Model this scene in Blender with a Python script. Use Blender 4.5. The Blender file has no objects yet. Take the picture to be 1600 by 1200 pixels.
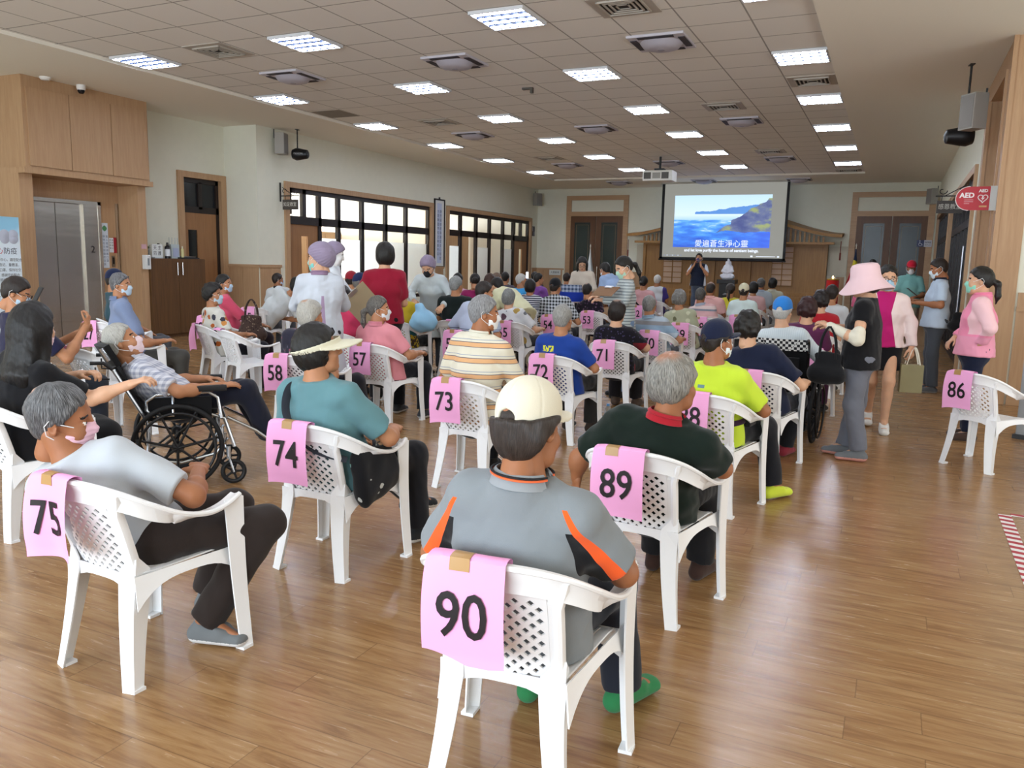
import bpy, bmesh, math, random
import numpy as np
from mathutils import Matrix, Vector
sc = bpy.context.scene
COL = sc.collection
PI = math.pi
# ---------------------------------------------------------------- camera
CAM_H = 1.55
YAW, PITCH, ROLL, FPX = 0.437462, 0.149055, -0.0225194, 1257.557
def cam_axes(y, p, r):
    cy, sy = math.cos(y), math.sin(y)
    f = np.array([-sy * math.cos(p), cy * math.cos(p), -math.sin(p)])
    rt = np.array([cy, sy, 0.0]); dn = np.cross(f, rt)
    c, s = math.cos(r), math.sin(r)
    return np.array([c * rt + s * dn, -s * rt + c * dn, f])
AX = cam_axes(YAW, PITCH, ROLL)
cam = bpy.data.cameras.new('camera')
camo = bpy.data.objects.new('camera', cam); COL.objects.link(camo)
cam.sensor_fit = 'HORIZONTAL'; cam.sensor_width = 36.0; cam.lens = FPX / 1600 * 36
cam.clip_start = 0.05; cam.clip_end = 200
mw = Matrix.Identity(4)
for i in range(3):
    mw[i][0] = AX[0][i]; mw[i][1] = -AX[1][i]; mw[i][2] = -AX[2][i]
mw[0][3], mw[1][3], mw[2][3] = 0, 0, CAM_H
camo.matrix_world = mw
sc.camera = camo
# ---------------------------------------------------------------- world, view, main lights
sc.view_settings.view_transform = 'Standard'
sc.view_settings.look = 'None'
sc.view_settings.gamma = 1.0
sc.view_settings.use_curve_mapping = False
sc.view_settings.exposure = 0.7
sc.cycles.use_denoising = True
sc.cycles.max_bounces = 8
sc.cycles.diffuse_bounces = 4
sc.cycles.sample_clamp_indirect = 6.0
w = bpy.data.worlds.new('world'); sc.world = w; w.use_nodes = True
w.node_tree.nodes['Background'].inputs[0].default_value = (0.75, 0.85, 1.0, 1)
w.node_tree.nodes['Background'].inputs[1].default_value = 1.0
def area(name, loc, rot, sx, sy, power, color):
    l = bpy.data.lights.new(name, 'AREA'); l.shape = 'RECTANGLE'; l.size = sx; l.size_y = sy
    l.energy = power; l.color = color
    o = bpy.data.objects.new(name, l); COL.objects.link(o)
    o.location = loc; o.rotation_euler = rot
    return o
# daylight through the glass front behind the camera and into the classrooms
area('daylight_entrance', (-4.5, -5.4, 1.9), (PI / 2, 0, 0), 11.0, 2.9, 600, (0.80, 0.91, 1.0))
area('daylight_classroom', (-19.6, 18.0, 1.9), (PI / 2, 0, -PI / 2), 13.0, 2.6, 1500, (0.9, 0.96, 1.0))
area('daylight_lobby_fill', (5.7, 4.5, 1.7), (PI / 2, 0, PI / 2), 9.0, 2.4, 150, (.95, .97, 1.0))  # unseen lobby daylight on the right, added to lighten the plain ceiling border
# ---------------------------------------------------------------- geometry of the view: pixel -> point on a plane
def ray(px, py):
    return AX.T @ np.array([(px - 800) / FPX, (py - 600) / FPX, 1.0])
C0 = np.array([0, 0, CAM_H])
def atz(px, py, zz=0.0):
    d = ray(px, py); return C0 + d * ((zz - CAM_H) / d[2])
def atx(px, py, xx):
    d = ray(px, py); return C0 + d * (xx / d[0])
def aty(px, py, yy):
    d = ray(px, py); return C0 + d * (yy / d[1])
def atd(px, py, dist):
    d = ray(px, py); return C0 + d * (dist / math.hypot(d[0], d[1]))
# ---------------------------------------------------------------- tagging
def tag(o, label=None, cat=None, group=None, kind=None):
    if label: o['label'] = label
    if cat: o['category'] = cat
    if group: o['group'] = group
    if kind: o['kind'] = kind
    return o
def empty(name, loc=(0, 0, 0), rz=0.0, label=None, cat=None, group=None):
    o = bpy.data.objects.new(name, None); COL.objects.link(o)
    o.location = loc; o.rotation_euler = (0, 0, rz); o.empty_display_size = 0.1
    return tag(o, label, cat, group)
def mesh_np(name, V, F, mats, parent=None, fmat=None, smooth=True):
    """V (n,3), F list/array of faces -> linked mesh object"""
    me = bpy.data.meshes.new(name)
    V = np.asarray(V, np.float32)
    if isinstance(F, np.ndarray):
        n, k = F.shape
        me.vertices.add(len(V)); me.vertices.foreach_set('co', V.ravel())
        me.loops.add(n * k); me.loops.foreach_set('vertex_index', F.astype(np.int32).ravel())
        me.polygons.add(n)
        me.polygons.foreach_set('loop_start', (np.arange(n) * k).astype(np.int32))
        me.polygons.foreach_set('loop_total', np.full(n, k, np.int32))
    else:
        me.from_pydata([tuple(map(float, v)) for v in V], [], [tuple(f) for f in F])
    if not isinstance(mats, (list, tuple)): mats = [mats]
    for m in mats: me.materials.append(m)
    if fmat is not None: me.polygons.foreach_set('material_index', np.asarray(fmat, np.int32))
    if smooth: me.polygons.foreach_set('use_smooth', np.ones(len(me.polygons), bool))
    me.update(calc_edges=True); me.validate()
    o = bpy.data.objects.new(name, me); COL.objects.link(o)
    if parent is not None: o.parent = parent
    return o
class MB:
    """collects boxes, tubes, sweeps and lathes; build() links them as one mesh"""
    def __init__(s): s.V = []; s.F = []; s.M = []; s.n = 0
    def add(s, V, F, m=0):
        V = np.asarray(V, float)
        s.V.append(V); s.F += [tuple(int(i) + s.n for i in f) for f in F]; s.M += [m] * len(F); s.n += len(V)
        return s
    def box(s, lo, hi, m=0, T=None):
        (a, b, c), (d, e, f) = lo, hi
        V = np.array([(a, b, c), (d, b, c), (d, e, c), (a, e, c), (a, b, f), (d, b, f), (d, e, f), (a, e, f)], float)
        if T is not None: V = (np.c_[V, np.ones(8)] @ np.array(T).T)[:, :3]
        return s.add(V, [(0, 3, 2, 1), (4, 5, 6, 7), (0, 1, 5, 4), (1, 2, 6, 5), (2, 3, 7, 6), (3, 0, 4, 7)], m)
    def sweep(s, P, R, seg=8, m=0, cap=True, closed=False, up=None):
        """round tube through P with radii R (scalar, list, or list of (a,b))"""
        P = np.asarray(P, float); n = len(P)
        if np.isscalar(R): R = [R] * n
        T = np.gradient(P, axis=0) if not closed else (np.roll(P, -1, 0) - np.roll(P, 1, 0))
        T /= np.linalg.norm(T, axis=1)[:, None] + 1e-12
        u = np.array(up if up is not None else ((0, 0, 1) if abs(T[0][2]) < .9 else (1, 0, 0)), float)
        V = []
        for i in range(n):
            u = u - T[i] * (u @ T[i]); u /= np.linalg.norm(u) + 1e-12
            v = np.cross(T[i], u)
            ra, rb = (R[i], R[i]) if np.isscalar(R[i]) else R[i]
            for k in range(seg):
                a = 2 * PI * k / seg
                V.append(P[i] + u * ra * math.cos(a) + v * rb * math.sin(a))
        F = []
        for i in range(n if closed else n - 1):
            j = (i + 1) % n
            for k in range(seg):
                l = (k + 1) % seg
                F.append((i * seg + k, i * seg + l, j * seg + l, j * seg + k))
        if cap and not closed:
            F.append(tuple(range(seg))[::-1]); F.append(tuple((n - 1) * seg + k for k in range(seg)))
        return s.add(V, F, m)
    def tube(s, a, b, r, r2=None, seg=10, m=0):
        return s.sweep([a, b], [r, r if r2 is None else r2], seg, m)
    def lathe(s, prof, seg=24, m=0, c=(0, 0, 0), axis='z', cap=True):
        V = []; n = len(prof)
        for r, z in prof:
            for k in range(seg):
                a = 2 * PI * k / seg
                q = (r * math.cos(a), r * math.sin(a), z)
                if axis == 'x': q = (q[2], q[0], q[1])
                if axis == 'y': q = (q[0], q[2], q[1])
                V.append((q[0] + c[0], q[1] + c[1], q[2] + c[2]))
        F = [(i * seg + k, i * seg + (k + 1) % seg, (i + 1) * seg + (k + 1) % seg, (i + 1) * seg + k) for i in range(n - 1) for k in range(seg)]
        if cap: F += [tuple(range(seg))[::-1], tuple((n - 1) * seg + k for k in range(seg))]
        return s.add(V, F, m)
    def grid(s, fn, nu, nv, m=0, thick=0.0, nrm=None):
        """surface fn(u,v), u,v in 0..1; thick gives it a back"""
        us = np.linspace(0, 1, nu + 1); vs = np.linspace(0, 1, nv + 1)
        P = np.array([[fn(u, v) for v in vs] for u in us], float)
        W = nv + 1
        F = [(i * W + j, (i + 1) * W + j, (i + 1) * W + j + 1, i * W + j + 1) for i in range(nu) for j in range(nv)]
        V = P.reshape(-1, 3)
        if thick:
            du = np.gradient(P, axis=0); dv = np.gradient(P, axis=1)
            N = np.cross(du, dv); N /= np.linalg.norm(N, axis=2)[:, :, None] + 1e-12
            B = (P - N * thick).reshape(-1, 3); o = len(V)
            F += [tuple(o + i for i in f[::-1]) for f in F]
            ring = [i * W for i in range(nu)] + [nu * W + j for j in range(nv)] + [i * W + nv for i in range(nu, 0, -1)] + [j for j in range(nv, 0, -1)]
            F += [(ring[(k + 1) % len(ring)], ring[k], o + ring[k], o + ring[(k + 1) % len(ring)]) for k in range(len(ring))]
            V = np.vstack([V, B])
        return s.add(V, F, m)
    def prism(s, poly, f0, f1, m=0):
        """extrude polygon: f0,f1 map 2-D point to 3-D ends"""
        n = len(poly)
        V = [f0(*p) for p in poly] + [f1(*p) for p in poly]
        return s.add(V, [tuple(range(n))[::-1], tuple(range(n, 2 * n))] + [(i, (i + 1) % n, n + (i + 1) % n, n + i) for i in range(n)], m)
    def build(s, name, mats, parent=None, smooth=False, bevel=0.0, fix=True):
        o = mesh_np(name, np.vstack(s.V), s.F, mats, parent, s.M, smooth)
        if fix or bevel:
            bm = bmesh.new(); bm.from_mesh(o.data)
            if bevel:
                bmesh.ops.bevel(bm, geom=bm.edges[:], offset=bevel, segments=2, affect='EDGES', profile=.7)
            bmesh.ops.recalc_face_normals(bm, faces=bm.faces[:])
            bm.to_mesh(o.data); bm.free()
        if smooth: shade_auto(o)
        return o
def shade_auto(o, ang=40):
    me = o.data
    me.polygons.foreach_set('use_smooth', np.ones(len(me.polygons), bool))
    bm = bmesh.new(); bm.from_mesh(me); c = math.radians(ang)
    for e in bm.edges:
        if len(e.link_faces) == 2 and e.calc_face_angle(0) > c: e.smooth = False
    bm.to_mesh(me); bm.free()
def boxo(name, lo, hi, mat, parent=None, bevel=0.0):
    return MB().box(lo, hi).build(name, mat, parent, bevel=bevel)
def struct(name, o):
    o.name = name; o['kind'] = 'structure'; return o
# ---------------------------------------------------------------- materials
def s2l(c):
    if isinstance(c, str): c = [int(c[i:i + 2], 16) / 255 for i in (0, 2, 4)]
    return tuple((x / 12.92 if x <= .04045 else ((x + .055) / 1.055) ** 2.4) for x in c[:3]) + (1.0,)
class X:
    """a value socket with arithmetic, so patterns read as formulas"""
    nt = None
    def __init__(s, k): s.k = k
    @staticmethod
    def op(f, *a):
        n = X.nt.nodes.new('ShaderNodeMath'); n.operation = f
        for i, v in enumerate(a):
            if isinstance(v, X): X.nt.links.new(v.k, n.inputs[i])
            else: n.inputs[i].default_value = float(v)
        return X(n.outputs[0])
    def __add__(s, o): return X.op('ADD', s, o)
    __radd__ = __add__
    def __sub__(s, o): return X.op('SUBTRACT', s, o)
    def __rsub__(s, o): return X.op('SUBTRACT', o, s)
    def __mul__(s, o): return X.op('MULTIPLY', s, o)
    __rmul__ = __mul__
    def __truediv__(s, o): return X.op('DIVIDE', s, o)
    def __gt__(s, o): return X.op('GREATER_THAN', s, o)
    def __lt__(s, o): return X.op('LESS_THAN', s, o)
    def __abs__(s): return X.op('ABSOLUTE', s)
    def fract(s): return X.op('FRACT', s)
    def floor(s): return X.op('FLOOR', s)
    def sin(s): return X.op('SINE', s)
    def max(s, o): return X.op('MAXIMUM', s, o)
    def min(s, o): return X.op('MINIMUM', s, o)
    def sqrt(s): return X.op('SQRT', s)
    def ss(s, a, b):
        n = X.nt.nodes.new('ShaderNodeMapRange'); n.interpolation_type = 'SMOOTHSTEP'
        X.nt.links.new(s.k, n.inputs[0]); n.inputs[1].default_value = a; n.inputs[2].default_value = b
        return X(n.outputs[0])
class Mt:
    """material under construction"""
    def __init__(s, name, color='808080', rough=.6, metal=0.0, spec=.4):
        s.m = bpy.data.materials.new(name); s.m.use_nodes = True
        s.nt = s.m.node_tree; X.nt = s.nt
        s.b = s.nt.nodes['Principled BSDF']
        s.b.inputs['Roughness'].default_value = rough; s.b.inputs['Metallic'].default_value = metal
        s.b.inputs['Specular IOR Level'].default_value = spec
        s.b.inputs['Base Color'].default_value = s2l(color)
        s.c = s2l(color)
    def node(s, t, **k):
        n = s.nt.nodes.new(t)
        for a, v in k.items(): setattr(n, a, v)
        return n
    def xyz(s, kind='Object', vec=False):
        t = s.node('ShaderNodeTexCoord'); sp = s.node('ShaderNodeSeparateXYZ')
        s.nt.links.new(t.outputs[kind], sp.inputs[0])
        r = X(sp.outputs[0]), X(sp.outputs[1]), X(sp.outputs[2])
        return r + (t.outputs[kind],) if vec else r
    def comb(s, *a):
        n = s.node('ShaderNodeCombineXYZ')
        for i, v in enumerate(a):
            if isinstance(v, X): s.nt.links.new(v.k, n.inputs[i])
            else: n.inputs[i].default_value = v
        return n.outputs[0]
    def noise(s, vec, scale=5, detail=3, rough=.5, dist=0.0):
        n = s.node('ShaderNodeTexNoise'); s.nt.links.new(vec, n.inputs['Vector'])
        n.inputs['Scale'].default_value = scale; n.inputs['Detail'].default_value = detail
        n.inputs['Roughness'].default_value = rough; n.inputs['Distortion'].default_value = dist
        return X(n.outputs[0])
    def vor(s, vec, scale=5, out='Distance'):
        n = s.node('ShaderNodeTexVoronoi'); s.nt.links.new(vec, n.inputs['Vector']); n.inputs['Scale'].default_value = scale
        return X(n.outputs[out]) if out == 'Distance' else n.outputs[out]
    def mix(s, f, a, b):
        n = s.node('ShaderNodeMix', data_type='RGBA')
        for i, v in ((0, f), (6, a), (7, b)):
            if isinstance(v, X): s.nt.links.new(v.k, n.inputs[i])
            elif isinstance(v, (int, float)): n.inputs[i].default_value = v
            elif isinstance(v, (str, tuple)): n.inputs[i].default_value = s2l(v) if isinstance(v, str) else v
            else: s.nt.links.new(v, n.inputs[i])
        return n.outputs[2]
    def ramp(s, f, stops, const=True):
        n = s.node('ShaderNodeValToRGB'); cr = n.color_ramp
        cr.interpolation = 'CONSTANT' if const else 'LINEAR'
        while len(cr.elements) < len(stops): cr.elements.new(.5)
        for e, (p, c) in zip(cr.elements, stops): e.position = p; e.color = s2l(c)
        s.nt.links.new(f.k, n.inputs[0]); return n.outputs[0]
    def col(s, sock):
        if isinstance(sock, tuple): s.b.inputs['Base Color'].default_value = sock
        else: s.nt.links.new(sock, s.b.inputs['Base Color'])
        return s
    def set(s, inp, v):
        if isinstance(v, X): s.nt.links.new(v.k, s.b.inputs[inp])
        else: s.b.inputs[inp].default_value = v
        return s
    def bump(s, h, strength=.3, dist=.01):
        n = s.node('ShaderNodeBump'); n.inputs['Strength'].default_value = strength; n.inputs['Distance'].default_value = dist
        s.nt.links.new(h.k, n.inputs['Height']); s.nt.links.new(n.outputs[0], s.b.inputs['Normal']); return s
MC = {}
def plain(color, rough=.6, metal=0.0, spec=.4, var=0.0):
    k = (color, rough, metal, spec, var)
    if k not in MC:
        t = Mt('paint_' + color, color, rough, metal, spec)
        if var:
            x, y, z, v = t.xyz(vec=True)
            c = [int(color[i:i + 2], 16) / 255 for i in (0, 2, 4)]
            d = tuple(max(0, q * (1 - var)) for q in c); e = tuple(min(1, q * (1 + var * .6)) for q in c)
            t.col(t.mix(t.noise(v, 6, 4), s2l(d), s2l(e)))
        MC[k] = t.m
    return MC[k]
def cloth(color, pat=None, rough=.9):
    k = ('cloth', color, rough)
    if pat is None and k in MC: return MC[k]
    t = Mt('cloth_' + color, color, rough, 0, .15)
    x, y, z, v = t.xyz(vec=True)
    base = pat(t, x, y, z, v) if pat else t.c
    n = t.noise(v, 9, 4)
    t.col(base)
    t.bump(t.noise(v, 420, 2) * .3 + n, .25, .006)
    t.set('Sheen Weight', .15)
    if pat is None: MC[k] = t.m
    return t.m
def emit(color, strength, name='glow'):
    t = Mt(name, '000000', .5)
    t.b.inputs['Emission Color'].default_value = s2l(color); t.b.inputs['Emission Strength'].default_value = strength
    return t.m
# ---------------------------------------------------------------- soft-body modelling: blended distance fields meshed with surface nets
f4 = np.float32
def sstep(d): return d
class Field:
    def __init__(s, lo, hi, h):
        s.h = h; s.lo = np.array(lo, float) - 2 * h
        s.n = np.ceil((np.array(hi, float) + 2 * h - s.lo) / h).astype(int) + 1
        s.ax = [(s.lo[i] + h * np.arange(s.n[i])).astype(f4) for i in range(3)]
        s.D = np.full(s.n, .5, f4)
    def blk(s, lo, hi):
        a = np.clip(np.floor((np.array(lo) - s.lo) / s.h).astype(int), 0, s.n); b = np.clip(np.ceil((np.array(hi) - s.lo) / s.h).astype(int) + 1, 0, s.n)
        sl = tuple(slice(i, j) for i, j in zip(a, b))
        g = s.ax[0][sl[0]][:, None, None], s.ax[1][sl[1]][None, :, None], s.ax[2][sl[2]][None, None, :]
        return sl, g
    def put(s, fn, lo, hi, k=.02, op='u'):
        pad = k + 4 * s.h
        sl, g = s.blk(np.array(lo) - pad, np.array(hi) + pad)
        A = s.D[sl]
        if A.size == 0: return s
        B = fn(*g).astype(f4)
        s.D[sl] = {'u': smin, 's': lambda a, b, k: -smin(-a, b, k), 'i': lambda a, b, k: -smin(-a, -b, k)}[op](A, B, k)
        return s
    # primitives -------------------------------------------------
    def ecap(s, a, b, ra, rb, k=.02, side=(1, 0, 0), op='u', clip=()):
        """elliptic cone segment a->b; ra, rb = radius or (lateral, depth)"""
        a = np.array(a, float); b = np.array(b, float)
        ra = (ra, ra) if np.isscalar(ra) else ra; rb = (rb, rb) if np.isscalar(rb) else rb
        L = np.linalg.norm(b - a) + 1e-9; w_ = (b - a) / L
        sd = np.array(side, float); sd = sd - w_ * (sd @ w_)
        if np.linalg.norm(sd) < 1e-3: sd = np.cross(w_, (0, 0, 1.0))
        sd /= np.linalg.norm(sd); v = np.cross(w_, sd)
        def fn(x, y, z):
            x, y, z = x - f4(a[0]), y - f4(a[1]), z - f4(a[2])
            q = x * f4(w_[0]) + y * f4(w_[1]) + z * f4(w_[2]); t = np.clip(q / f4(L), 0, 1)
            e = q - t * f4(L)
            r1 = ra[0] + (rb[0] - ra[0]) * t; r2 = ra[1] + (rb[1] - ra[1]) * t; rm = np.minimum(r1, r2)
            p = x * f4(sd[0]) + y * f4(sd[1]) + z * f4(sd[2]); r = x * f4(v[0]) + y * f4(v[1]) + z * f4(v[2])
            d = (np.sqrt((p / r1) ** 2 + (r / r2) ** 2 + (e / rm) ** 2) - 1) * rm
            for (c, n_) in clip:
                n_ = np.array(n_, float) / np.linalg.norm(n_); c = np.array(c, float) - a
                d = -smin(-d, -((x - f4(c[0])) * f4(n_[0]) + (y - f4(c[1])) * f4(n_[1]) + (z - f4(c[2])) * f4(n_[2])), .006)
            return d
        m = max(max(ra), max(rb))
        return s.put(fn, np.minimum(a, b) - m, np.maximum(a, b) + m, k, op)
    def ell(s, c, r, k=.02, op='u', R=None):
        c = np.array(c, float); r = np.array(r, float)
        def fn(x, y, z):
            x, y, z = x - f4(c[0]), y - f4(c[1]), z - f4(c[2])
            if R is not None:
                x, y, z = (x * f4(R[0][i]) + y * f4(R[1][i]) + z * f4(R[2][i]) for i in range(3))
            k0 = np.sqrt((x / r[0]) ** 2 + (y / r[1]) ** 2 + (z / r[2]) ** 2)
            k1 = np.sqrt((x / r[0] ** 2) ** 2 + (y / r[1] ** 2) ** 2 + (z / r[2] ** 2) ** 2) + 1e-6
            return k0 * (k0 - 1) / k1
        m = r if R is None else np.full(3, r.max())
        return s.put(fn, c - m, c + m, k, op)
    def cut(s, fn, k=.006):
        """keep fn<0"""
        g = s.ax[0][:, None, None], s.ax[1][None, :, None], s.ax[2][None, None, :]
        s.D = -smin(-s.D, -np.broadcast_to(fn(*g), s.D.shape).astype(f4), k); return s
    def wob(s, amp, freq, seed=0, n=5, st=(1, 1, 1)):
        rs = np.random.RandomState(seed)
        g = s.ax[0][:, None, None], s.ax[1][None, :, None], s.ax[2][None, None, :]
        A = 0
        for i in range(n):
            d = rs.normal(size=3) * np.array(st); d *= freq * (.6 + .9 * rs.rand()) / np.linalg.norm(d)
            A = A + np.sin(f4(d[0]) * g[0] + f4(d[1]) * g[1] + f4(d[2]) * g[2] + f4(6.28 * rs.rand()) + 1.2 * np.sin(f4(d[1]) * g[0] * .7 + f4(d[2]) * g[1] * .5))
        s.D = s.D + f4(amp / n * 1.6) * A; return s
    def nets(s):
        D = s.D; D[0] = D[-1] = .1; D[:, 0] = D[:, -1] = .1; D[:, :, 0] = D[:, :, -1] = .1
        I = D < 0
        nx, ny, nz = D.shape
        c = np.zeros((nx - 1, ny - 1, nz - 1), np.int8)
        for i in (0, 1):
            for j in (0, 1):
                for k in (0, 1): c += I[i:nx - 1 + i, j:ny - 1 + j, k:nz - 1 + k]
        act = (c > 0) & (c < 8); idx = np.argwhere(act)
        vid = np.full(c.shape, -1, np.int32); vid[act] = np.arange(len(idx))
        P = np.zeros((len(idx), 3)); N = np.zeros(len(idx))
        for ax in range(3):
            o = [q for q in range(3) if q != ax]
            for u in (0, 1):
                for v in (0, 1):
                    a = np.zeros(3, int); a[o[0]] = u; a[o[1]] = v; b = a.copy(); b[ax] = 1
                    da = D[tuple((idx + a).T)]; db = D[tuple((idx + b).T)]
                    m = (da < 0) != (db < 0); t = np.where(m, da / np.where(m, da - db, 1), 0)
                    q = np.repeat(a[None].astype(float), len(idx), 0); q[:, ax] = t
                    P += q * m[:, None]; N += m
        V = s.lo + (idx + P / N[:, None]) * s.h
        F = []
        for ax in range(3):
            o = [(ax + 1) % 3, (ax + 2) % 3]
            sl0 = [slice(1, -1)] * 3; sl1 = [slice(1, -1)] * 3
            sl0[ax] = slice(0, -1); sl1[ax] = slice(1, None)
            a, b = I[tuple(sl0)], I[tuple(sl1)]
            for sg in (0, 1):
                E = np.argwhere((a & ~b) if sg else (~a & b))
                off = np.ones(3, int); off[ax] = 0; E = E + off
                q = []
                for (u, v) in ((1, 1), (0, 1), (0, 0), (1, 0)):
                    e = E.copy(); e[:, o[0]] -= u; e[:, o[1]] -= v; q.append(vid[tuple(e.T)])
                q = np.stack(q, 1)
                F.append(q if sg else q[:, ::-1])
        return V, np.vstack(F)
def smin(a, b, k):
    if k <= 0: return np.minimum(a, b)
    h = np.maximum(k - np.abs(a - b), 0) / k
    return np.minimum(a, b) - h * h * k * f4(.25)
def Rz(a): c, s = math.cos(a), math.sin(a); return np.array([(c, -s, 0), (s, c, 0), (0, 0, 1.0)])
def Rx(a): c, s = math.cos(a), math.sin(a); return np.array([(1.0, 0, 0), (0, c, -s), (0, s, c)])
def Ry(a): c, s = math.cos(a), math.sin(a); return np.array([(c, 0, s), (0, 1.0, 0), (-s, 0, c)])
CACHE = {}
def cached(f):
    def g(*a):
        k = (f.__name__,) + a
        if k not in CACHE: CACHE[k] = f(*a)
        return CACHE[k]
    return g
# ---------------------------------------------------------------- head, hand, hair, hats in their own frames (face looks along +y)
def skull(F, t=0.0, k=.03):
    F.ell((0, -.012, .035), (.077 + t, .097 + t, .092 + t), k)
    return F
@cached
def head_geo(h):
    F = Field((-.11, -.13, -.15), (.11, .14, .15), h); skull(F)
    F.ell((0, .022, -.04), (.060, .070, .078), .04)
    F.ecap((-.03, .045, -.085), (.03, .045, -.085), .026, .026, .04)
    F.ell((0, .066, -.1), (.022, .02, .017), .03)
    F.ecap((-.034, .076, .022), (.034, .076, .022), .012, .012, .02)
    for s in (-1, 1):
        F.ell((s * .032, .092, .003), (.017, .014, .012), .015, 's')
        F.ell((s * .032, .079, .003), (.0125, .0125, .0115), .004)
        F.ell((s * .038, .066, -.035), (.024, .022, .022), .03)
        F.ell((s * .079, -.008, -.008), (.009, .019, .032), .008, R=Rz(-s * .45) @ Rx(.15))
        F.ell((s * .086, -.004, -.004), (.005, .010, .018), .006, 's')
    F.ecap((0, .09, .012), (0, .108, -.026), .008, .0125, .014)
    for s in (-1, 1): F.ell((s * .012, .099, -.030), (.009, .010, .008), .01)
    F.ecap((-.018, .086, -.058), (.018, .086, -.058), .0065, .0065, .008)
    F.ecap((-.016, .084, -.071), (.016, .084, -.071), .007, .007, .008)
    F.ecap((0, -.02, -.06), (0, -.035, -.135), .050, .052, .03)
    V, Q = F.nets()
    c = V[Q].mean(1); m = np.zeros(len(Q), int)
    for s in (-1, 1):
        r = np.hypot(c[:, 0] - s * .032, c[:, 2] - .003)
        m[(r < .0125) & (abs(c[:, 2] - .003) < .0055) & (c[:, 1] > .08)] = 1
        m[(r < .0062) & (c[:, 1] > .08)] = 2
        m[(abs(abs(c[:, 0]) - .033) < .017) & (abs(c[:, 2] - .027 + (abs(c[:, 0]) - .03) * .15) < .0042) & (c[:, 1] > .06)] = 2
    m[(abs(c[:, 0]) < .020) & (c[:, 2] < -.053) & (c[:, 2] > -.075 + abs(c[:, 0]) * .5) & (c[:, 1] > .084)] = 3
    return V, Q, m
@cached
def hand_geo(curl, h):
    """right hand, wrist at 0, fingers +y, back of the hand +z, thumb on -x"""
    F = Field((-.085, -.05, -.12), (.06, .2, .05), h)
    F.ecap((0, -.04, 0), (0, .01, 0), (.027, .021), (.027, .019), .015)
    F.ecap((0, .01, 0), (0, .075, 0), (.030, .016), (.040, .0135), .02)
    for i, (x, L) in enumerate(((-.029, .075), (-.010, .083), (.010, .077), (.028, .060))):
        p = np.array((x, .074 - .004 * abs(i - 1), .001)); a = .10 + .75 * curl; dx = (x) * .9 * (1 - curl)
        for j, (q, r0, r1) in enumerate(((.46, .0095, .0085), (.30, .0085, .0078), (.24, .0078, .0066))):
            d = np.array((dx, math.cos(a), -math.sin(a))); d /= np.linalg.norm(d)
            e = p + d * L * q; F.ecap(p, e, r0, r1, .006); p = e; a += .12 + 1.0 * curl
    p = np.array((-.024, .018, -.004)); d = np.array((-.72, .66, -.22 - .25 * curl)); d /= np.linalg.norm(d)
    F.ecap(p, p + d * .04, .014, .0105, .012); p = p + d * .04
    d = np.array((-.35 + .5 * curl, .9, -.25 - .4 * curl)); d /= np.linalg.norm(d)
    F.ecap(p, p + d * .03, .0103, .0095, .005); p = p + d * .03; F.ecap(p, p + d * .023, .0095, .0075, .005)
    return F.nets()
def itp(v, xs, ys): return np.interp(v, xs, ys).astype(f4)
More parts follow.
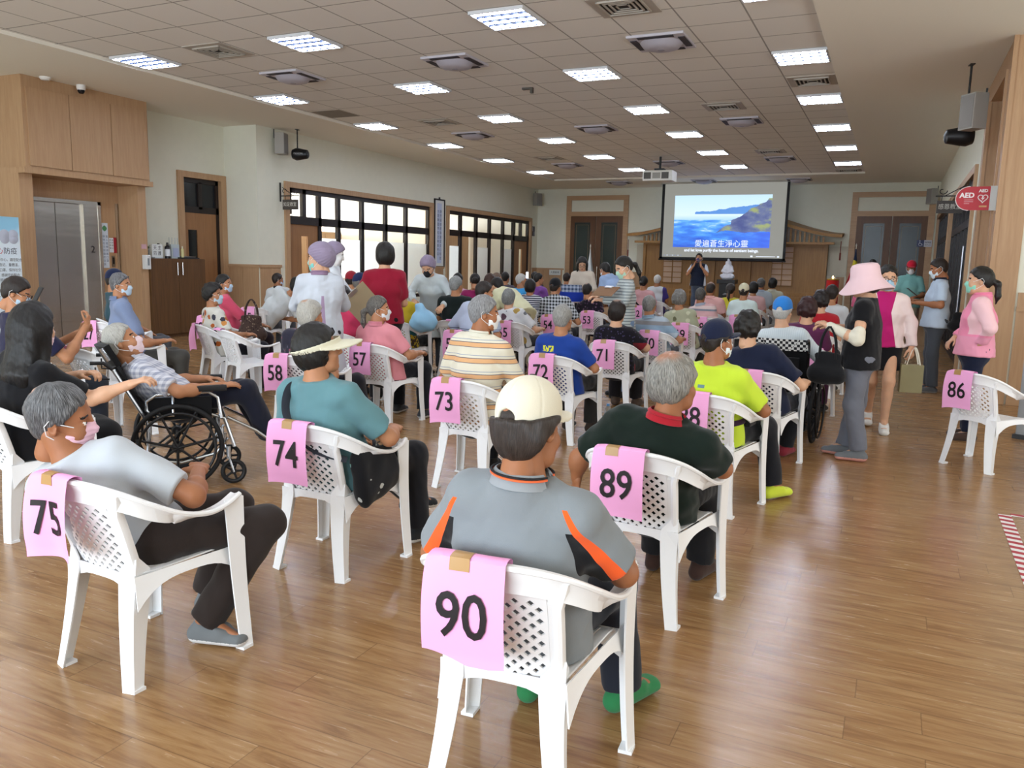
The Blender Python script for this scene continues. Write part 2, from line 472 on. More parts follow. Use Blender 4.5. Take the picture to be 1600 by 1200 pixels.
@cached
def hair_geo(kind, h, hat=None):
    F = Field((-.2, -.24, -.5 if kind == 'long' else -.26), (.2, .17, .21), h)
    t = {'short': .010, 'thin': .006, 'bald': .005, 'fluffy': .028, 'curly': .028, 'bob': .022, 'pony': .012, 'bun': .014, 'long': .02, 'crop': .010, 'wavy': .018}[kind]
    skull(F, t)
    ym = [(-.13, -.06), (-.06, -.03), (-.02, .005), (.02, .03), (.05, .058), (.08, .083), (.10, .094), (.15, .12)]
    zm = [(-.13, -.10), (-.06, -.085), (-.02, -.03), (.0, .004), (.03, .0), (.06, .045), (.12, .05)]
    if kind in ('short', 'thin', 'bald', 'crop'): F.ell((0, -.05, -.02), (.068, .052, .062), .02)
    if kind == 'fluffy':
        F.ell((0, -.035, .0), (.098, .085, .085), .03); zm = [(-.13, -.085), (-.06, -.08), (-.02, -.05), (.0, -.02), (.03, .0), (.06, .04), (.12, .05)]
    if kind == 'wavy':
        F.ell((0, -.045, -.02), (.086, .07, .085), .03); zm = [(-.15, -.125), (-.06, -.12), (-.03, -.07), (.0, .0), (.03, .02), (.06, .045), (.12, .05)]
    if kind == 'curly':
        F.ell((0, -.03, .0), (.103, .095, .10), .03); zm = [(-.13, -.085), (-.06, -.08), (-.02, -.06), (.02, -.03), (.05, .03), (.12, .05)]
    if kind == 'bob':
        F.ell((0, -.03, -.02), (.098, .098, .10), .03); zm = [(-.15, -.105), (-.02, -.1), (.03, -.085), (.06, .02), (.12, .05)]
        ym = [(-.13, .025), (-.02, .035), (.03, .045), (.06, .07), (.09, .095), (.15, .12)]
    if kind in ('pony', 'bun'):
        F.ell((0, -.045, -.01), (.07, .06, .07), .02)
        if kind == 'pony':
            F.ecap((0, -.10, .0), (0, -.15, -.03), .02, .026, .02); F.ecap((0, -.15, -.03), (0, -.155, -.14), .026, .024, .02); F.ecap((0, -.155, -.14), (0.01, -.14, -.21), .024, .006, .02)
        else: F.ell((0, -.11, -.005), (.045, .04, .042), .01)
        zm = [(-.3, -.3), (-.125, -.3), (-.09, -.08), (-.06, -.075), (-.02, -.02), (.0, .005), (.03, .02), (.06, .045), (.12, .05)]
        ym[0:2] = [(-.3, -.03), (-.06, -.03)]
    if kind == 'long':
        F.ell((0, -.03, -.02), (.1, .1, .1), .03)
        F.ecap((0, -.05, -.02), (0, -.10, -.26), (.105, .07), (.10, .05), .04); F.ecap((0, -.10, -.26), (0.0, -.09, -.44), (.10, .05), (.05, .015), .04)
        for s in (-1, 1): F.ecap((s * .085, .0, .0), (s * .10, .0, -.3), (.02, .04), (.02, .03), .03)
        zm = [(-.3, -.6), (.06, -.6), (.08, .045), (.12, .05)]; ym = [(-.5, .04), (-.02, .04), (.03, .045), (.06, .07), (.09, .095), (.15, .12)]
    a = np.array(ym); b = np.array(zm)
    jag = lambda x, y, z: f4(.006) * np.sin(f4(150) * x + f4(60) * z) * np.sin(f4(95) * z + f4(40) * y + 1) + f4(.003) * np.sin(f4(330) * x + f4(210) * z)
    F.cut(lambda x, y, z: (y - itp(z, a[:, 0], a[:, 1]) + jag(x, y, z)) * f4(.8), .010)
    F.cut(lambda x, y, z: (itp(y, b[:, 0], b[:, 1]) - z + jag(x, z, y)) * f4(.8), .014)
    if kind == 'bald': F.ell((0, .0, .12), (.062, .085, .06), .02, 's')
    if hat == 'cap': F.cut(lambda x, y, z: z - (.036 + .16 * y) + 0 * x, .01); F.ell((0, -.03, .035), (.055, .0825, .055), .004)
    if hat == 'bouffant': F.cut(lambda x, y, z: z + .03 + 0 * x + 0 * y, .01)
    F.wob(.0035, 52, 11, 5)
    am, fr = {'curly': (.009, 95), 'fluffy': (.005, 130), 'wavy': (.005, 90)}.get(kind, (.0022, 170))
    F.wob(am, fr, 3, 6, (1, 1, .35) if kind not in ('curly',) else (1, 1, 1))
    return F.nets()
@cached
def cap_geo(kind, h):
    F = Field((-.16, -.19, -.1), (.16, .26, .22), h)
    F.ell((0, -.008, .035), (.088, .108, .100), .01); F.ell((0, .0, .075), (.080, .095, .075), .03)
    F.cut(lambda x, y, z: (.030 + .16 * y - z) + 0 * x, .004)
    if kind == 'capback': F.ell((0, -.12, .022), (.030, .05, .026), .006, 's')
    g = (F.ax[0][:, None, None], F.ax[1][None, :, None], F.ax[2][None, None, :])
    an = np.arctan2(g[0], g[1] + .005); F.D = F.D + f4(.0022) * np.exp(-(np.sin(3 * an + .0) / .09) ** 2) * (g[2] > .03)
    def brim(x, y, z):
        z2 = z - .04 - .10 * (y - .06) + 2.6 * x * x
        return np.maximum((np.sqrt((x / .076) ** 2 + ((y - .06) / .115) ** 2) - 1) * .076, np.abs(z2) - .0055)
    F.put(brim, (-.08, .06, -.01), (.08, .18, .07), .006)
    if kind == 'capback':
        F.ecap((-.036, -.108, .006), (.036, -.108, .006), (.004, .011), (.004, .011), .004, side=(0, 1, 0))
    F.ell((0, .0, .149), (.008, .008, .005), .002)
    return F.nets()
@cached
def visor_geo(h):
    F = Field((-.2, -.19, -.1), (.2, .3, .22), h)
    F.ell((0, -.016, .035), (.116, .136, .125), .01)
    F.cut(lambda x, y, z: np.abs(z - .022 - .18 * y) - .016 + 0 * x, .004)
    F.ell((0, -.016, .03), (.109, .129, .2), .002, 's')
    def brim(x, y, z):
        z2 = z - .040 + .12 * (y - .06) + 2.4 * x * x
        return np.maximum((np.sqrt((x / .125) ** 2 + ((y - .03) / .20) ** 2) - 1) * .11, np.maximum(np.abs(z2) - .005, .055 - y - .6 * np.abs(x)))
    F.put(brim, (-.12, .03, -.03), (.12, .23, .08), .006)
    return F.nets()
@cached
def bouffant_geo(h):
    F = Field((-.16, -.2, -.14), (.16, .16, .2), h)
    F.ell((0, -.02, .04), (.106, .128, .118), .02); F.ell((0, -.06, .01), (.095, .09, .1), .03)
    F.cut(lambda x, y, z: y - itp(z, [-.12, -.05, .02, .06, .1, .16], [-.05, -.02, .03, .075, .1, .12]) + 0 * x, .012)
    F.cut(lambda x, y, z: (-.062 - z) + .25 * y + 0 * x, .012)
    g = (F.ax[0][:, None, None], F.ax[1][None, :, None], F.ax[2][None, None, :])
    an = np.arctan2(g[0], g[2] - .04); F.D = F.D + f4(.003) * np.sin(26 * an + 30 * g[1])
    F.wob(.003, 60, 5); return F.nets()
@cached
def mask_geo(h):
    F = Field((-.09, -.0, -.14), (.09, .14, .03), h)
    F.ell((0, .028, -.045), (.071, .080, .076), .02); F.ecap((0, .098, -.005), (0, .116, -.03), .006, .008, .03); F.ell((0, .07, -.09), (.03, .03, .025), .03)
    F.cut(lambda x, y, z: np.maximum(-.112 - z, z - (.0 - 9 * x * x)), .004)
    F.cut(lambda x, y, z: (.030 - y) + 0 * x + 0 * z, .004)
    g = F.ax[2][None, None, :]; F.D = F.D + f4(.0014) * np.sin(g * 330)
    return F.nets()
def loops_mb(s):
    m = MB()
    if s:
        m.sweep([(s * .060, .056, -.008), (s * .080, .022, .006), (s * .087, -.014, .024), (s * .093, -.03, .0), (s * .088, -.024, -.035), (s * .076, .01, -.06), (s * .058, .052, -.085)], .0019, 5)
    return m
def glasses_mb(r=.0022):
    m = MB()
    for s in (-1, 1):
        m.sweep([(s * .034 + .024 * math.cos(a), .108 - .004 * math.cos(a) * s, .003 + .018 * math.sin(a)) for a in np.linspace(0, 2 * PI, 20, endpoint=False)], r, 5, closed=True, up=(0, 1, 0))
        m.sweep([(s * .058, .10, .008), (s * .082, .05, .01), (s * .088, -.01, .012)], r, 5)
    m.tube((-.011, .109, .006), (.011, .109, .006), r); return m
# ---------------------------------------------------------------- people
SK = {}
def skin(color):
    if color not in SK:
        t = Mt('skin_' + color, color, .55, 0, .35); x, y, z, v = t.xyz(vec=True)
        c = t.c; d = tuple(q * .8 for q in c[:3]) + (1,); e = (min(1, c[0] * 1.12), c[1] * 1.0, c[2] * .95, 1)
        t.col(t.mix(t.noise(v, 18, 4), d, e)); t.b.inputs['Subsurface Weight'].default_value = .06
        t.b.inputs['Subsurface Radius'].default_value = (.01, .004, .002)
        SK[color] = [t.m, plain('e6e2dc', .25), plain('1a1412', .25), plain('a56a5e', .5)]
    return SK[color]
HM = {}
def hairmat(color, grey=None, amt=.5, patch=None):
    k = (color, grey, amt, patch)
    if k in HM: return HM[k]
    t = Mt('hair_' + color, color, .42, 0, .35); x, y, z, v = t.xyz(vec=True)
    a = X.op('ARCTAN2', x, y + .04); r = (x * x + (y + .04) * (y + .04)).sqrt()
    n = t.noise(t.comb(a * 13, r * 9, z * 9), 3, 4, .6); n2 = t.noise(t.comb(a * 40, r * 14, z * 14), 3, 2)
    c = t.c; d = tuple(q * .45 for q in c[:3]) + (1,); e = tuple(min(1, q * 1.7 + .004) for q in c[:3]) + (1,)
    o = t.mix((n * .6 + n2 * .4).ss(.3, .7), d, e)
    if grey:
        o = t.mix((n * .5 + n2 * .5 + (amt - .5)).ss(.4, .6), o, s2l(grey))
    if patch:
        sx, sy, sz, rr, sc_ = patch
        q = ((x - sx) * (x - sx) + (y - sy) * (y - sy) + (z - sz) * (z - sz)).sqrt()
        o = t.mix((q + (n2 - .5) * .05).ss(rr * 1.25, rr * .55), o, s2l(sc_))
    t.col(o); t.bump(n * .5 + n2 * .5, .5, .006); HM[k] = t.m
    return t.m
def xf(V, R, c, s=1.0): return (np.asarray(V) * s) @ np.asarray(R).T + np.asarray(c)
def geo_obj(name, geo, M4, mats, parent, fmat=None):
    V, Q = geo[:2]
    o = mesh_np(name, V, Q, mats, parent, fmat)
    o.matrix_local = M4
    return o
def m4(R, c, s=1.0):
    M = Matrix.Identity(4)
    for i in range(3):
        for j in range(3): M[i][j] = R[i][j] * s
        M[i][3] = c[i]
    return M
rad = math.radians
NP = 0
def person(label, pos, yaw=0, top=None, pose='sit', tall=1.65, g=1.0, hs=1.0, sw=.158, tone='b98a6c', h=None, look=(0, 0, 0),
           shirt=None, sleeve='s', hem=-.10, collar=None, pants=None, legs='long', shoes='222222', sole=None, hair=('short', '1c1a19'),
           hairm=None, cap=None, mask=None, glasses=False, J=None, bend=0.0, curl=(.35, .35), dors=None, skirt=None, lean=(0, 0), z0=0.0, grp=None,
           sock=None, visible_legs=True, slf=.80, hat_cut=None, trim=None, wrinkle=1.35, bare_foot=False):
    """one person: a continuous body mesh with hair and clothing as its children. Local frame: faces +y, origin on the floor."""
    global NP; NP += 1
    J = dict(J or {}); yaw = rad(yaw)
    dist = math.hypot(*pos)
    if h is None: h = min(.02, max(.0065, dist * .0021))
    hh = min(.009, max(.0038, dist * .0011))
    A = np.array
    if pose == 'sit':
        tp = A(top if top is not None else (0, -.10, 1.25))
        Hc = A(J.get('head', tp - A((0, 0, .127 * hs))))
        N = A(J.get('neck', Hc + A((-.15 * (Hc[0]), -.03, -.140 * hs - .004))))
        Pv = A(J.get('pelvis', (0, -.035 + .10 * (g - 1), .505)))
        Ch = A(J.get('chest', Pv + (N - Pv) * .55 + A((0, -.012 + .05 * (g - 1), 0))))
        hip = {s: A(J.get('hip' + 'LR'[s > 0], (s * .085, Pv[1] + .03, .485))) for s in (-1, 1)}
        kn = {s: A(J.get('knee' + 'LR'[s > 0], (s * .12, Pv[1] + .43, .49))) for s in (-1, 1)}
        an = {s: A(J.get('ank' + 'LR'[s > 0], (s * .12, Pv[1] + .42, .095))) for s in (-1, 1)}
    else:
        q = tall / 1.70
        Pv = A(J.get('pelvis', (0, 0, .93 * q)))
        Rb = Rx(-rad(bend)) @ Ry(rad(lean[0]))
        up = lambda v: Pv + Rb @ A(v)
        Ch = A(J.get('chest', up((0, -.005, .28 * q)))); N = A(J.get('neck', up((0, -.015, .51 * q))))
        Hc = A(J.get('head', N + Rx(-rad(bend * .9)) @ A((0, .035, .115 * q + .02))))
        hip = {s: A((s * .085 * q, Pv[1], Pv[2] - .03)) for s in (-1, 1)}
        kn = {s: A(J.get('knee' + 'LR'[s > 0], (s * .09, .01, .49 * q))) for s in (-1, 1)}
        an = {s: A(J.get('ank' + 'LR'[s > 0], (s * .095, -.02, .085))) for s in (-1, 1)}
    sp = (N - Pv) / np.linalg.norm(N - Pv); side = A(J.get('side', (1.0, 0, 0))); side = side - sp * (side @ sp); side /= np.linalg.norm(side)
    fw = np.cross(sp, side)
    Sh = {s: A(J.get('sh' + 'LR'[s > 0], N + side * s * sw - sp * .088)) for s in (-1, 1)}
    el, wr = {}, {}
    for s in (-1, 1):
        k = 'LR'[s > 0]
        if pose == 'sit':
            el[s] = A(J.get('el' + k, Sh[s] + A((s * .065, .05, -.23)))); wr[s] = A(J.get('wr' + k, (s * .10, Pv[1] + .27, .60)))
        else:
            el[s] = A(J.get('el' + k, Sh[s] + A((s * .05, -.01, -.29)))); wr[s] = A(J.get('wr' + k, el[s] + A((s * .01, .06, -.24))))
    mats = skin(tone)
    allp = [Pv, Ch, N, Hc, *hip.values(), *kn.values(), *an.values(), *el.values(), *wr.values(), *Sh.values()]
    lo = np.min(allp, 0) - .2; hi = np.max(allp, 0) + .2; lo[2] = max(lo[2], -.01)
    sd = tuple(side)
    RP = [(Pv - sp * .03, .165 * g, .12 * g), (Pv + (Ch - Pv) * .45, .150 * g, .112 * g), (Ch, .168 * g, .118 * g), (N - sp * .12, .138 + .3 * (sw - .158), .088)]
    ft = {s: A(J.get('toe' + 'LR'[s > 0], an[s] + A((s * .02, .15, -.055)))) for s in (-1, 1)}
    def torso(F, t, k=.05):
        for (a, xa, ya), (b, xb, yb) in zip(RP[:-1], RP[1:]): F.ecap(a, b, (xa + t, ya + t), (xb + t, yb + t), k, sd)
        F.ecap(Sh[-1] + side * .01, Sh[1] - side * .01, .050 + t, .050 + t, .06)
        for s in (-1, 1): F.ecap(N - sp * .03, Sh[s], .050 + t, .040 + t, .05)
    # skin ---------------------------------------------------
    F = Field(lo, hi, h * 1.0); torso(F, -.012)
    F.ecap(N - sp * .05, Hc + A((0, -.025, -.05)), .062 * (.5 + g / 2), .053, .03)
    for s in (-1, 1):
        F.ecap(Sh[s], el[s], .046 * (.4 + .6 * g), .039, .03); F.ecap(el[s], wr[s], .042, .027, .02, )
        m_ = el[s] + (wr[s] - el[s]) * .3; F.ell(m_, (.042, .042, .042), .03)
        F.ecap(hip[s], kn[s], .075 * g, .055, .04); F.ecap(kn[s], an[s], .054, .036, .03)
        c_ = kn[s] + (an[s] - kn[s]) * .32; bk = np.cross(an[s] - kn[s], sd); F.ell(c_ + A((0, -.014 if pose != 'sit' else -.010, 0)), (.042, .042, .09), .03)
        F.ecap(an[s], ft[s] + A((0, 0, -.008)), (.032, .030), (.036, .016), .02)
    V, Q = F.nets(); Vs = [V]; Qs = [Q]; Ms = [np.zeros(len(Q), int)]; nv = len(V)
    ly, lp, lr = (rad(a) for a in look)
    HR = Rz(ly) @ Rx(lp) @ Ry(lr)
    hv, hq, hm = head_geo(hh); hv = xf(hv, HR, Hc, hs); Vs.append(hv); Qs.append(hq + nv); Ms.append(hm); nv += len(hv)
    for i, s in enumerate((-1, 1)):
        gv, gq = hand_geo(curl[i], max(.004, hh)); gv = gv * A((1 if s > 0 else -1, 1, 1)); gq = gq if s > 0 else gq[:, ::-1]
        d = wr[s] - el[s]; d /= np.linalg.norm(d)
        hd = J.get('hand' + 'LR'[s > 0]); d = d if hd is None else A(hd, float) / np.linalg.norm(hd)
        u = A((dors or {}).get('LR'[s > 0], (s * .25, 0, 1.0)), float); u = u - d * (u @ d); u /= np.linalg.norm(u)
        B = np.stack([np.cross(d, u), d, u], 1); gv = xf(gv, B, wr[s], 1.0 if hs > .97 else .94)
        Vs.append(gv); Qs.append(gq + nv); Ms.append(np.zeros(len(gq), int)); nv += len(gv)
    body = mesh_np('person', np.vstack(Vs), np.vstack(Qs), mats, None, np.concatenate(Ms))
    body.location = (pos[0], pos[1], z0); body.rotation_euler = (0, 0, yaw)
    tag(body, label, 'person', grp)
    # clothing -----------------------------------------------
    ws = NP * 7
    if shirt is not None:
        F = Field(lo - .06, hi + .06, h); torso(F, .012)
        F.ecap(N - sp * .06, N + sp * .01, .080, .070, .03)
        F.ecap(Pv + sp * .02, Pv + sp * hem, (.172 * g + .012, .132 * g + .012), (.184 * g + .018, .146 * g + .018), .05, sd, clip=[(Pv + sp * hem, -sp)])
        for s in (-1, 1):
            if sleeve == 'n': continue
            if sleeve == 's':
                e = Sh[s] + (el[s] - Sh[s]) * slf; d = el[s] - Sh[s]
                F.ecap(Sh[s], e + d * .25, .068 * (.5 + .5 * g), .066 * (.5 + .5 * g), .03, clip=[(e, d)])
            else:
                F.ecap(Sh[s], el[s], .066 * (.5 + .5 * g), .056, .03); d = wr[s] - el[s]; e = wr[s] - d / np.linalg.norm(d) * .015
                F.ecap(el[s], wr[s] + d * .2, .056, .044, .03, clip=[(e, d)])
        F.cut(lambda x, y, z: ((x - f4(N[0])) * f4(sp[0]) + (y - f4(N[1])) * f4(sp[1]) + (z - f4(N[2])) * f4(sp[2])) - .002, .004)
        F.cut(lambda x, y, z: (f4((Pv + sp * hem) @ sp) - (x * f4(sp[0]) + y * f4(sp[1]) + z * f4(sp[2]))) - 5.0 * (((y - f4(Pv[1])) > .28) | (np.abs(x - f4(Pv[0])) > .3)) + 0, .004)
        if pose == 'sit': F.cut(lambda x, y, z: f4(Pv[2] - .085) - z + 0 * x + 0 * y, .006)
        F.wob(.0035 * wrinkle, 38, ws, 6, (1, 1, 1.3)); F.wob(.0016 * wrinkle, 90, ws + 1, 5, (1.2, 1, .7))
        V, Q = F.nets(); so = mesh_np('shirt', V, Q, shirt, body)
        if collar is not None:
            m = MB(); ax = (Hc + A((0, -.03, -.05)) - N); ax /= np.linalg.norm(ax); u0 = side - ax * (side @ ax); u0 /= np.linalg.norm(u0); v0 = np.cross(ax, u0)
            def cf(u, v):
                a = PI * (.62 + 1.76 * u) ; r = .079 - .012 * math.sin(v * PI * .9) + .006 * (1 - v); zz = -.015 + .045 * math.sin(v * PI * .62) - (.03 * max(0, v - .62))
                r += .016 * max(0, v - .55)
                return N + u0 * r * 1.03 * math.sin(a) + v0 * r * math.cos(a) + ax * zz
            m.grid(cf, 24, 8, 0, .004); m.build('collar', collar, so, smooth=True)
            for i, tc in enumerate(trim or ()):
                m = MB(); m.sweep([np.array(cf(u, .99)) + ax * (.0 + .007 * i) - ax * .002 + (np.array(cf(u, .99)) - N) * .03 for u in np.linspace(0, 1, 30)], .0034, 6); m.build('collar_trim', plain(tc, .8), so, True)
    if pants is not None:
        F = Field(lo - .06, hi + .06, h)
        F.ecap(Pv + sp * .06, Pv - sp * .04, (.160 * g + .006, .118 * g + .006), (.170 * g + .006, .128 * g + .006), .04, sd)
        for s in (-1, 1):
            F.ecap(hip[s], kn[s], .088 * g, .070, .05)
            if legs == 'long':
                d = an[s] - kn[s]; e = an[s] - d / np.linalg.norm(d) * -.0
                F.ecap(kn[s], an[s] + d * .1, .074, .069, .04, clip=[(e, d)])
            elif legs == 'knee':
                d = an[s] - kn[s]; e = kn[s] + d * .15; F.ecap(kn[s], e + d * .2, .072, .07, .04, clip=[(e, d)])
        if pose == 'sit': F.ecap(hip[-1] + A((0, -.02, -.02)), hip[1] + A((0, -.02, -.02)), .085 * g, .085 * g, .05)
        else: F.ecap(hip[-1] + A((0, -.028, 0)), hip[1] + A((0, -.028, 0)), .088 * g, .088 * g, .05)
        F.wob(.004 * wrinkle, 34, ws + 3, 6, (1.2, 1.2, .8)); F.wob(.0015, 85, ws + 4, 4)
        V, Q = F.nets(); mesh_np('trousers' if legs == 'long' else 'shorts', V, Q, pants, body)
    if skirt is not None:
        mt, zl, flare = skirt
        F = Field(lo - .12, hi + .12, h)
        if pose == 'sit':
            F.ecap((hip[-1] + hip[1]) / 2, (kn[-1] + kn[1]) / 2, (.19 * g, .10), (.2, .085), .05); e = (kn[-1] + kn[1]) / 2
            F.ecap(e, e + A((0, -.02, -(e[2] - zl))), (.2, .085), (.2 + flare, .10), .05, clip=[((0, 0, zl), (0, 0, -1))])
        else:
            F.ecap(Pv + A((0, 0, .10)), (Pv[0], Pv[1], Pv[2] - .05), (.155 * g, .115 * g), (.18 * g, .135 * g), .04)
            F.ecap((Pv[0], Pv[1], Pv[2] - .05), (Pv[0], Pv[1], zl - .03), (.18 * g, .135 * g), (.18 * g + flare, .135 * g + flare), .04, clip=[((0, 0, zl), (0, 0, -1))])
        F.wob(.005, 30, ws + 5, 6, (1.3, 1.3, .3)); V, Q = F.nets(); mesh_np('skirt', V, Q, mt, body)
    if shoes is not None and visible_legs:
        for s in (-1, 1):
            a, b = an[s], ft[s]; L = b - a; L[2] = 0; L /= np.linalg.norm(L); hl = a - L * .035
            fz = min(a[2], b[2]); dn = A((0, 0, max(b[2] - .03, -.002)))
            F = Field(np.minimum(hl, b) - .12, np.maximum(a, b) + .12, min(h, .009))
            F.ecap(A((hl[0], hl[1], b[2] + .002)), A((b[0], b[1], b[2] - .008)) , (.040, .040), (.048, .030), .03)
            F.ecap(A((a[0], a[1], a[2] - .01)), A((b[0], b[1], b[2])) + (a - b) * .55, (.042, .042), (.045, .038), .03)
            zs = b[2] - .04
            F.cut(lambda x, y, z: f4(zs) - z + 0 * x + 0 * y, .004); F.cut(lambda x, y, z: z - f4(a[2] + .004) + .2 * ((x - f4(a[0])) * f4(L[0]) + (y - f4(a[1])) * f4(L[1])), .006)
            V, Q = F.nets(); c = V[Q].mean(1); sm = [shoes if not isinstance(shoes, str) else cloth(shoes)]
            fm = np.zeros(len(Q), int)
            if sole: sm.append(plain(sole, .6)); fm[c[:, 2] < zs + .03] = 1
            mesh_np('shoe', V, Q, sm, body, fm)
    # head dress ---------------------------------------------
    H4 = m4(HR, Hc, hs)
    if hair is not None and hair[0] != 'none':
        geo_obj('hair', hair_geo(hair[0], max(hh, .0045), hat_cut if cap is None else {'capback': 'cap', 'visor': None}.get(cap[0], cap[0])), H4, hairm or hairmat(hair[1]), body)
    if cap is not None:
        kind, mt = cap[:2]
        ge = {'cap': lambda: cap_geo('cap', hh), 'capback': lambda: cap_geo('capback', hh), 'visor': lambda: visor_geo(hh), 'bouffant': lambda: bouffant_geo(hh)}[kind]()
        co = geo_obj({'bouffant': 'hair_cover', 'visor': 'sun_visor'}.get(kind, 'cap'), ge, H4, mt, body)
        if len(cap) > 2 and cap[2]:
            bt = MB().lathe([(.0, .006), (.008, .005), (.0105, 0), (.010, -.004)], 12, c=(0, 0, .150)).build('button', cap[2], co, True)
    if mask is not None:
        mo = geo_obj('face_mask', mask_geo(max(hh, .004)), H4, cloth(mask), body)
        [loops_mb(s).build('ear_loop', plain('e8e8e8', .6), mo, True) for s in (-1, 1)]
    if glasses:
        go = glasses_mb().build('glasses', plain('2a2320', .3), body, True); go.matrix_local = H4
    return body
def local_of(P, pos, yaw):
    """world point -> a person's local frame"""
    d = np.array(P, float) - np.array((pos[0], pos[1], 0)); return Rz(-rad(yaw)) @ d
# ---------------------------------------------------------------- room materials
ZM, ZS = 4.30, 4.25
XW, XB, XR, YF, YB = -12.15, -13.04, 1.03, 27.9, -5.6
XL0, XL1, YC1 = -10.37, -0.985, 25.1          # edges of the tiled ceiling field
TILE = .7175
def wood_mat(name, a, b, c, scale=1.0, vert=True, rough=.45):
    t = Mt(name, a, rough, 0, .4); x, y, z, v = t.xyz(vec=True)
    q = t.comb(x * 14, y * 14, z * .9) if vert else t.comb(x * .9, y * 14, z * 14)
    n = t.noise(q, 1.6 * scale, 5, .6, .6); n2 = t.noise(q, 9 * scale, 3)
    t.col(t.mix(n2 * .35, t.mix(n.ss(.3, .7), s2l(a), s2l(b)), s2l(c))); t.bump(n2, .08, .003)
    return t.m
WOOD = wood_mat('light_wood_veneer', 'bf9c77', 'b28d69', 'a17d5b')
WOODH = wood_mat('light_wood_veneer_level', 'bf9c77', 'b28d69', 'a17d5b', vert=False)
WOODD = wood_mat('brown_door_veneer', 'a2764e', '946a45', '83593a')
WOODB = wood_mat('dark_cabinet_wood', '6b4a2a', '5a3d22', '4a301a')
WOODG = wood_mat('golden_shrine_wood', 'a87a3e', '976b34', '7f5728')
DARK = plain('241a17', .4)
wall = plain('e2e1d0', .85, var=.02); ceilp = plain('f0ecdf', .9)
def tile_mat():
    t = Mt('ceiling_tile', 'eeece6', .9, 0, .2); x, y, z, v = t.xyz('Object', True)
    fx = ((x - (-9.94 - TILE / 2)) / TILE).fract(); fy = ((y - (8.65 - TILE / 2)) / TILE).fract()
    m = (abs(fx - .5) > .487).max(abs(fy - .5) > .487)
    t.col(t.mix(m, t.mix(t.noise(v, 90, 2) * .5, s2l('eeece6'), s2l('e3e1db')), s2l('a29f99'))); t.bump(1 - m, .5, .01)
    return t.m
def floor_mat():
    t = Mt('vinyl_plank_floor', 'a5825a', .3, 0, .45); x, y, z, v = t.xyz('Object', True)
    PW, PL = .152, 1.25
    r = (y / PW).floor(); wn = t.node('ShaderNodeTexWhiteNoise', noise_dimensions='1D'); X.nt.links.new(r.k, wn.inputs['W'])
    off = X(wn.outputs[0]) * PL; u = (x + off) / PL; c = u.floor()
    w2 = t.node('ShaderNodeTexWhiteNoise', noise_dimensions='2D'); t.nt.links.new(t.comb(c, r, 0), w2.inputs['Vector']); k = X(w2.outputs[0])
    g = t.comb(x * 1.5 + k * 30, y * 13 + k * 17, 0); n = t.noise(g, 1.6, 6, .62, 1.0); n3 = t.noise(t.comb(x * 3.5 + k * 9, y * 42, 0), 1.4, 4, .6, .5)
    n4 = t.noise(t.comb(x * .8 + k * 50, y * 4 + k * 3, 0), 1.7, 3)
    o = t.ramp(n * .52 + n3 * .28 + n4 * .2, [(.25, '64432a'), (.40, '86623e'), (.50, '9c7850'), (.60, 'ab885f'), (.76, 'c3a278')], False)
    o = t.mix(k * .22, o, s2l('85592f'))
    fy = (y / PW).fract(); fu = u.fract(); seam = ((abs(fy - .5) > .487).max(abs(fu - .5) > .4985))
    o = t.mix(seam * .45, o, s2l('4a321e'))
    t.col(o); t.set('Roughness', .17 + n3 * .16); t.bump((1 - seam) * .8 + n3 * .25, .12, .004)
    return t.m
# ---------------------------------------------------------------- shell
struct('floor', boxo('floor', (-19.8, YB - .2, -.12), (6.0, 29.0, 0), floor_mat()))
struct('ceiling', boxo('ceiling', (XL0, YB, ZM), (XL1, YC1, ZM + .1), tile_mat()))
m = MB(); m.box((XB - .2, YB, ZS), (XL0, YF + .1, ZS + .15)); m.box((XL1, YB, ZS), (6.0, YF + .1, ZS + .15)); m.box((XL0, YC1, ZS), (XL1, YF + .1, ZS + .15))
struct('ceiling_border', m.build('ceiling_border', ceilp))
def yz(px, py, xx): p = atx(px, py, xx); return p[1], p[2]
W1a, W1b, W2a, W2b = 14.06, 20.34, 21.11, 27.31; WT = 3.2
# window wall of the classrooms
m = MB()
for a, b in ((13.25, W1a), (W1b, W2a), (W2b, YF)): m.box((XW - .18, a, 0), (XW, b, ZS))
for a, b in ((W1a, W1b), (W2a, W2b)): m.box((XW - .18, a, WT), (XW, b, ZS))
struct('wall_left', m.build('wall_left', wall))
m = MB(); m.box((XW - .18, W1a + 1.2, 0), (XW, W1b, .55)); m.box((XW - .18, W2a, 0), (XW, W2b - 1.3, .55)); struct('wall_left_sill', m.build('wall_left_sill', wall))
# recessed wall behind lift and store door
m = MB(); m.box((XB - .2, YB, 0), (XB, 11.96 + .12, ZS)); m.box((XB - .2, 13.25, 0), (XB, 13.4, ZS)); m.box((XB - .2, 12.08, 3.12), (XB, 13.27, ZS))
m.box((XB, 13.25, 0), (XW - .18, 13.43, ZS)); struct('wall_left_recess', m.build('wall_left_recess', wall))
m = MB(); m.box((XB - .2, YF, 0), (6.0, YF + .15, ZS)); struct('wall_far', m.build('wall_far', wall))
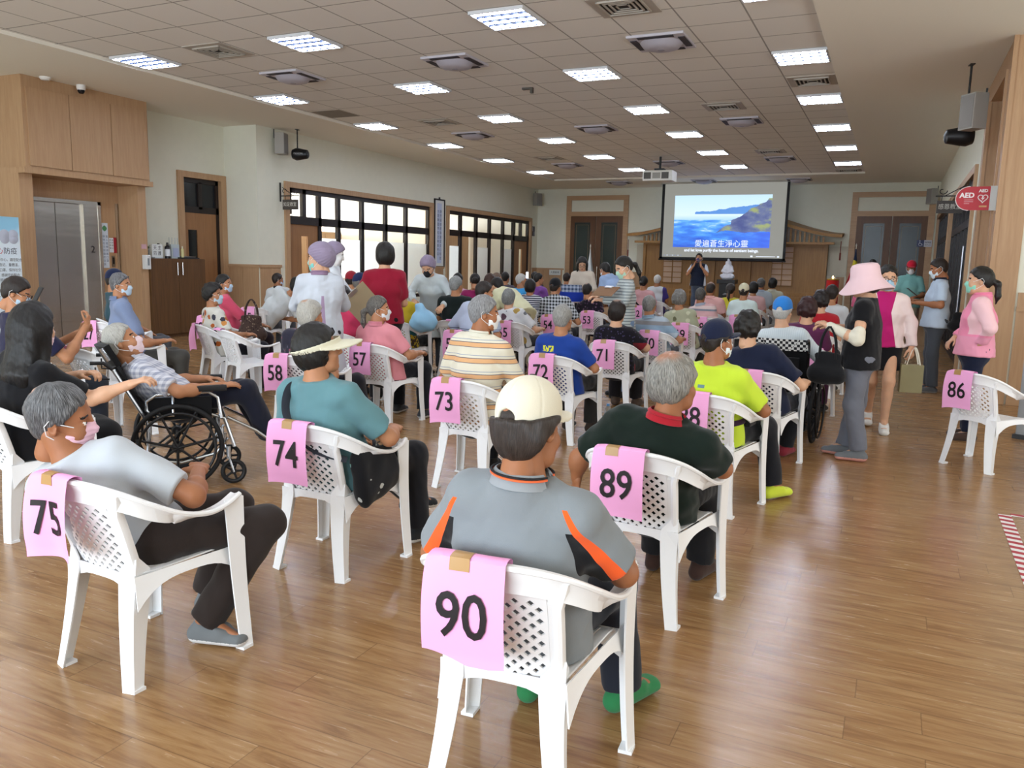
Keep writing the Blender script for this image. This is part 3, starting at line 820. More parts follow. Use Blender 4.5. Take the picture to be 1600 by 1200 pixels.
# right wall: wood portal, then classroom fronts
m = MB(); m.box((XR, 14.6, 3.22), (XR + .2, 27.3, ZS)); m.box((XR, 27.3, 0), (XR + .2, YF, ZS)); m.box((XR, 14.32, 0), (XR + .2, 14.6, ZS))
struct('wall_right', m.build('wall_right', wall))
m = MB(); m.box((XR + .28, 11.2, 0), (6.0, 11.35, ZS)); struct('wall_right_lobby', m.build('wall_right_lobby', wall))
struct('wall_right_side', boxo('wall_right_side', (5.9, YB, 0), (6.05, 11.3, ZS), wall))
m = MB(); m.box((XB, YB - .2, 3.45), (6, YB, ZS)); m.box((XB, YB - .2, 0), (-10.2, YB, 3.45)); m.box((1.2, YB - .2, 0), (6, YB, 3.45)); struct('wall_back', m.build('wall_back', wall))
# portal of light wood on the right
m = MB(); m.box((XR, 11.18, 0), (XR + .28, 11.72, ZS)); m.box((XR, 11.72, 3.98), (XR + .6, 13.72, ZS)); m.box((XR, 13.72, 0), (XR + .28, 14.32, ZS))
m.box((XR + .24, 11.72, 0), (XR + .30, 13.72, 3.98)); m.box((XR - .025, 11.66, 0), (XR + .02, 11.74, 3.98)); m.box((XR - .025, 13.70, 0), (XR + .02, 13.80, 3.98)); m.box((XR - .02, 11.16, 0), (XR + .03, 11.22, ZS))
struct('trim_portal', m.build('trim_portal', WOOD))
# wainscot, rail and skirting
def panels(m, axis, c, a, b, h=1.37, t=.02, sgn=1, pw=.55):
    n = max(1, round(abs(b - a) / pw)); st = (b - a) / n
    for i in range(n):
        p, q = a + i * st + .004, a + (i + 1) * st - .004
        if axis == 'x': m.box((min(c, c + sgn * t), p, .1), (max(c, c + sgn * t), q, h - .03))
        else: m.box((p, min(c, c + sgn * t), .1), (q, max(c, c + sgn * t), h - .03))
m = MB(); panels(m, 'x', XW, 13.27, W1a - .16); panels(m, 'x', XW, W1b + .16, W2a - .16); panels(m, 'x', XW, W2b + .16, YF); panels(m, 'y', 13.25, XB + .02, XW, sgn=-1)
panels(m, 'y', YF, XW, -11.1, sgn=-1); panels(m, 'y', YF, -8.55, -8.0, sgn=-1); panels(m, 'y', YF, -1.7, -1.45, sgn=-1); panels(m, 'y', 11.2, XR + .3, 6, sgn=-1)
panels(m, 'x', XB, 11.0, 11.9)
struct('trim_1', m.build('trim_1', WOOD))
m = MB(); R = lambda lo, hi: m.box(lo, hi)
for (a, b) in ((13.23, W1a - .14), (W1b + .14, W2a - .14), (W2b + .14, YF)): R((XW, a, 1.34), (XW + .04, b, 1.40)); R((XW, a, 0), (XW + .035, b, .12))
R((XB, 13.21, 1.34), (XW + .03, 13.25, 1.40)); R((XB, 13.215, 0), (XW + .03, 13.25, .12))
R((XW, YF - .04, 1.34), (-11.05, YF, 1.40)); R((XR + .3, 11.16, 1.12), (6, 11.2, 1.17)); R((XR + .3, 11.165, 0), (6, 11.2, .12))
struct('baseboard_left', m.build('baseboard_left', WOODH))
# ---------------------------------------------------------------- classroom fronts on the left: door, transom lights, tall panes
GL = Mt('window_glass', 'ffffff', .02, 0, .5); GL.b.inputs['Transmission Weight'].default_value = 1.0; GL.b.inputs['IOR'].default_value = 1.02; GL = GL.m
FILM = Mt('frosted_film', 'eef3f6', .6, 0, .3); _t = FILM.node('ShaderNodeBsdfTranslucent'); _t.inputs[0].default_value = s2l('f2f6f8'); _d = FILM.node('ShaderNodeMixShader'); _d.inputs[0].default_value = .62
FILM.nt.links.new(FILM.b.outputs[0], _d.inputs[1]); FILM.nt.links.new(_t.outputs[0], _d.inputs[2]); FILM.nt.links.new(_d.outputs[0], FILM.nt.nodes['Material Output'].inputs[0]); FILM = FILM.m
def frame_casing(name, x0, a, b, top, wd=.14, dp=.05, sgn=1):
    m = MB(); x1 = x0 + sgn * dp; lo, hi = min(x0 - sgn * .16, x1), max(x0 - sgn * .16, x1)
    m.box((lo, a, 0), (hi, a + wd, top)); m.box((lo, b - wd, 0), (hi, b, top)); m.box((lo, a + wd, top - wd * .85), (hi, b - wd, top))
    return m.build(name, WOOD)
def classroom_front(k, a, b, top, bars, tr, door, film):
    """bars = y of mullion centres; tr = transom bar height; door = index of bay holding the door"""
    root = frame_casing('window_%d' % k, XW, a, b, top); root['kind'] = 'structure'
    f = MB(); xf0, xf1 = XW - .11, XW - .02; A, B = a + .14, b - .14; T = top - .12
    f.box((xf0, A, T - .10), (xf1, B, T)); f.box((xf0, A, tr - .09), (xf1, B, tr + .09))
    for y in bars: f.box((xf0, y - .055, .55 if door is None or abs(y - bars[door + 1]) > .01 else 0), (xf1, y + .055, T - .1))
    d0, d1 = bars[door] + .05, bars[door + 1] - .05
    for i in range(len(bars) - 1):
        if i != door: f.box((xf0, bars[i] + .05, .55), (xf1, bars[i + 1] - .05, .64))
    f.box((xf0, d0, tr + .12), (xf1, d0 + .07, T)); f.box((xf0, (d0 + d1) / 2 - .06, tr + .09), (xf1, (d0 + d1) / 2 + .06, T))
    f.build('window_frame', DARK, root)
    g = MB(); fl = MB()
    for i in range(len(bars) - 1):
        p, q = bars[i] + .055, bars[i + 1] - .055
        g.box((XW - .075, p, tr + .09), (XW - .065, q, T - .1))
        if i != door:
            g.box((XW - .075, p, .64), (XW - .065, q, tr - .09))
            if i in film: fl.box((XW - .085, p, film[i]), (XW - .08, q, 2.03))
    g.build('pane', GL, root); fl.build('frosted_film', FILM, root)
    dr = MB(); dr.box((XW - .10, d0, .01), (XW - .055, d0 + .22, tr - .09)); w_ = (d1 - d0) * .22; c = d0 + (d1 - d0) * .42
    dr = MB(); X0, X1 = XW - .10, XW - .055
    dr.box((X0, d0, .01), (X1, c, tr - .09)); dr.box((X0, c + w_, .01), (X1, d1, tr - .09)); dr.box((X0, c, .01), (X1, c + w_, 1.15)); dr.box((X0, c, 2.05), (X1, c + w_, tr - .09))
    do = dr.build('door_%d' % k, WOODD); do['kind'] = 'structure'
    MB().tube((X1 + .05, d1 - .1, .95), (X1 + .05, d1 - .1, 1.15), .012).tube((X1, d1 - .1, 1.05), (X1 + .05, d1 - .1, 1.05), .008).build('door_handle', plain('b8b8b8', .25, 1), do)
classroom_front(1, W1a, W1b, WT, [14.22, 15.31, 16.03, 16.99, 18.03, 19.01, 20.19], 2.39, 0, {1: .65, 2: 1.1, 3: .65, 4: .65, 5: .65})
classroom_front(2, W2a, W2b, WT - .02, [21.28, 22.09, 23.12, 24.07, 25.08, 25.9, 27.14], 2.42, 5, {0: .65, 2: .65, 4: .65})
# rooms behind the panes
m = MB(); m.box((-19.8, 13.4, 0), (-19.7, 29, 4)); m.box((-19.8, 20.55, 0), (XW - .2, 20.65, 4)); m.box((-19.8, 13.25, 0), (XB - .2, 13.43, 4)); m.box((-19.8, 28.6, 0), (XW - .2, 28.7, 4))
struct('wall_classroom', m.build('wall_classroom', plain('e6e4da', .85)))
struct('ceiling_classroom', boxo('ceiling_classroom', (-19.8, 13.3, 3.6), (XW - .18, 28.7, 3.7), plain('e4e0d6', .9)))
def classroom_lamp(x, y):
    o = boxo('ceiling_light', (x - .6, y - .15, 3.54), (x + .6, y + .15, 3.6), emit('f2f8ff', 9.0, 'classroom_tube'))
    return o
for i, (x, y) in enumerate(((-14.2, 15), (-14.2, 17.5), (-17, 16.2), (-14.2, 22.5), (-14.2, 25.5), (-17, 24))):
    tag(classroom_lamp(x, y), 'long white ceiling lamp in the classroom behind the glass wall', 'ceiling light', 'classroom ceiling lamps')
WIN = emit('f4faff', 6, 'classroom_daylight')
for k, (y0, y1) in enumerate(((16.2, 18.4), (19.0, 20.3))):
    f = MB(); f.box((-19.7, y0 - .08, .9), (-19.6, y0, 3.2)); f.box((-19.7, y1, .9), (-19.6, y1 + .08, 3.2)); f.box((-19.7, y0 - .08, 3.12), (-19.6, y1 + .08, 3.2)); f.box((-19.7, y0 - .08, .9), (-19.6, y1 + .08, .98)); f.box((-19.7, (y0 + y1) / 2 - .04, .9), (-19.6, (y0 + y1) / 2 + .04, 3.2))
    wo = f.build('window_%d' % (5 + k), DARK); wo['kind'] = 'structure'
    boxo('pane', (-19.69, y0, .98), (-19.66, y1, 3.12), WIN, wo)
def cupboard(y0, y1, x1, h, label):
    t = empty('cupboard', (x1, (y0 + y1) / 2, 0), 0, label, 'cupboard'); d = (y1 - y0) / 2
    boxo('carcass', (-.5, -d, 0), (-.02, d, h), WOODH, t); n = max(2, round(2 * d / .8))
    for i in range(n):
        do = boxo('door', (-.02, -d + 2 * d * i / n + .01, .08), (0, -d + 2 * d * (i + 1) / n - .01, h - .05), WOOD, t)
cupboard(17.2, 20.4, -15.4, 2.35, 'light wooden cupboard seen through the nearer classroom glass')
cupboard(22.4, 28.2, -15.2, 2.75, 'tall light wooden cupboard seen through the farther classroom glass')
# ---------------------------------------------------------------- store door on the recessed wall
root = frame_casing('door_3', XB, 11.96, 13.44 - .2, 3.23); root['kind'] = 'structure'
f = MB(); f.box((XB - .12, 12.08, 2.42), (XB - .04, 13.14, 2.55)); f.box((XB - .12, 12.08, 3.02), (XB - .04, 13.14, 3.12)); f.box((XB - .12, 12.08, 2.5), (XB - .04, 12.14, 3.05)); f.box((XB - .12, 12.55, 2.5), (XB - .04, 12.65, 3.05)); f.box((XB - .12, 13.02, 0), (XB - .04, 13.14, 3.1)); f.build('window_frame', DARK, root)
boxo('pane', (XB - .09, 12.1, 2.5), (XB - .08, 13.1, 3.05), plain('1d2024', .15), root)
f = MB(); f.box((XB - .10, 12.08, .01), (XB - .05, 12.26, 2.42)); f.box((XB - .10, 12.50, .01), (XB - .05, 13.02, 2.42)); f.box((XB - .10, 12.26, .01), (XB - .05, 12.50, .95)); f.box((XB - .10, 12.26, 2.08), (XB - .05, 12.5, 2.42)); f.build('door_leaf', WOODD, root)
boxo('door_pane', (XB - .08, 12.26, .95), (XB - .07, 12.5, 2.08), plain('14161a', .15), root)
boxo('store_room_back', (XB - .3, 11.9, 0), (XB - .22, 13.4, 3.2), DARK, root)
# ---------------------------------------------------------------- far double doors
def far_door(k, a, b, top, dtop, da, db):
    root = MB().box((a, YF - .06, 0), (a + .18, YF, top)).box((b - .18, YF - .06, 0), (b, YF, top)).box((a + .18, YF - .06, top - .16), (b - .18, YF, top)).box((a + .18, YF - .06, dtop), (b - .18, YF, dtop + .16)).build('door_%d' % k, WOODH)
    root['kind'] = 'structure'; mid = (da + db) / 2
    BR = wood_mat('brown_door_frame', '6d4626', '5c3a1f', '4a2d17')
    for p, q in ((da, mid - .01), (mid + .01, db)):
        l = MB(); l.box((p, YF - .05, 0), (p + .2, YF - .01, dtop)); l.box((q - .2, YF - .05, 0), (q, YF - .01, dtop)); l.box((p + .2, YF - .05, dtop - .22), (q - .2, YF - .01, dtop)); l.box((p + .2, YF - .05, 0), (q - .2, YF - .01, .35))
        lo = l.build('door_leaf', BR, root)
        boxo('door_pane', (p + .2, YF - .035, .35), (q - .2, YF - .025, dtop - .22), plain('26332f' if k == 4 else '2a3436', .25), lo)
        e = MB(); e.box((p + .26, YF - .04, .45), (p + .28, YF - .036, dtop - .3)); e.box((q - .28, YF - .04, .45), (q - .26, YF - .036, dtop - .3)); e.box((p + .26, YF - .04, dtop - .32), (q - .26, YF - .036, dtop - .3)); e.build('etched_line', plain('6a5a40', .3), lo)
    for s in (-1, 1):
        h = MB(); h.tube((mid + s * .12, YF - .11, .75), (mid + s * .12, YF - .11, 1.5), .016); h.tube((mid + s * .12, YF - .11, .85), (mid + s * .12, YF - .04, .85), .01); h.tube((mid + s * .12, YF - .11, 1.4), (mid + s * .12, YF - .04, 1.4), .01); h.build('door_handle', plain('c8c4b8', .25, 1), root, True)
far_door(4, -10.99, -8.66, 4.0, 3.28, -10.86, -8.84)
far_door(5, -1.40, .95, 3.98, 3.24, -1.22, .80)
# ---------------------------------------------------------------- right classroom fronts, dark behind
def dark_front(k, a, b, n, handle=None):
    root = frame_casing('window_%d' % k, XR, a, b, 3.22, .14, .05, -1); root['kind'] = 'structure'
    f = MB(); A, B = a + .14, b - .14
    f.box((XR + .02, A, 3.0), (XR + .11, B, 3.1)); f.box((XR + .02, A, 2.33), (XR + .11, B, 2.47)); f.box((XR + .02, A, 0), (XR + .11, B, .1))
    for i in range(n + 1): y = A + (B - A) * i / n; f.box((XR + .02, y - .05, 0), (XR + .11, y + .05, 3.1))
    f.build('window_frame', DARK, root); boxo('pane', (XR + .06, A, .1), (XR + .07, B, 3.0), plain('1a1b20', .12), root)
    if handle: MB().tube((XR - .03, handle, .9), (XR - .03, handle, 2.0), .016).build('door_handle', plain('b9bcc4', .3, 1), root, True)
dark_front(3, 14.6, 20.6, 6, 15.6); dark_front(4, 20.9, 27.3, 6)
# ---------------------------------------------------------------- lettering
def text(name, body, size, mat, parent, fn, depth=0.0, bold=0.0, xs=1.0, space=1.0, sub=False):
    """text as a mesh part; fn maps letter-plane (x,y) centred on 0 to 3-D"""
    c = bpy.data.curves.new(name, 'FONT'); c.body = body; c.size = size; c.align_x = 'CENTER'; c.align_y = 'CENTER'; c.offset = bold; c.space_character = space; c.resolution_u = 3
    o = bpy.data.objects.new(name, c); COL.objects.link(o)
    dg = bpy.context.evaluated_depsgraph_get(); me = bpy.data.meshes.new_from_object(o.evaluated_get(dg)); bpy.data.objects.remove(o)
    me.name = name
    if sub:
        bm = bmesh.new(); bm.from_mesh(me); bmesh.ops.triangulate(bm, faces=bm.faces[:]); bmesh.ops.subdivide_edges(bm, edges=[e for e in bm.edges if e.calc_length() > .02], cuts=3, use_grid_fill=False); bmesh.ops.triangulate(bm, faces=bm.faces[:]); bm.to_mesh(me); bm.free()
    for v in me.vertices: v.co = fn(v.co.x * xs, v.co.y)
    me.materials.clear(); me.materials.append(mat)
    o = bpy.data.objects.new(name, me); COL.objects.link(o)
    if parent is not None: o.parent = parent
    return o
INK = plain('1a1216', .6)
# ---------------------------------------------------------------- ceiling fittings
def tree_copy(root, loc, rz=0.0, label=None, group=None):
    r = root.copy(); COL.objects.link(r); r.location = loc; r.rotation_euler = (0, 0, rz)
    if label: r['label'] = label
    if group: r['group'] = group
    for ch in root.children:
        c = ch.copy(); COL.objects.link(c); c.parent = r
        for gch in ch.children:
            d = gch.copy(); COL.objects.link(d); d.parent = c
    return r
def place(proto, used, loc, rz, label, group):
    if not used: used.append(1); proto.location = loc; proto.rotation_euler = (0, 0, rz); proto['label'] = label; proto['group'] = group; return proto
    return tree_copy(proto, loc, rz, label, group)
TUBE = emit('e4eeff', 52, 'fluorescent_tube')
t0_ = empty('ceiling_light', cat='ceiling light')
S = .335; m = MB()
for a, b, c, d in ((-S, -S, S, -S + .02), (-S, S - .02, S, S), (-S, -S, -S + .02, S), (S - .02, -S, S, S)): m.box((a, b, -.035), (c, d, .0))
m.build('frame', plain('d8dade', .5), t0_); boxo('reflector', (-S + .02, -S + .02, -.004), (S - .02, S - .02, 0), plain('1c2438', .5), t0_)
for i in range(4): MB().sweep([(-S + .03, -.24 + .16 * i, -.02), (S - .03, -.24 + .16 * i, -.02)], .013, 8).build('tube', TUBE, t0_, True)
m = MB()
for i in range(1, 6): x = -S + 2 * S * i / 6; m.box((x - .003, -S + .02, -.034), (x + .003, S - .02, -.006))
for i in range(5): y = -.32 + .16 * i; m.box((-S + .02, y - .004, -.034), (S - .02, y + .004, -.006))
m.build('louver', plain('222c44', .35), t0_)
LX = [-9.94, -7.07, -4.20, -1.33]; RN = ['nearest', 'second', 'third', 'fourth', 'fifth', 'sixth']; CN = ['along the window wall side', 'in the column above the left seats', 'in the column leading to the projector', 'in the column beside the plain right ceiling']
used = []
for c, x in enumerate(LX):
    for r in range(-3, 6):
        y = 8.65 + 2.855 * r
        rn = RN[r] if r >= 0 else 'out of view'
        place(t0_, used, (x, y, ZM), 0, ('square louvred ceiling light, %s one %s' % (rn, CN[c])) if r >= 0 else 'square louvred ceiling light over the entrance end behind the viewpoint', 'square ceiling lights')
fan = empty('ceiling_fan_panel', cat='ceiling fan')
m = MB(); m.box((-.35, -.35, -.03), (.35, .35, 0)); m.build('plate', plain('c6c3cc', .5), fan, bevel=.006)
MB().lathe([(.0, -.115), (.14, -.108), (.22, -.085), (.265, -.03)], 32).build('grille', plain('b5b2bd', .5), fan, True)
for k in range(4):
    a = k * PI / 2; m = MB().box((-.22, .255, -.038), (.22, .335, -.028)); s_ = m.build('slot', plain('37343c', .6), fan); s_.rotation_euler = (0, 0, a)
MB().lathe([(.04, -.118), (.045, -.114), (.03, -.119)], 16).build('hub', plain('9a98a2', .5), fan, True)
used = []
for i, (x, y, zz) in enumerate([(-2.84, 10.2, ZM), (-5.75, 10.2, ZM), (-8.55, 10.15, ZM), (-2.84, 16.0, ZM), (-5.72, 16.0, ZM), (-8.55, 16.0, ZM), (-2.84, 21.6, ZM), (-5.68, 21.7, ZM), (-8.5, 21.5, ZM), (-2.85, 26.2, ZS), (-5.66, 26.0, ZS), (-8.4, 25.9, ZS)]):
    place(fan, used, (x, y, zz), 0, 'grey square ceiling fan panel with round grille, %s' % (['right one of the nearest row', 'middle one of the nearest row', 'left one of the nearest row', 'right one of the second row', 'middle one of the second row', 'left one of the second row', 'right one of the third row', 'middle one near the projector', 'left one of the third row', 'above the right edge of the screen', 'above the middle of the screen', 'left of the screen above the double door'][i]), 'ceiling fan panels')
vent = empty('air_vent', cat='air vent')
m = MB(); m.box((-.33, -.33, -.012), (.33, .33, 0)); m.build('plate', plain('b3aca2', .5), vent)
MB().box((-.22, -.22, -.014), (.22, .22, -.010)).build('opening', plain('2c2824', .8), vent)
m = MB()
for k in range(4):
    q = .24 - .055 * k
    for a, b, c, d in ((-q, -q, q, -q + .018), (-q, q - .018, q, q), (-q, -q, -q + .018, q), (q - .018, -q, q, q)): m.box((a, b, -.03 + .003 * k), (c, d, -.012))
m.build('louver_ring', plain('b8b1a6', .5), vent)
used = []
for i, (x, y) in enumerate([(-2.86, 8.72), (-8.5, 8.6), (-1.33, 13.02), (-2.9, 14.55), (-8.45, 14.4), (-8.45, 20.1), (-2.9, 20.3), (-1.4, 24.6)]):
    place(vent, used, (x, y, ZM), 0, 'square louvred air vent in the tiled ceiling, ' + ['nearest to the viewpoint', 'above the lift side', 'between two lights at the right edge', 'right column, second from the viewpoint', 'left column, second from the viewpoint', 'left column, near the projector', 'right column, near the projector', 'at the far right corner'][i], 'ceiling air vents')
tag(MB().box((-.33, -.33, -.006), (.33, .33, 0)).build('ceiling_hatch', plain('8d867c', .8)), 'plain darker hatch in the tiled ceiling near the window wall', 'hatch').location = (-9.94, 13.0, ZM)
cm = empty('security_camera', (-12.2, 9.32, ZS), 0, 'white dome camera with dark lens under the ceiling before the wood cabinet', 'camera')
MB().lathe([(.07, 0), (.07, -.05), (.06, -.08)], 20).build('base', plain('e8e6e2', .4), cm, True); MB().lathe([(.055, -.08), (.05, -.11), (.03, -.135), (.0, -.14)], 20).build('lens_dome', plain('15151a', .1), cm, True)
sd = empty('smoke_detector', (-12.22, 8.72, ZS), 0, 'small white round detector at the ceiling above the wood cabinet', 'smoke detector')
MB().lathe([(.085, 0), (.085, -.02), (.06, -.045), (.0, -.05)], 20).build('housing', plain('ecebe6', .5), sd, True)
hk = empty('ceiling_sensor', (-5.5, 12.1, ZM), 0, 'small dark sensor bracket hanging from the middle of the tiled ceiling', 'sensor')
MB().box((-.09, -.03, -.03), (.09, .03, 0)).box((.05, -.03, -.09), (.09, .03, -.03)).build('bracket', plain('55504a', .5), hk)
# ---------------------------------------------------------------- white plastic armchair
def crom(P, n):
    P = np.array(P, float); P = np.vstack([2 * P[0] - P[1], P, 2 * P[-1] - P[-2]]); out = []
    for u in np.linspace(0, len(P) - 3 - 1e-9, n):
        i = int(u); t = u - i; a, b, c, d = P[i:i + 4]
        out.append(.5 * (2 * b + (c - a) * t + (2 * a - 5 * b + 4 * c - d) * t * t + (3 * b - a - 3 * c + d) * t ** 3))
    return np.array(out)
half = [(.275, .215, .640), (.292, .13, .618), (.296, .04, .612), (.288, -.07, .640), (.262, -.17, .692), (.212, -.255, .742), (.13, -.312, .772), (0, -.335, .780)]
RIM = crom(half + [(-x, y, z) for x, y, z in half[-2::-1]], 61)
def rim_y(x):
    m_ = RIM[(RIM[:, 2] > .65)]; o = np.argsort(m_[:, 0]); return np.interp(x, m_[o, 0], m_[o, 1]), np.interp(x, m_[o, 0], m_[o, 2])
PLAST = Mt('white_plastic', 'eff0f1', .36, 0, .5).m
chair0 = empty('plastic_armchair', cat='chair')
def build_chair(root):
    # rim: wide band, upright behind, lying flat along the arms
    n = len(RIM); V = []; F = []; prof = [(-.004, -.012), (.004, -.008), (.004, .5), (.004, 1.0), (-.004, 1.0), (-.012, .96), (-.006, .5), (-.016, .06)]
    for i, p in enumerate(RIM):
        q = abs(i / (n - 1) - .5) * 2; f = min(1, max(0, (q - .35) / .4)); f = f * f * (3 - 2 * f)
        inn = np.array((-p[0], -.0 - p[1] * (1 - f), 0)); inn /= np.linalg.norm(inn) + 1e-9
        if f > .99: inn = np.array((-np.sign(p[0]), 0, 0))
        dn = np.array((0, .28, -1.0)) * (1 - f) + np.array((0, 0, -.12)) * f + inn * f * .9; dn /= np.linalg.norm(dn)
        th = inn * (1 - f) + np.array((0, 0, -1.0)) * f; th -= dn * (th @ dn); th /= np.linalg.norm(th)
        L = .085 * (1 - f) + .052 * f
        for a, b in prof: V.append(p + th * (a + .010) + dn * b * L)
    k = len(prof)
    for i in range(n - 1):
        for j in range(k): F.append((i * k + j, i * k + (j + 1) % k, (i + 1) * k + (j + 1) % k, (i + 1) * k + j))
    F += [tuple(range(k)), tuple((n - 1) * k + j for j in range(k))]
    q = [i for i in range(n)]
    def part(i0, i1, name):
        m = MB(); idx = range(i0, i1 + 1); VV = [V[i * k + j] for i in idx for j in range(k)]; nn = len(idx)
        FF = [(i * k + j, i * k + (j + 1) % k, (i + 1) * k + (j + 1) % k, (i + 1) * k + j) for i in range(nn - 1) for j in range(k)] + [tuple(range(k)), tuple((nn - 1) * k + j for j in range(k))]
        m.add(VV, FF)
        lip = np.array([RIM[i] for i in idx]); m.sweep(lip + (0, 0, -.004), .009, 8); m.build(name, PLAST, root, True)
    part(0, 17, 'armrest'); part(43, 60, 'armrest'); part(17, 43, 'top_rail')
    # latticed back
    hw = lambda v: .175 - .012 * v
    def S(u, v):   # u -1..1 across, v 0 top .. 1 seat
        x = u * hw(v); yt, zt = rim_y(x); z0 = zt - .07; z = z0 + (.40 - z0) * v
        y = (yt + .035) + ((-.185 + .9 * x * x) - (yt + .035)) * (v ** .85)
        return (x, y, z)
    bm = bmesh.new(); nc, nr = 7, 8
    def quad(ps):
        try: bm.faces.new([bm.verts.new(S(*p)) for p in ps])
        except ValueError: pass
    def clip(poly):
        for ax, s_, lim in ((0, 1, .84), (0, -1, .84), (1, 1, 1.0), (1, -1, 0.0)):
            o = []
            for i in range(len(poly)):
                a, b = poly[i], poly[(i + 1) % len(poly)]; da, db = s_ * a[ax] - lim, s_ * b[ax] - lim
                if da <= 1e-9: o.append(a)
                if (da < -1e-9 and db > 1e-9) or (da > 1e-9 and db < -1e-9):
                    t = da / (da - db); o.append((a[0] + (b[0] - a[0]) * t, a[1] + (b[1] - a[1]) * t))
            poly = o
            if len(poly) < 3: return []
        return poly
    du, dv = .84 * 2 / nc, 1 / nr
    for r in range(-1, nr * 2 + 1):
        for c in range(-1, nc + 1):
            u0 = -.84 + (c + .5 + (.5 if r % 2 else 0)) * du; v0 = (r + 1) * dv / 2
            P = [(u0 - du / 2, v0), (u0, v0 - dv / 2), (u0 + du / 2, v0), (u0, v0 + dv / 2)]
            if min(p[0] for p in P) > -.85 and max(p[0] for p in P) < .85 and min(p[1] for p in P) > .05 and max(p[1] for p in P) < 1.01:
                w_ = .56 if v0 < .8 else .5; Q = [(u0 + (p[0] - u0) * w_, v0 + (p[1] - v0) * w_) for p in P]
                for i in range(4): quad([P[i], P[(i + 1) % 4], Q[(i + 1) % 4], Q[i]])
            else:
                q = clip(P)
                if q: quad(q)
    for s_ in (-1, 1):
        for j in range(10): quad([(s_ * .84, j / 10), (s_ * 1.0, j / 10), (s_ * 1.0, (j + 1) / 10), (s_ * .84, (j + 1) / 10)])
    bmesh.ops.remove_doubles(bm, verts=bm.verts[:], dist=.0008)
    bmesh.ops.recalc_face_normals(bm, faces=bm.faces[:]); bmesh.ops.solidify(bm, geom=bm.faces[:], thickness=.006)
    me = bpy.data.meshes.new('backrest'); bm.to_mesh(me); bm.free(); me.materials.append(PLAST)
    o = bpy.data.objects.new('backrest', me); COL.objects.link(o); o.parent = root
    # side posts of the back
    for s_ in (-1, 1):
        m = MB()
        P = [S(s_ * 1.0, v) for v in np.linspace(0, 1, 9)]; P = [np.array(p) for p in P]; P[0] = P[0] + (s_ * .02, .0, .045)
        m.sweep(P, [(.016, .020)] * 9, 8, up=(1, 0, 0))
        m.build('back_post', PLAST, root, True)
    # seat: slatted pan with skirt
    m = MB(); nsl = 11
    for i in range(nsl):
        u0, u1 = -1 + 2 * i / nsl + .012, -1 + 2 * (i + 1) / nsl - .012
        def fs(a, b, u0=u0, u1=u1):
            y = -.185 + .40 * b; hwid = .180 + .055 * b; x = (u0 + (u1 - u0) * a) * hwid
            return (x, y, .402 + .012 * (x / .2) ** 2 + .012 * max(0, b - .3) - .035 * max(0, b - .88) / .12)
        m.grid(fs, 2, 10, 0, -.006)
    for s_ in (-1, 1):      # arched skirts along the sides
        def sk(a, b, s_=s_):
            y = -.20 + .43 * a; x = s_ * (.187 + .062 * a); dip = .035 + .09 * abs(2 * a - 1) ** 3
            return (x + s_ * .012 * b, y, .415 + .01 * a - dip * b)
        m.grid(sk, 14, 3, 0, .005)
    m.grid(lambda a, b: (-.19 + .38 * a, -.196, .42 - (.035 + .11 * abs(2 * a - 1) ** 4) * b), 10, 2, 0, .005)
    m.grid(lambda a, b: (-.245 + .49 * a, .222, .405 - (.035 + .06 * abs(2 * a - 1) ** 3) * b), 10, 2, 0, .005)
    m.build('seat', PLAST, root, True)
    # legs: open angle sections
    def leg(A, B, fx0, fy0, fx1, fy1, sx, sy, ymid=None):
        m = MB(); N = 10; V = []
        for i in range(N + 1):
            t = i / N; c = np.array(A) + (np.array(B) - np.array(A)) * t; c = c + np.array((sx * .010 * math.sin(PI * t) * -1, 0, 0))
            wx = (fx0 + (fx1 - fx0) * t ** .7) * (1 if sy > 0 else min(1, .35 + t * 5.5)); wy = (fy0 + (fy1 - fy0) * t ** .7) * (1 if sy > 0 else min(1, .2 + t * 5.5)); th = .006
            for (a, b) in ((0, 0), (-sx * wx, .012 * sy), (-sx * wx, .012 * sy - sy * th), (-sx * th, -sy * th), (-sx * (th + .012), -sy * wy), (-sx * .012, -sy * wy)): V.append(c + np.array((a, b, 0)))
        F = [(i * 6 + j, i * 6 + (j + 1) % 6, (i + 1) * 6 + (j + 1) % 6, (i + 1) * 6 + j) for i in range(N) for j in range(6)] + [tuple(range(6)), tuple(N * 6 + j for j in range(6))]
        m.add(V, F)
        b = np.array(B); m.box((min(b[0], b[0] - sx * fx1), min(b[1], b[1] - sy * fy1), 0), (max(b[0], b[0] - sx * fx1), max(b[1], b[1] - sy * fy1), .012))
        m.build('leg', PLAST, root, True)
    for s_ in (-1, 1):
        leg((s_ * .186, -.186, .475), (s_ * .222, -.245, 0), .085, .10, .05, .048, s_, -1)
        leg((s_ * .287, .222, .628), (s_ * .300, .240, 0), .055, .085, .045, .050, s_, 1)
build_chair(chair0)
PINK = Mt('pink_paper', 'f0a9d6', .8, 0, .2); PINK.b.inputs['Transmission Weight'].default_value = 0; PINK = PINK.m
TAPE = plain('b08a58', .35)
SIGNN = [0]
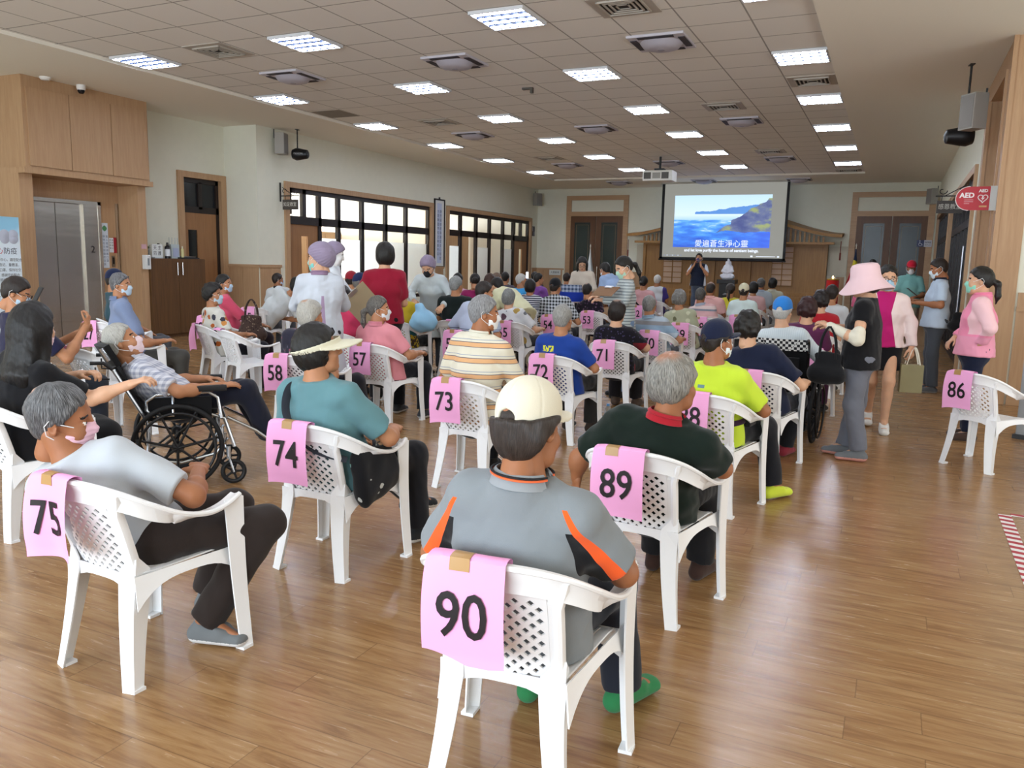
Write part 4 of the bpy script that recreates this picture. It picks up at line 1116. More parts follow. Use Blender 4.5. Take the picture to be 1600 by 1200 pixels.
def sign(chair, num, sx=-.055, flap=False, wavy=0.0, pointed=False):
    SIGNN[0] += 1; w_, sn = .119, SIGNN[0]
    L = .05 if flap else .328
    def P(x, s):   # s = distance from crest down the back
        yt, zt = rim_y(x); yb, zb = rim_y(sx)
        if s < 0: return (x, yt + .030 - s * .0, zt + .012 + s)
        r = .013
        back = (yb + (yt - yb) * math.exp(-s / .06)) - .016 - .02 * math.sin(min(1, s / .3) * PI) * .6
        back += .012 * math.sin(3.0 * (x - sx) / w_ + sn) * min(1, s / .25) * wavy
        if s < .03: t = s / .03; return (x, yt + .030 + (back - yt - .030) * t, zt + .012 + .006 * math.sin(t * PI))
        return (x, back, zt + .012 - (s - .03))
    m = MB(); so = []
    bot = lambda u: L - (.085 * max(0, .55 - u) if pointed else 0) - (.05 * max(0, u - .8) if pointed else 0)
    m.grid(lambda u, v: P(sx - w_ + 2 * w_ * u, -.05 + v * (bot(u) + .05)), 16, 40, 0, 0)
    o = m.build('number_sign', PINK, chair, smooth=True, fix=False)
    if num: o['label'] = 'pink paper sign reading %s' % num
    def Q(x, y):
        a = np.array(P(sx + x, .19 - y)); e = .004; n = np.cross(np.array(P(sx + x + e, .19 - y)) - a, np.array(P(sx + x, .19 - y + e)) - a); n /= np.linalg.norm(n); n = -n if n[1] > 0 else n
        return tuple(a + n * .0045)
    if not flap:
        if num: text('digits', num, .178 if len(num) < 3 else .12, INK, o, lambda x, y: Q(x, y), xs=.86, bold=.002, sub=True)
    m = MB(); tx = sx - .012 + .02 * math.sin(sn); m.grid(lambda u, v: (lambda p: (p[0], p[1] - .0015, p[2] + .0012))(P(tx - .03 + .06 * u, -.04 + .105 * v - (.04 if flap else 0))), 3, 12)
    m.build('tape', TAPE if not flap else plain('e6b8d8', .3), o, smooth=True, fix=False)
    return o
CH = {}
used_ch = []
def chair(key, x, y, rz, label, num=None, **kw):
    r = tree_copy(chair0, (x, y, 0), rad(rz), label, 'white plastic armchairs in the hall')
    r['category'] = 'chair'
    CH[key] = (x, y, rz)
    if num is not None: sign(r, num, **kw)
    return r
# ---------------------------------------------------------------- wheelchair
def wheelchair(loc, rz, label, recline=12, head=True, frame='b9bdc2', check=False, leg_up=.3, canvas='141416'):
    root = empty('wheelchair', (loc[0], loc[1], 0), rad(rz), label, 'wheelchair')
    AL = plain(frame, .25, .9); BK = plain('141416', .5); CV = cloth(canvas)
    rc = rad(recline); bd = np.array((0, -math.sin(rc), math.cos(rc)))
    hub = (0, -.02, .29)
    for s in (-1, 1):
        x = s * .29; w_ = empty('wheel', (0, 0, 0)); w_.parent = root
        MB().sweep([(x, hub[1] + .275 * math.cos(a), hub[2] + .275 * math.sin(a)) for a in np.linspace(0, 2 * PI, 48, endpoint=False)], .0165, 10, closed=True, up=(1, 0, 0)).build('tyre', plain('101012', .7), w_, True)
        MB().sweep([(x + s * .045, hub[1] + .235 * math.cos(a), hub[2] + .235 * math.sin(a)) for a in np.linspace(0, 2 * PI, 40, endpoint=False)], .0095, 8, closed=True, up=(1, 0, 0)).build('hand_rim', BK, w_, True)
        m = MB()
        for k in range(7):
            a = k * 2 * PI / 7 + .2; m.sweep([(x + s * .02, hub[1], hub[2]), (x + s * .012, hub[1] + .14 * math.cos(a), hub[2] + .14 * math.sin(a)), (x, hub[1] + .262 * math.cos(a), hub[2] + .262 * math.sin(a))], [(.018, .010), (.013, .008), (.011, .008)], 8, up=(1, 0, 0))
        m.lathe([(.035, -.03), (.042, 0), (.03, .03)], 16, c=(x, hub[1], hub[2]), axis='x')
        for k in range(6): a = k * PI / 3; m.tube((x, hub[1] + .255 * math.cos(a), hub[2] + .255 * math.sin(a)), (x + s * .045, hub[1] + .235 * math.cos(a), hub[2] + .235 * math.sin(a)), .005)
        m.build('spokes', BK, w_, True)
        # frame side
        f = MB(); xi = s * .235; Bp = np.array((xi, -.2, .46)); T = Bp + bd * (.44 if not head else .40)
        f.sweep([(xi, -.22, .14), (xi, -.2, .30), Bp, T], .0125, 8); f.sweep([(xi, -.2, .46), (xi, .20, .49), (xi, .28, .46), (xi, .34, .26)], .0125, 8); f.sweep([(xi, -.2, .2), (xi, .0, .17), (xi, .22, .22), (xi, .3, .32)], .0115, 8)
        f.sweep([(xi, .26, .40), (xi, .26, .20)], .014, 8); f.build('side_frame', AL, root, True)
        a = MB(); a.sweep([(s * .26, .26, .47), (s * .26, .24, .61), (s * .26, .18, .65), (s * .26, -.14, .64), (s * .26, -.20, .60), (s * .26, -.20, .54), (s * .26, -.16, .50), (s * .26, -.04, .50), (s * .26, -.04, .64)], .0115, 8); a.build('arm_frame', AL, root, True)
        MB().box((s * .26 - .028, -.04, .655), (s * .26 + .028, .30, .695)).build('armrest', BK, root, bevel=.012)
        MB().box((s * .25 - .006, -.2, .47), (s * .25 + .006, .2, .62)).build('side_panel', CV, root, bevel=.004)
        c = MB(); cx, cy, cr = s * .235, .33, .085
        c.sweep([(cx, cy + (cr - .014) * math.cos(q), cr + (cr - .014) * math.sin(q)) for q in np.linspace(0, 2 * PI, 28, endpoint=False)], .0155, 8, closed=True, up=(1, 0, 0))
        for k in range(5): q = k * 2 * PI / 5; c.tube((cx, cy, cr), (cx, cy + .07 * math.cos(q), cr + .07 * math.sin(q)), .008)
        c.lathe([(.018, -.02), (.022, 0), (.018, .02)], 12, c=(cx, cy, cr), axis='x'); co = c.build('caster', plain('101012', .6), root, True)
        q = MB()
        for d in (-1, 1): q.sweep([(cx + d * .026, cy, cr), (cx + d * .026, cy - .02, .16), (cx + d * .014, cy - .03, .19)], .0075, 6)
        q.tube((cx, cy - .03, .18), (cx, cy - .03, .26), .016); q.build('caster_fork', AL, root, True)
        g = MB(); k0 = np.array((s * .2, .30, .46)); k1 = k0 + np.array((0, .10 + .28 * leg_up, -.34 + .18 * leg_up)); g.sweep([k0, (k0 + k1) / 2 + (0, .03, .0), k1], .0115, 8); g.build('leg_rest', AL, root, True)
        d = k1 - k0; d /= np.linalg.norm(d); fp = MB(); e = np.cross(d, (1, 0, 0)); e = -e if e[1] < 0 else e
        fp.grid(lambda u, v: tuple(k1 + np.array((-s * .17 * u, 0, 0)) + e * (.17 * v - .04)), 2, 2, 0, .012); fp.build('foot_plate', BK, root)
        h = MB(); h.sweep([T, T + bd * .05 + np.array((0, -.03, 0)), T + np.array((0, -.13, .045))], .0125, 8, m=0); h.build('push_handle', BK, root, True)
        if s > 0 or True: MB().sweep([T + np.array((s * .01, -.10, .02)), T + np.array((s * .02, -.10, -.05)), T + np.array((s * .01, -.02, -.06))], .006, 6).build('brake_lever', BK, root, True)
    m = MB(); m.grid(lambda u, v: (-.225 + .45 * u, -.2 + .44 * v, .485 - .02 * math.sin(PI * u) + .01 * v), 8, 6, 0, -.03); m.build('seat', CV, root, True)
    B0 = np.array((0, -.2, .47)); L = .47 if not head else .40
    bk = MB(); bk.grid(lambda u, v: tuple(B0 + bd * L * v + np.array((-.23 + .46 * u, -.035 * math.sin(PI * u), 0))), 10, 10, 0, .022); bo = bk.build('backrest', CV, root, True)
    if check:
        t = Mt('houndstooth_cloth', 'ffffff', .9); x, y, z, v = t.xyz(vec=True)
        k = t.node('ShaderNodeTexChecker'); t.nt.links.new(v, k.inputs['Vector']); k.inputs['Scale'].default_value = 42; k.inputs['Color1'].default_value = s2l('d8d8d4'); k.inputs['Color2'].default_value = s2l('16161a'); t.col(k.outputs[0])
        st = MB(); st.grid(lambda u, v: tuple(B0 + bd * (L - .09 + .10 * v) + np.array((-.235 + .47 * u, -.035 * math.sin(PI * u) - .026, 0))), 10, 4, 0, .006); st.build('check_band', t.m, bo, True)
        MB().grid(lambda u, v: (-.22 + .44 * u, -.215, .475 - .09 * v), 4, 3, 0, .006).build('check_band', t.m, root, True)
        pk = MB(); pk.grid(lambda u, v: tuple(B0 + bd * (.08 + .24 * v) + np.array((-.17 + .34 * u, -.05 - .02 * math.sin(PI * u), 0))), 6, 6, 0, .01); pk.build('back_pocket', cloth('1b1b1e'), bo, True)
    m = MB(); m.tube((-.235, -.1, .2), (.235, .1, .46), .011); m.tube((.235, -.1, .2), (-.235, .1, .46), .011); m.tube((-.29, hub[1], hub[2]), (.29, hub[1], hub[2]), .012); m.build('cross_brace', BK, root, True)
    if head:
        H = B0 + bd * .40
        m = MB(); m.grid(lambda u, v: tuple(H + bd * .15 * v + np.array((-.19 + .38 * u, -.05 + .07 * (2 * abs(u - .5)) ** 2, 0))), 12, 6, 0, .04); m.build('headrest', CV, root, True)
        m = MB()
        for s in (-1, 1): m.sweep([np.array((s * .2, -.2, .47)) + bd * .45, np.array((s * .205, -.2, .47)) + bd * .54], .012, 6)
        m.build('headrest_post', AL, root, True)
    return root
# ---------------------------------------------------------------- patterned cloth
def stripes(color, axis, period, stops, tilt=0.0, rough=.9):
    def f(t, x, y, z, v):
        c = {'x': x, 'y': y, 'z': z}[axis]
        if tilt: c = c + x * tilt
        return t.ramp((c / period + 5.0).fract(), stops)
    return cloth(color, f, rough)
def spots(color, scale, cols, thr=.35, warp=0):
    def f(t, x, y, z, v):
        n = t.node('ShaderNodeTexVoronoi'); t.nt.links.new(v, n.inputs['Vector']); n.inputs['Scale'].default_value = scale
        hs = t.node('ShaderNodeSeparateColor'); t.nt.links.new(n.outputs['Color'], hs.inputs[0]); k = X(hs.outputs[0])
        rc = t.ramp(k, [(i / len(cols), c) for i, c in enumerate(cols)])
        d = X(n.outputs['Distance']) + (t.noise(v, scale * 2.2, 2) - .5) * .35
        return t.mix(d < thr, s2l(color), rc)
    return cloth(color, f)
def plaid(color, p, a, b):
    def f(t, x, y, z, v):
        u = ((x + y * .6) / p + 9).fract() < .5; w_ = (z / p + 9).fract() < .5
        return t.mix((u + w_) * .5, s2l(a), s2l(b))
    return cloth(color, f)
WHITE, BLACK, NAVY = cloth('dadcdc'), cloth('141416'), cloth('1a2036')
GREYP, BROWNP, DKP = cloth('55595f'), cloth('2e2623'), cloth('1c1c20')
GOWN = cloth('ced3d8'); CAPV = cloth('8c7f94')
H_BLK = hairmat('15120f'); H_DK = hairmat('221a16'); H_BRN = hairmat('38241c'); H_GREY = hairmat('6a6866', 'a8a6a2', .5); H_DGREY = hairmat('3a3836', '8a8884', .42); H_LGREY = hairmat('8a8884', 'c2c0ba', .55); H_MAR = hairmat('2e1416')
TAN, MID, PALE = 'a06c4a', 'b4825f', 'd3a98a'
def arms(l='lap', r='lap'):
    J = {}
    for k, s, m in (('L', -1, l), ('R', 1, r)):
        if m == 'rest': J['el' + k] = (s * .292, -.05, .665); J['wr' + k] = (s * .285, .15, .672)
        if m == 'out': J['el' + k] = (s * .315, -.02, .67); J['wr' + k] = (s * .20, .16, .68)
        if m == 'down': J['el' + k] = (s * .27, -.10, .60); J['wr' + k] = (s * .30, .02, .42)
    return J
def sit(key, label, hx, hy, ly=-.12, **kw):
    x, y, rz = CH[key]; a = rad(rz); fw = np.array([-math.sin(a), math.cos(a), 0]); d = ray(hx, hy)
    P = C0 + d * (((np.array([x, y, 0]) - C0) @ fw + ly) / (d @ fw)); l = local_of(P, (x, y), rz)
    l[2] = min(l[2], 1.36)
    kw.setdefault('hs', .95)
    return person(label, (x, y), rz, top=tuple(l), **kw)
def seat(key, label, hx, hy, d, yaw, chair_label, num=None, lx=0.0, sg=None, **kw):
    """a seated person whose chair is set under the head seen at pixel (hx,hy), d metres away"""
    P = atd(hx, hy, d); a = rad(yaw); o = P[:2] - (Rz(a) @ np.array((lx, -.12, 0)))[:2]
    if chair_label: chair(key, o[0], o[1], yaw, chair_label, num, **(sg or {}))
    else: CH[key] = (o[0], o[1], yaw)
    return sit(key, label, hx, hy, **kw)
def stand(label, hx, hy, d, yaw, **kw):
    P = atd(hx, hy, d); b = rad(kw.get('bend', 0)); zt = P[2] - kw.get('z0', 0)
    if b:      # a stooping figure: stand it where the head comes out at the pixel
        hz = lambda q: .93 * q + .51 * q * math.cos(b) + (.115 * q + .02) * math.cos(.9 * b) + .02 + .105 * math.cos(.9 * b); q = min(1.06, max(.84, zt / hz(1.0)))
        off = Rz(rad(yaw)) @ np.array((0, .51 * q * math.sin(b) + (.115 * q + .02) * math.sin(.9 * b) + .03, 0)); kw['tall'] = 1.70 * q; P = P - off
    kw.setdefault('tall', zt); return person(label, (P[0], P[1]), yaw, pose='stand', **kw)
A4 = 'white plastic armchair with pink sign '
# ---------------------------------------------------------------- numbered chairs
for k, x, y, rz, kw in (('75', -2.53, 2.11, -3, dict(wavy=1.5, sx=-.045)), ('74', -2.50, 3.26, 0, dict(sx=-.025)), ('90', -.92, 2.11, 4, dict(pointed=True)), ('89', -.92, 3.53, -5, dict(sx=-.04)), ('88', -.98, 5.24, -7, {}), ('87', -.87, 6.57, -5, {}),
                        ('73', -2.56, 4.92, -2, {}), ('72', -2.60, 6.64, -3, {}), ('71', -2.60, 8.2, 2, {}), ('70', -2.60, 9.75, 0, dict(sx=.0)), ('69', -2.60, 11.3, 0, dict(sx=.0)), ('68', -2.62, 12.85, 0, {}),
                        ('57', -4.38, 6.48, 0, {}), ('58', -4.40, 5.35, 3, {}), ('56', -4.40, 8.25, 0, {}), ('55', -4.60, 9.98, 0, {}), ('54', -4.65, 11.65, 0, {}), ('53', -4.55, 13.1, 0, {}),
                        ('26', -8.12, 8.14, 14, {}), ('27', -8.28, 6.62, 6, {}), ('9', -10.5, 12.02, 30, {}), ('86', .78, 7.44, -38, {}), ('8', -8.4, 11.9, 18, {}), ('25', -9.05, 9.9, 15, {})):
    chair(k, x, y, rz, A4 + k + (' standing empty near the wood portal' if k == '86' else ''), k, **kw)
chair('23', -6.35, 6.75, -22, 'empty white armchair with a small pink tab, between signs 26 and 58', '', flap=True)
chair('43', -6.05, 4.75, -8, 'empty white armchair with a small pink tab, beside the silver wheelchair', '', flap=True)
chair('76', -4.36, 2.88, -6, 'white plastic armchair under the woman with long black hair')
chair('85', 1.75, 7.15, -30, 'empty white plastic armchair right of the one with sign 86')
# ---------------------------------------------------------------- the nearest seats
SH = lambda c, pat: cloth(c, pat)
def polo90(t, x, y, z, v):
    ax = abs(x - .01); u = (.905 - z) / .205; xc = .150 + .105 * u
    o = t.mix((ax > xc - .06 * u.max(0)) * (u > .3), s2l('80868a'), s2l('17171a'))
    o = t.mix((ax > xc) * (u > 0), o, s2l('ee5f28')); return t.mix((ax > xc + .014 + .036 * u), o, s2l('80868a'))
COL90 = Mt('grey_knit_collar', '8f9498', .9)
sit('90', 'elderly man in cream cap and grey polo with orange bands, seated on chair 90', 828, 600, look=(-18, -10, -4), shirt=cloth('80868a', polo90), collar=COL90.m, trim=('e8693a', '1a1a1e'), pants=cloth('20242e'), hair=('wavy', 'x'), hairm=hairmat('2e2622', '5a4e46', .35),
    cap=('capback', cloth('d8d2be'), plain('4a4844', .7)), tone=TAN, g=1.06, sw=.155, h=.006, J=dict(side=(1, .05, -.16), elR=(.285, .02, .675), wrR=(.20, .22, .67), elL=(-.30, -.02, .66), wrL=(-.16, .18, .64), ankR=(.20, .44, .10), toeR=(.27, .60, .045), kneeR=(.17, .40, .49)), shoes=cloth('2f7a4a'), hem=-.13)
sit('89', 'grey haired man with thinning crown in dark green polo, red collar, on chair 89', 1055, 558, look=(-25, 4, 0), shirt=cloth('14201a'), collar=cloth('a3202c'), pants=cloth('1b1b1e'), hair=('fluffy', 'x'), hairm=hairmat('5a5854', 'a09d95', .5, patch=(.0, -.04, .135, .06, 'a87a62')),
    tone=TAN, g=1.1, sw=.185, h=.0065, J=dict(elR=(.31, .0, .68), wrR=(.18, .18, .68), elL=(-.335, -.10, .66), wrL=(-.355, -.08, .56), handL=(-.05, .1, -1)), dors=dict(L=(-.6, -.8, 0)), curl=(.25, .4), shoes=cloth('3c2a24'))
sit('75', 'man with cropped grey hair in pale grey tee, leaning on chair 75', 90, 583, look=(-48, -6, 10), shirt=cloth('b4b9be'), pants=BROWNP, hair=('short', 'x'), hairm=hairmat('3c3c3e', '8f9092', .45, patch=(.0, -.09, .10, .02, 'b08c78')), mask='e3b9c8', tone=TAN, g=1.0, h=.006, hs=1.03,
    J=dict(head=(-.205, -.18, .945), neck=(-.17, -.19, .815), pelvis=(-.07, -.03, .505), side=(.86, .5, .0), elR=(.235, .03, .665), wrR=(.04, .22, .69), elL=(-.33, -.10, .60), wrL=(-.2, .2, .62), kneeR=(.27, .35, .48), ankR=(.13, .15, .10), toeR=(.27, .20, .045), kneeL=(.02, .42, .49)), shoes=cloth('6e7274'), sole='e0e0e0')
def teal(t, x, y, z, v): return s2l('74aab0')
sit('74', 'woman in pale visor and teal tee with a dark cross strap, on chair 74', 497, 508, look=(-48, 8, 0), shirt=cloth('5f868c'), pants=cloth('1a1a1e'), hair=('bob', 'x'), hairm=H_BLK, cap=('visor', cloth('cfcab2')), tone=MID, g=1.08, sw=.17, h=.0075,
    J=dict(elR=(.30, .02, .68), wrR=(.20, .22, .68), kneeR=(.20, .40, .50), ankR=(.22, .42, .10), toeR=(.27, .57, .045), ankL=(.05, .62, .2), toeL=(.12, .74, .14)), shoes=cloth('2c2e31'), sole='d8d8d4')
def lime(t, x, y, z, v): return t.mix((abs(z - .815) < .010) * (abs(x + .03) < .022), s2l('c3dc3c'), s2l('6a8a90'))
sit('88', 'man in navy cap and lime green tee, seated on chair 88', 1122, 503, look=(-38, 0, 0), shirt=cloth('c3dc3c', lime), pants=cloth('1c1d22'), hair=('crop', 'x'), hairm=H_DK, cap=('capback', cloth('1b2138')), mask='dfe6ea', tone=TAN, g=1.02, h=.009,
    J=dict(elR=(.30, .02, .66), wrR=(.22, .20, .66), kneeR=(.22, .40, .49), ankR=(.30, .36, .10), toeR=(.37, .50, .045)), shoes=cloth('c8d840'), hem=-.16)
sit('87', 'woman with short black hair in navy tee, seated behind the black wheelchair', 1170, 488, look=(-5, 0, 0), shirt=NAVY, pants=cloth('17181e'), hair=('curly', 'x'), hairm=H_BLK, tone=PALE, g=1.05, h=.011, J=dict(arms('rest', 'rest'), kneeR=(.2, .38, .49)), shoes=cloth('8a2f3c'))
OST = [(0, 'd9d3bf'), (.36, '5a5260'), (.40, 'd9a878'), (.66, '5a5260'), (.70, 'd9d3bf'), (.84, '8a94a8'), (.88, 'd9d3bf')]
sit('73', 'grey haired man in orange and cream striped polo, seated on chair 73', 757, 462, ly=-.02, look=(-55, -4, 0), shirt=stripes('d9d3bf', 'z', .105, OST), collar=cloth('d6d2c0'), pants=cloth('17171b'), hair=('short', 'x'), hairm=hairmat('5c5c5e', '9c9c9c', .5), mask='e6e6e6', tone=TAN, g=1.0, h=.0085,
    J=dict(elL=(-.27, -.02, .72), wrL=(-.27, .0, .50), elR=(.30, .06, .70), wrR=(.26, .2, .62)), hem=-.16)
def blue72(t, x, y, z, v):
    n = t.noise(t.comb(x * 60, z * 25, 0), 1, 1); return t.mix((abs(z - .825) < .026) * (abs(x + .055) < .055) * (n > .47), s2l('1f3f8e'), s2l('d8d83a'))
sit('72', 'grey haired man in royal blue tee with yellow lettering, on chair 72', 880, 476, look=(3, 0, 0), shirt=cloth('1f3f8e', blue72), pants=cloth('2a2826'), hair=('short', 'x'), hairm=hairmat('666562', 'aaa8a2', .5), tone=MID, g=1.0, h=.011, J=dict(elR=(.30, -.02, .66), wrR=(.2, .18, .62)), shoes=cloth('3a302a'))
sit('71', 'woman with thinning dark hair and red cuffs, on chair 71', 965, 470, look=(0, 0, 0), shirt=cloth('15121a', lambda t, x, y, z, v: t.mix((x > .2) * (z < .76), t.mix(t.vor(v, 30) < .28, s2l('15121a'), s2l('3a3450')), s2l('7c1a24'))), pants=cloth('1b181c'), hair=('wavy', 'x'), hairm=hairmat('1d1512', None, .5, patch=(0, -.03, .14, .05, '8d7465')), tone=PALE, g=1.0, h=.012,
    J=dict(elR=(.30, .02, .70), wrR=(.22, .22, .66)), shoes=cloth('5a4a40'))
sit('57', 'woman with a grey ponytail in pink polo, seated on chair 57', 592, 463, look=(-60, 0, 0), shirt=cloth('d88b94'), collar=cloth('c67a86'), pants=cloth('191b22'), hair=('pony', 'x'), hairm=hairmat('3a3632', '7a756e', .5), mask='d9dde0', tone=MID, g=1.05, h=.011, J=dict(arms('rest', 'rest'), kneeR=(.2, .36, .49), ankR=(.24, .30, .09)), shoes=cloth('3a3c40'), sole='c8c8c8')
sit('58', 'grey haired woman in dark flowered dress, on chair 58 behind the visor', 485, 470, look=(-15, -2, 0), shirt=spots('2a2836', 30, ['5a586a', '2a2836', '8a4a5a'], .3), pants=cloth('1d1b22'), hair=('wavy', 'x'), hairm=hairmat('7c7a74', 'b8b4aa', .55, patch=(0, -.06, .12, .03, 'b79078')), tone=MID, h=.010, J=dict(kneeR=(.22, .40, .49), ankR=(.26, .46, .1)))
# ---------------------------------------------------------------- right column behind chair 71
sit('70', 'grey haired man in pale blue striped polo, on chair 70', 1015, 462, look=(0, 0, 0), shirt=stripes('8fa6ba', 'z', .19, [(0, '8fa6ba'), (.45, '8d8b8c'), (.7, 'a9b6c2')]), collar=cloth('8fa6ba'), pants=cloth('45464c'), hair=('short', 'x'), hairm=hairmat('565452', '9a9894', .5), tone=MID, J=arms('lap', 'rest'))
sit('69', 'woman with curly grey hair in pale olive flowered blouse, on chair 69', 1062, 454, shirt=spots('a9ab90', 9, ['a9ab90', '7a3a3e', 'c3c4a8', '6a6a50'], .28), pants=cloth('3c3c38'), hair=('curly', 'x'), hairm=hairmat('4c4a48', '8f8d88', .5), tone=MID)
sit('68', 'man with dark cropped hair in pink and grey banded shirt, on chair 68', 1095, 450, shirt=stripes('d2a8a8', 'z', .16, [(0, 'cfa6a6'), (.5, '7f8894'), (.68, 'd8c4c0')]), collar=cloth('a0a6b4'), pants=cloth('33363e'), hair=('short', 'x'), hairm=H_DGREY, tone=TAN)
U = 'white plastic armchair under the '
seat('p1', 'balding man in salmon pink polo with brown chest line, right of the banded shirt', 1111, 441, 14.6, 0, U + 'balding man in salmon polo', '', shirt=stripes('dba9a4', 'z', .8, [(0, 'dba9a4'), (.62, '8a5a50'), (.65, 'dba9a4')]), collar=cloth('dba9a4'), pants=cloth('4a4a50'), hair=('thin', 'x'), hairm=hairmat('2c2522', None, .5, patch=(0, .0, .12, .08, 'a57e68')), tone=TAN, g=1.1, sw=.18, sg=dict(flap=True))
seat('p2', 'woman with long dark ponytail in bright yellow top, before the statue', 1142, 443, 15.2, 0, U + 'woman in bright yellow top', shirt=cloth('d3c93e'), pants=DKP, hair=('pony', 'x'), hairm=H_DK, tone=MID)
seat('p3', 'person in cream cap and white tee, right of the yellow top', 1163, 444, 14.0, 0, U + 'person in cream cap and white tee', '', shirt=cloth('cfe0dc'), pants=GREYP, hair=('crop', 'x'), hairm=H_DK, cap=('capback', cloth('d6cfb0')), tone=MID)
seat('p4', 'dark haired woman in pale rose blouse, behind the cream cap', 1178, 441, 16.5, 0, U + 'woman in pale rose blouse', shirt=cloth('c9a2a0'), pants=DKP, hair=('bob', 'x'), hairm=H_BLK, tone=MID)
seat('p5', 'grey haired man in pale blue grey shirt before the stage railing', 1190, 430, 17.2, 0, U + 'man in pale blue grey shirt', '', shirt=cloth('a9b4bb'), collar=cloth('9aa6b2'), pants=GREYP, hair=('short', 'x'), hairm=H_DGREY, tone=TAN, sg=dict(flap=True))
seat('p6', 'dark haired person in khaki shirt before the stage railing', 1208, 433, 17.8, 0, U + 'person in khaki shirt', shirt=cloth('b3b09c'), collar=cloth('c0bca8'), pants=GREYP, hair=('wavy', 'x'), hairm=H_BLK, tone=MID)
seat('31', 'man in white tee with purple sleeve and black strap, on chair 31', 1028, 424, 18.6, 0, A4 + '31', '31', shirt=cloth('c5c9cc', lambda t, x, y, z, v: t.mix((x > .15) + (abs(x * .8 + z - .76) < .022), t.mix(abs(x * .8 + z - .76) < .022, s2l('c5c9cc'), s2l('17171a')), s2l('3c2f6e'))), pants=GREYP, hair=('short', 'x'), hairm=H_LGREY, tone=TAN)
seat('32', 'woman with dark tied hair in rose tee with black strap, on chair 32', 1006, 432, 16.0, 0, A4 + '32', '32', shirt=cloth('c99a9c', lambda t, x, y, z, v: t.mix(abs(x * .8 + z - .76) < .022, s2l('c99a9c'), s2l('17171a'))), pants=DKP, hair=('bun', 'x'), hairm=H_BLK, tone=MID)
chair('q1', -3.0, 14.6, 0, 'empty white armchair with a small pink tab, behind the speaker side', '', flap=True)
# ---------------------------------------------------------------- right edge
wheelchair((-.84, 7.68), -4, 'black wheelchair with checked band holding the man in blue cap', 8, False, '2a2a2e', True, .1)
CH['wc2'] = (-.84, 7.70, -4)
sit('wc2', 'man in bright blue cap and white shirt, in the black wheelchair', 1224, 466, ly=-.04, look=(-5, 0, 0), shirt=cloth('ccd6da', lambda t, x, y, z, v: t.mix((x * 55).fract() < .12, s2l('ccd6da'), s2l('b4c0c8'))), sleeve='l', pants=cloth('3a3c44'), hair=('crop', 'x'), hairm=H_LGREY, cap=('capback', cloth('2f78c4')), tone=PALE, J=dict(pelvis=(0, -.03, .56), elR=(.34, .0, .72), wrR=(.28, .2, .74), elL=(-.31, .0, .72)), g=1.05, h=.014)
seat('r1', 'woman with maroon tinted hair in plum vest, beside the black wheelchair', 1263, 466, 8.9, -5, U + 'woman in plum vest', '', shirt=cloth('5c2a4c'), pants=cloth('4a2344'), hair=('curly', 'x'), hairm=H_MAR, tone=PALE, sg=dict(sx=.09))
seat('r2', 'dark haired woman in red top, seen beyond the plum vest', 1284, 455, 10.6, -5, U + 'woman in red top', shirt=cloth('a8222c'), pants=DKP, hair=('curly', 'x'), hairm=hairmat('1a1313'), tone=PALE)
seat('r3', 'man with cropped dark hair in pale tee, partly behind the pink hat', 1302, 432, 11.5, -5, U + 'man in pale tee', shirt=cloth('c0c4c8'), pants=GREYP, hair=('short', 'x'), hairm=H_DK, tone=MID)
# ---------------------------------------------------------------- middle columns
sit('56', 'dark haired man in pale blue tee with yellow bands, on chair 56', 757, 440, ly=-.02, look=(-45, -8, 0), shirt=cloth('a9b6cc', lambda t, x, y, z, v: t.mix((z < .80) * ((z / .022).fract() < .3) * (z > .70), t.mix((z < .70) * (z > .62), s2l('b4bfd4'), s2l('c9b035')), s2l('39405c'))), pants=GREYP, hair=('short', 'x'), hairm=H_DK, tone=MID, J=dict(elL=(-.3, .0, .72)))
sit('55', 'grey haired woman in white blouse with leaf print, on chair 55', 795, 452, look=(10, 0, 0), shirt=spots('d4d6d8', 9, ['d4d6d8', '6d6f74', 'b0924e', 'd4d6d8', '5c4450'], .40), pants=cloth('1f2026'), hair=('wavy', 'x'), hairm=hairmat('5a5c5c', '949694', .5), tone=PALE, J=arms('lap', 'rest'))
sit('54', 'man in black cap and black and white checked shirt, on chair 54', 868, 436, look=(-8, 0, 0), shirt=plaid('d0d4d8', .05, '15171c', 'c6ccd2'), collar=plaid('d0d4d8', .05, '15171c', 'c6ccd2'), pants=DKP, hair=('crop', 'x'), hairm=H_DK, cap=('capback', cloth('17171a')), tone=MID, sw=.178, g=1.05, J=arms('out', 'out'))
sit('53', 'woman with thinning dark hair in dark purple flowered blouse, on chair 53', 918, 443, shirt=spots('1c1620', 22, ['6a5068', '1c1620', '3c2c40'], .34), pants=DKP, hair=('short', 'x'), hairm=hairmat('1a1412', None, .5, patch=(0, -.05, .12, .03, '9a7c6c')), tone=MID)
seat('m1', 'grey haired man in black tee before the bending nurse', 713, 427, 10.9, 10, U + 'grey haired man in black tee', '', look=(-15, 0, 0), shirt=cloth('17201f'), pants=DKP, hair=('short', 'x'), hairm=hairmat('5a5c5c', 'a0a2a0', .5), tone=MID, g=1.1, sw=.18, sg=dict(flap=True, sx=.06))
seat('yel', 'dark haired man in mustard print shirt with teal strap, before the bending nurse', 626, 438, 10.6, 5, U + 'man in mustard print shirt', None, look=(-55, 0, 0), shirt=cloth('bfa52c', lambda t, x, y, z, v: t.mix(abs(x * .7 + z - .74) < .028, t.mix((z < .66) * (t.noise(v, 26, 1) > .5), s2l('bfa52c'), s2l('453a2a')), s2l('2f6f7c'))), pants=DKP, hair=('short', 'x'), hairm=H_DK, mask='d8c4cc', tone=MID, J=arms('lap', 'rest'))
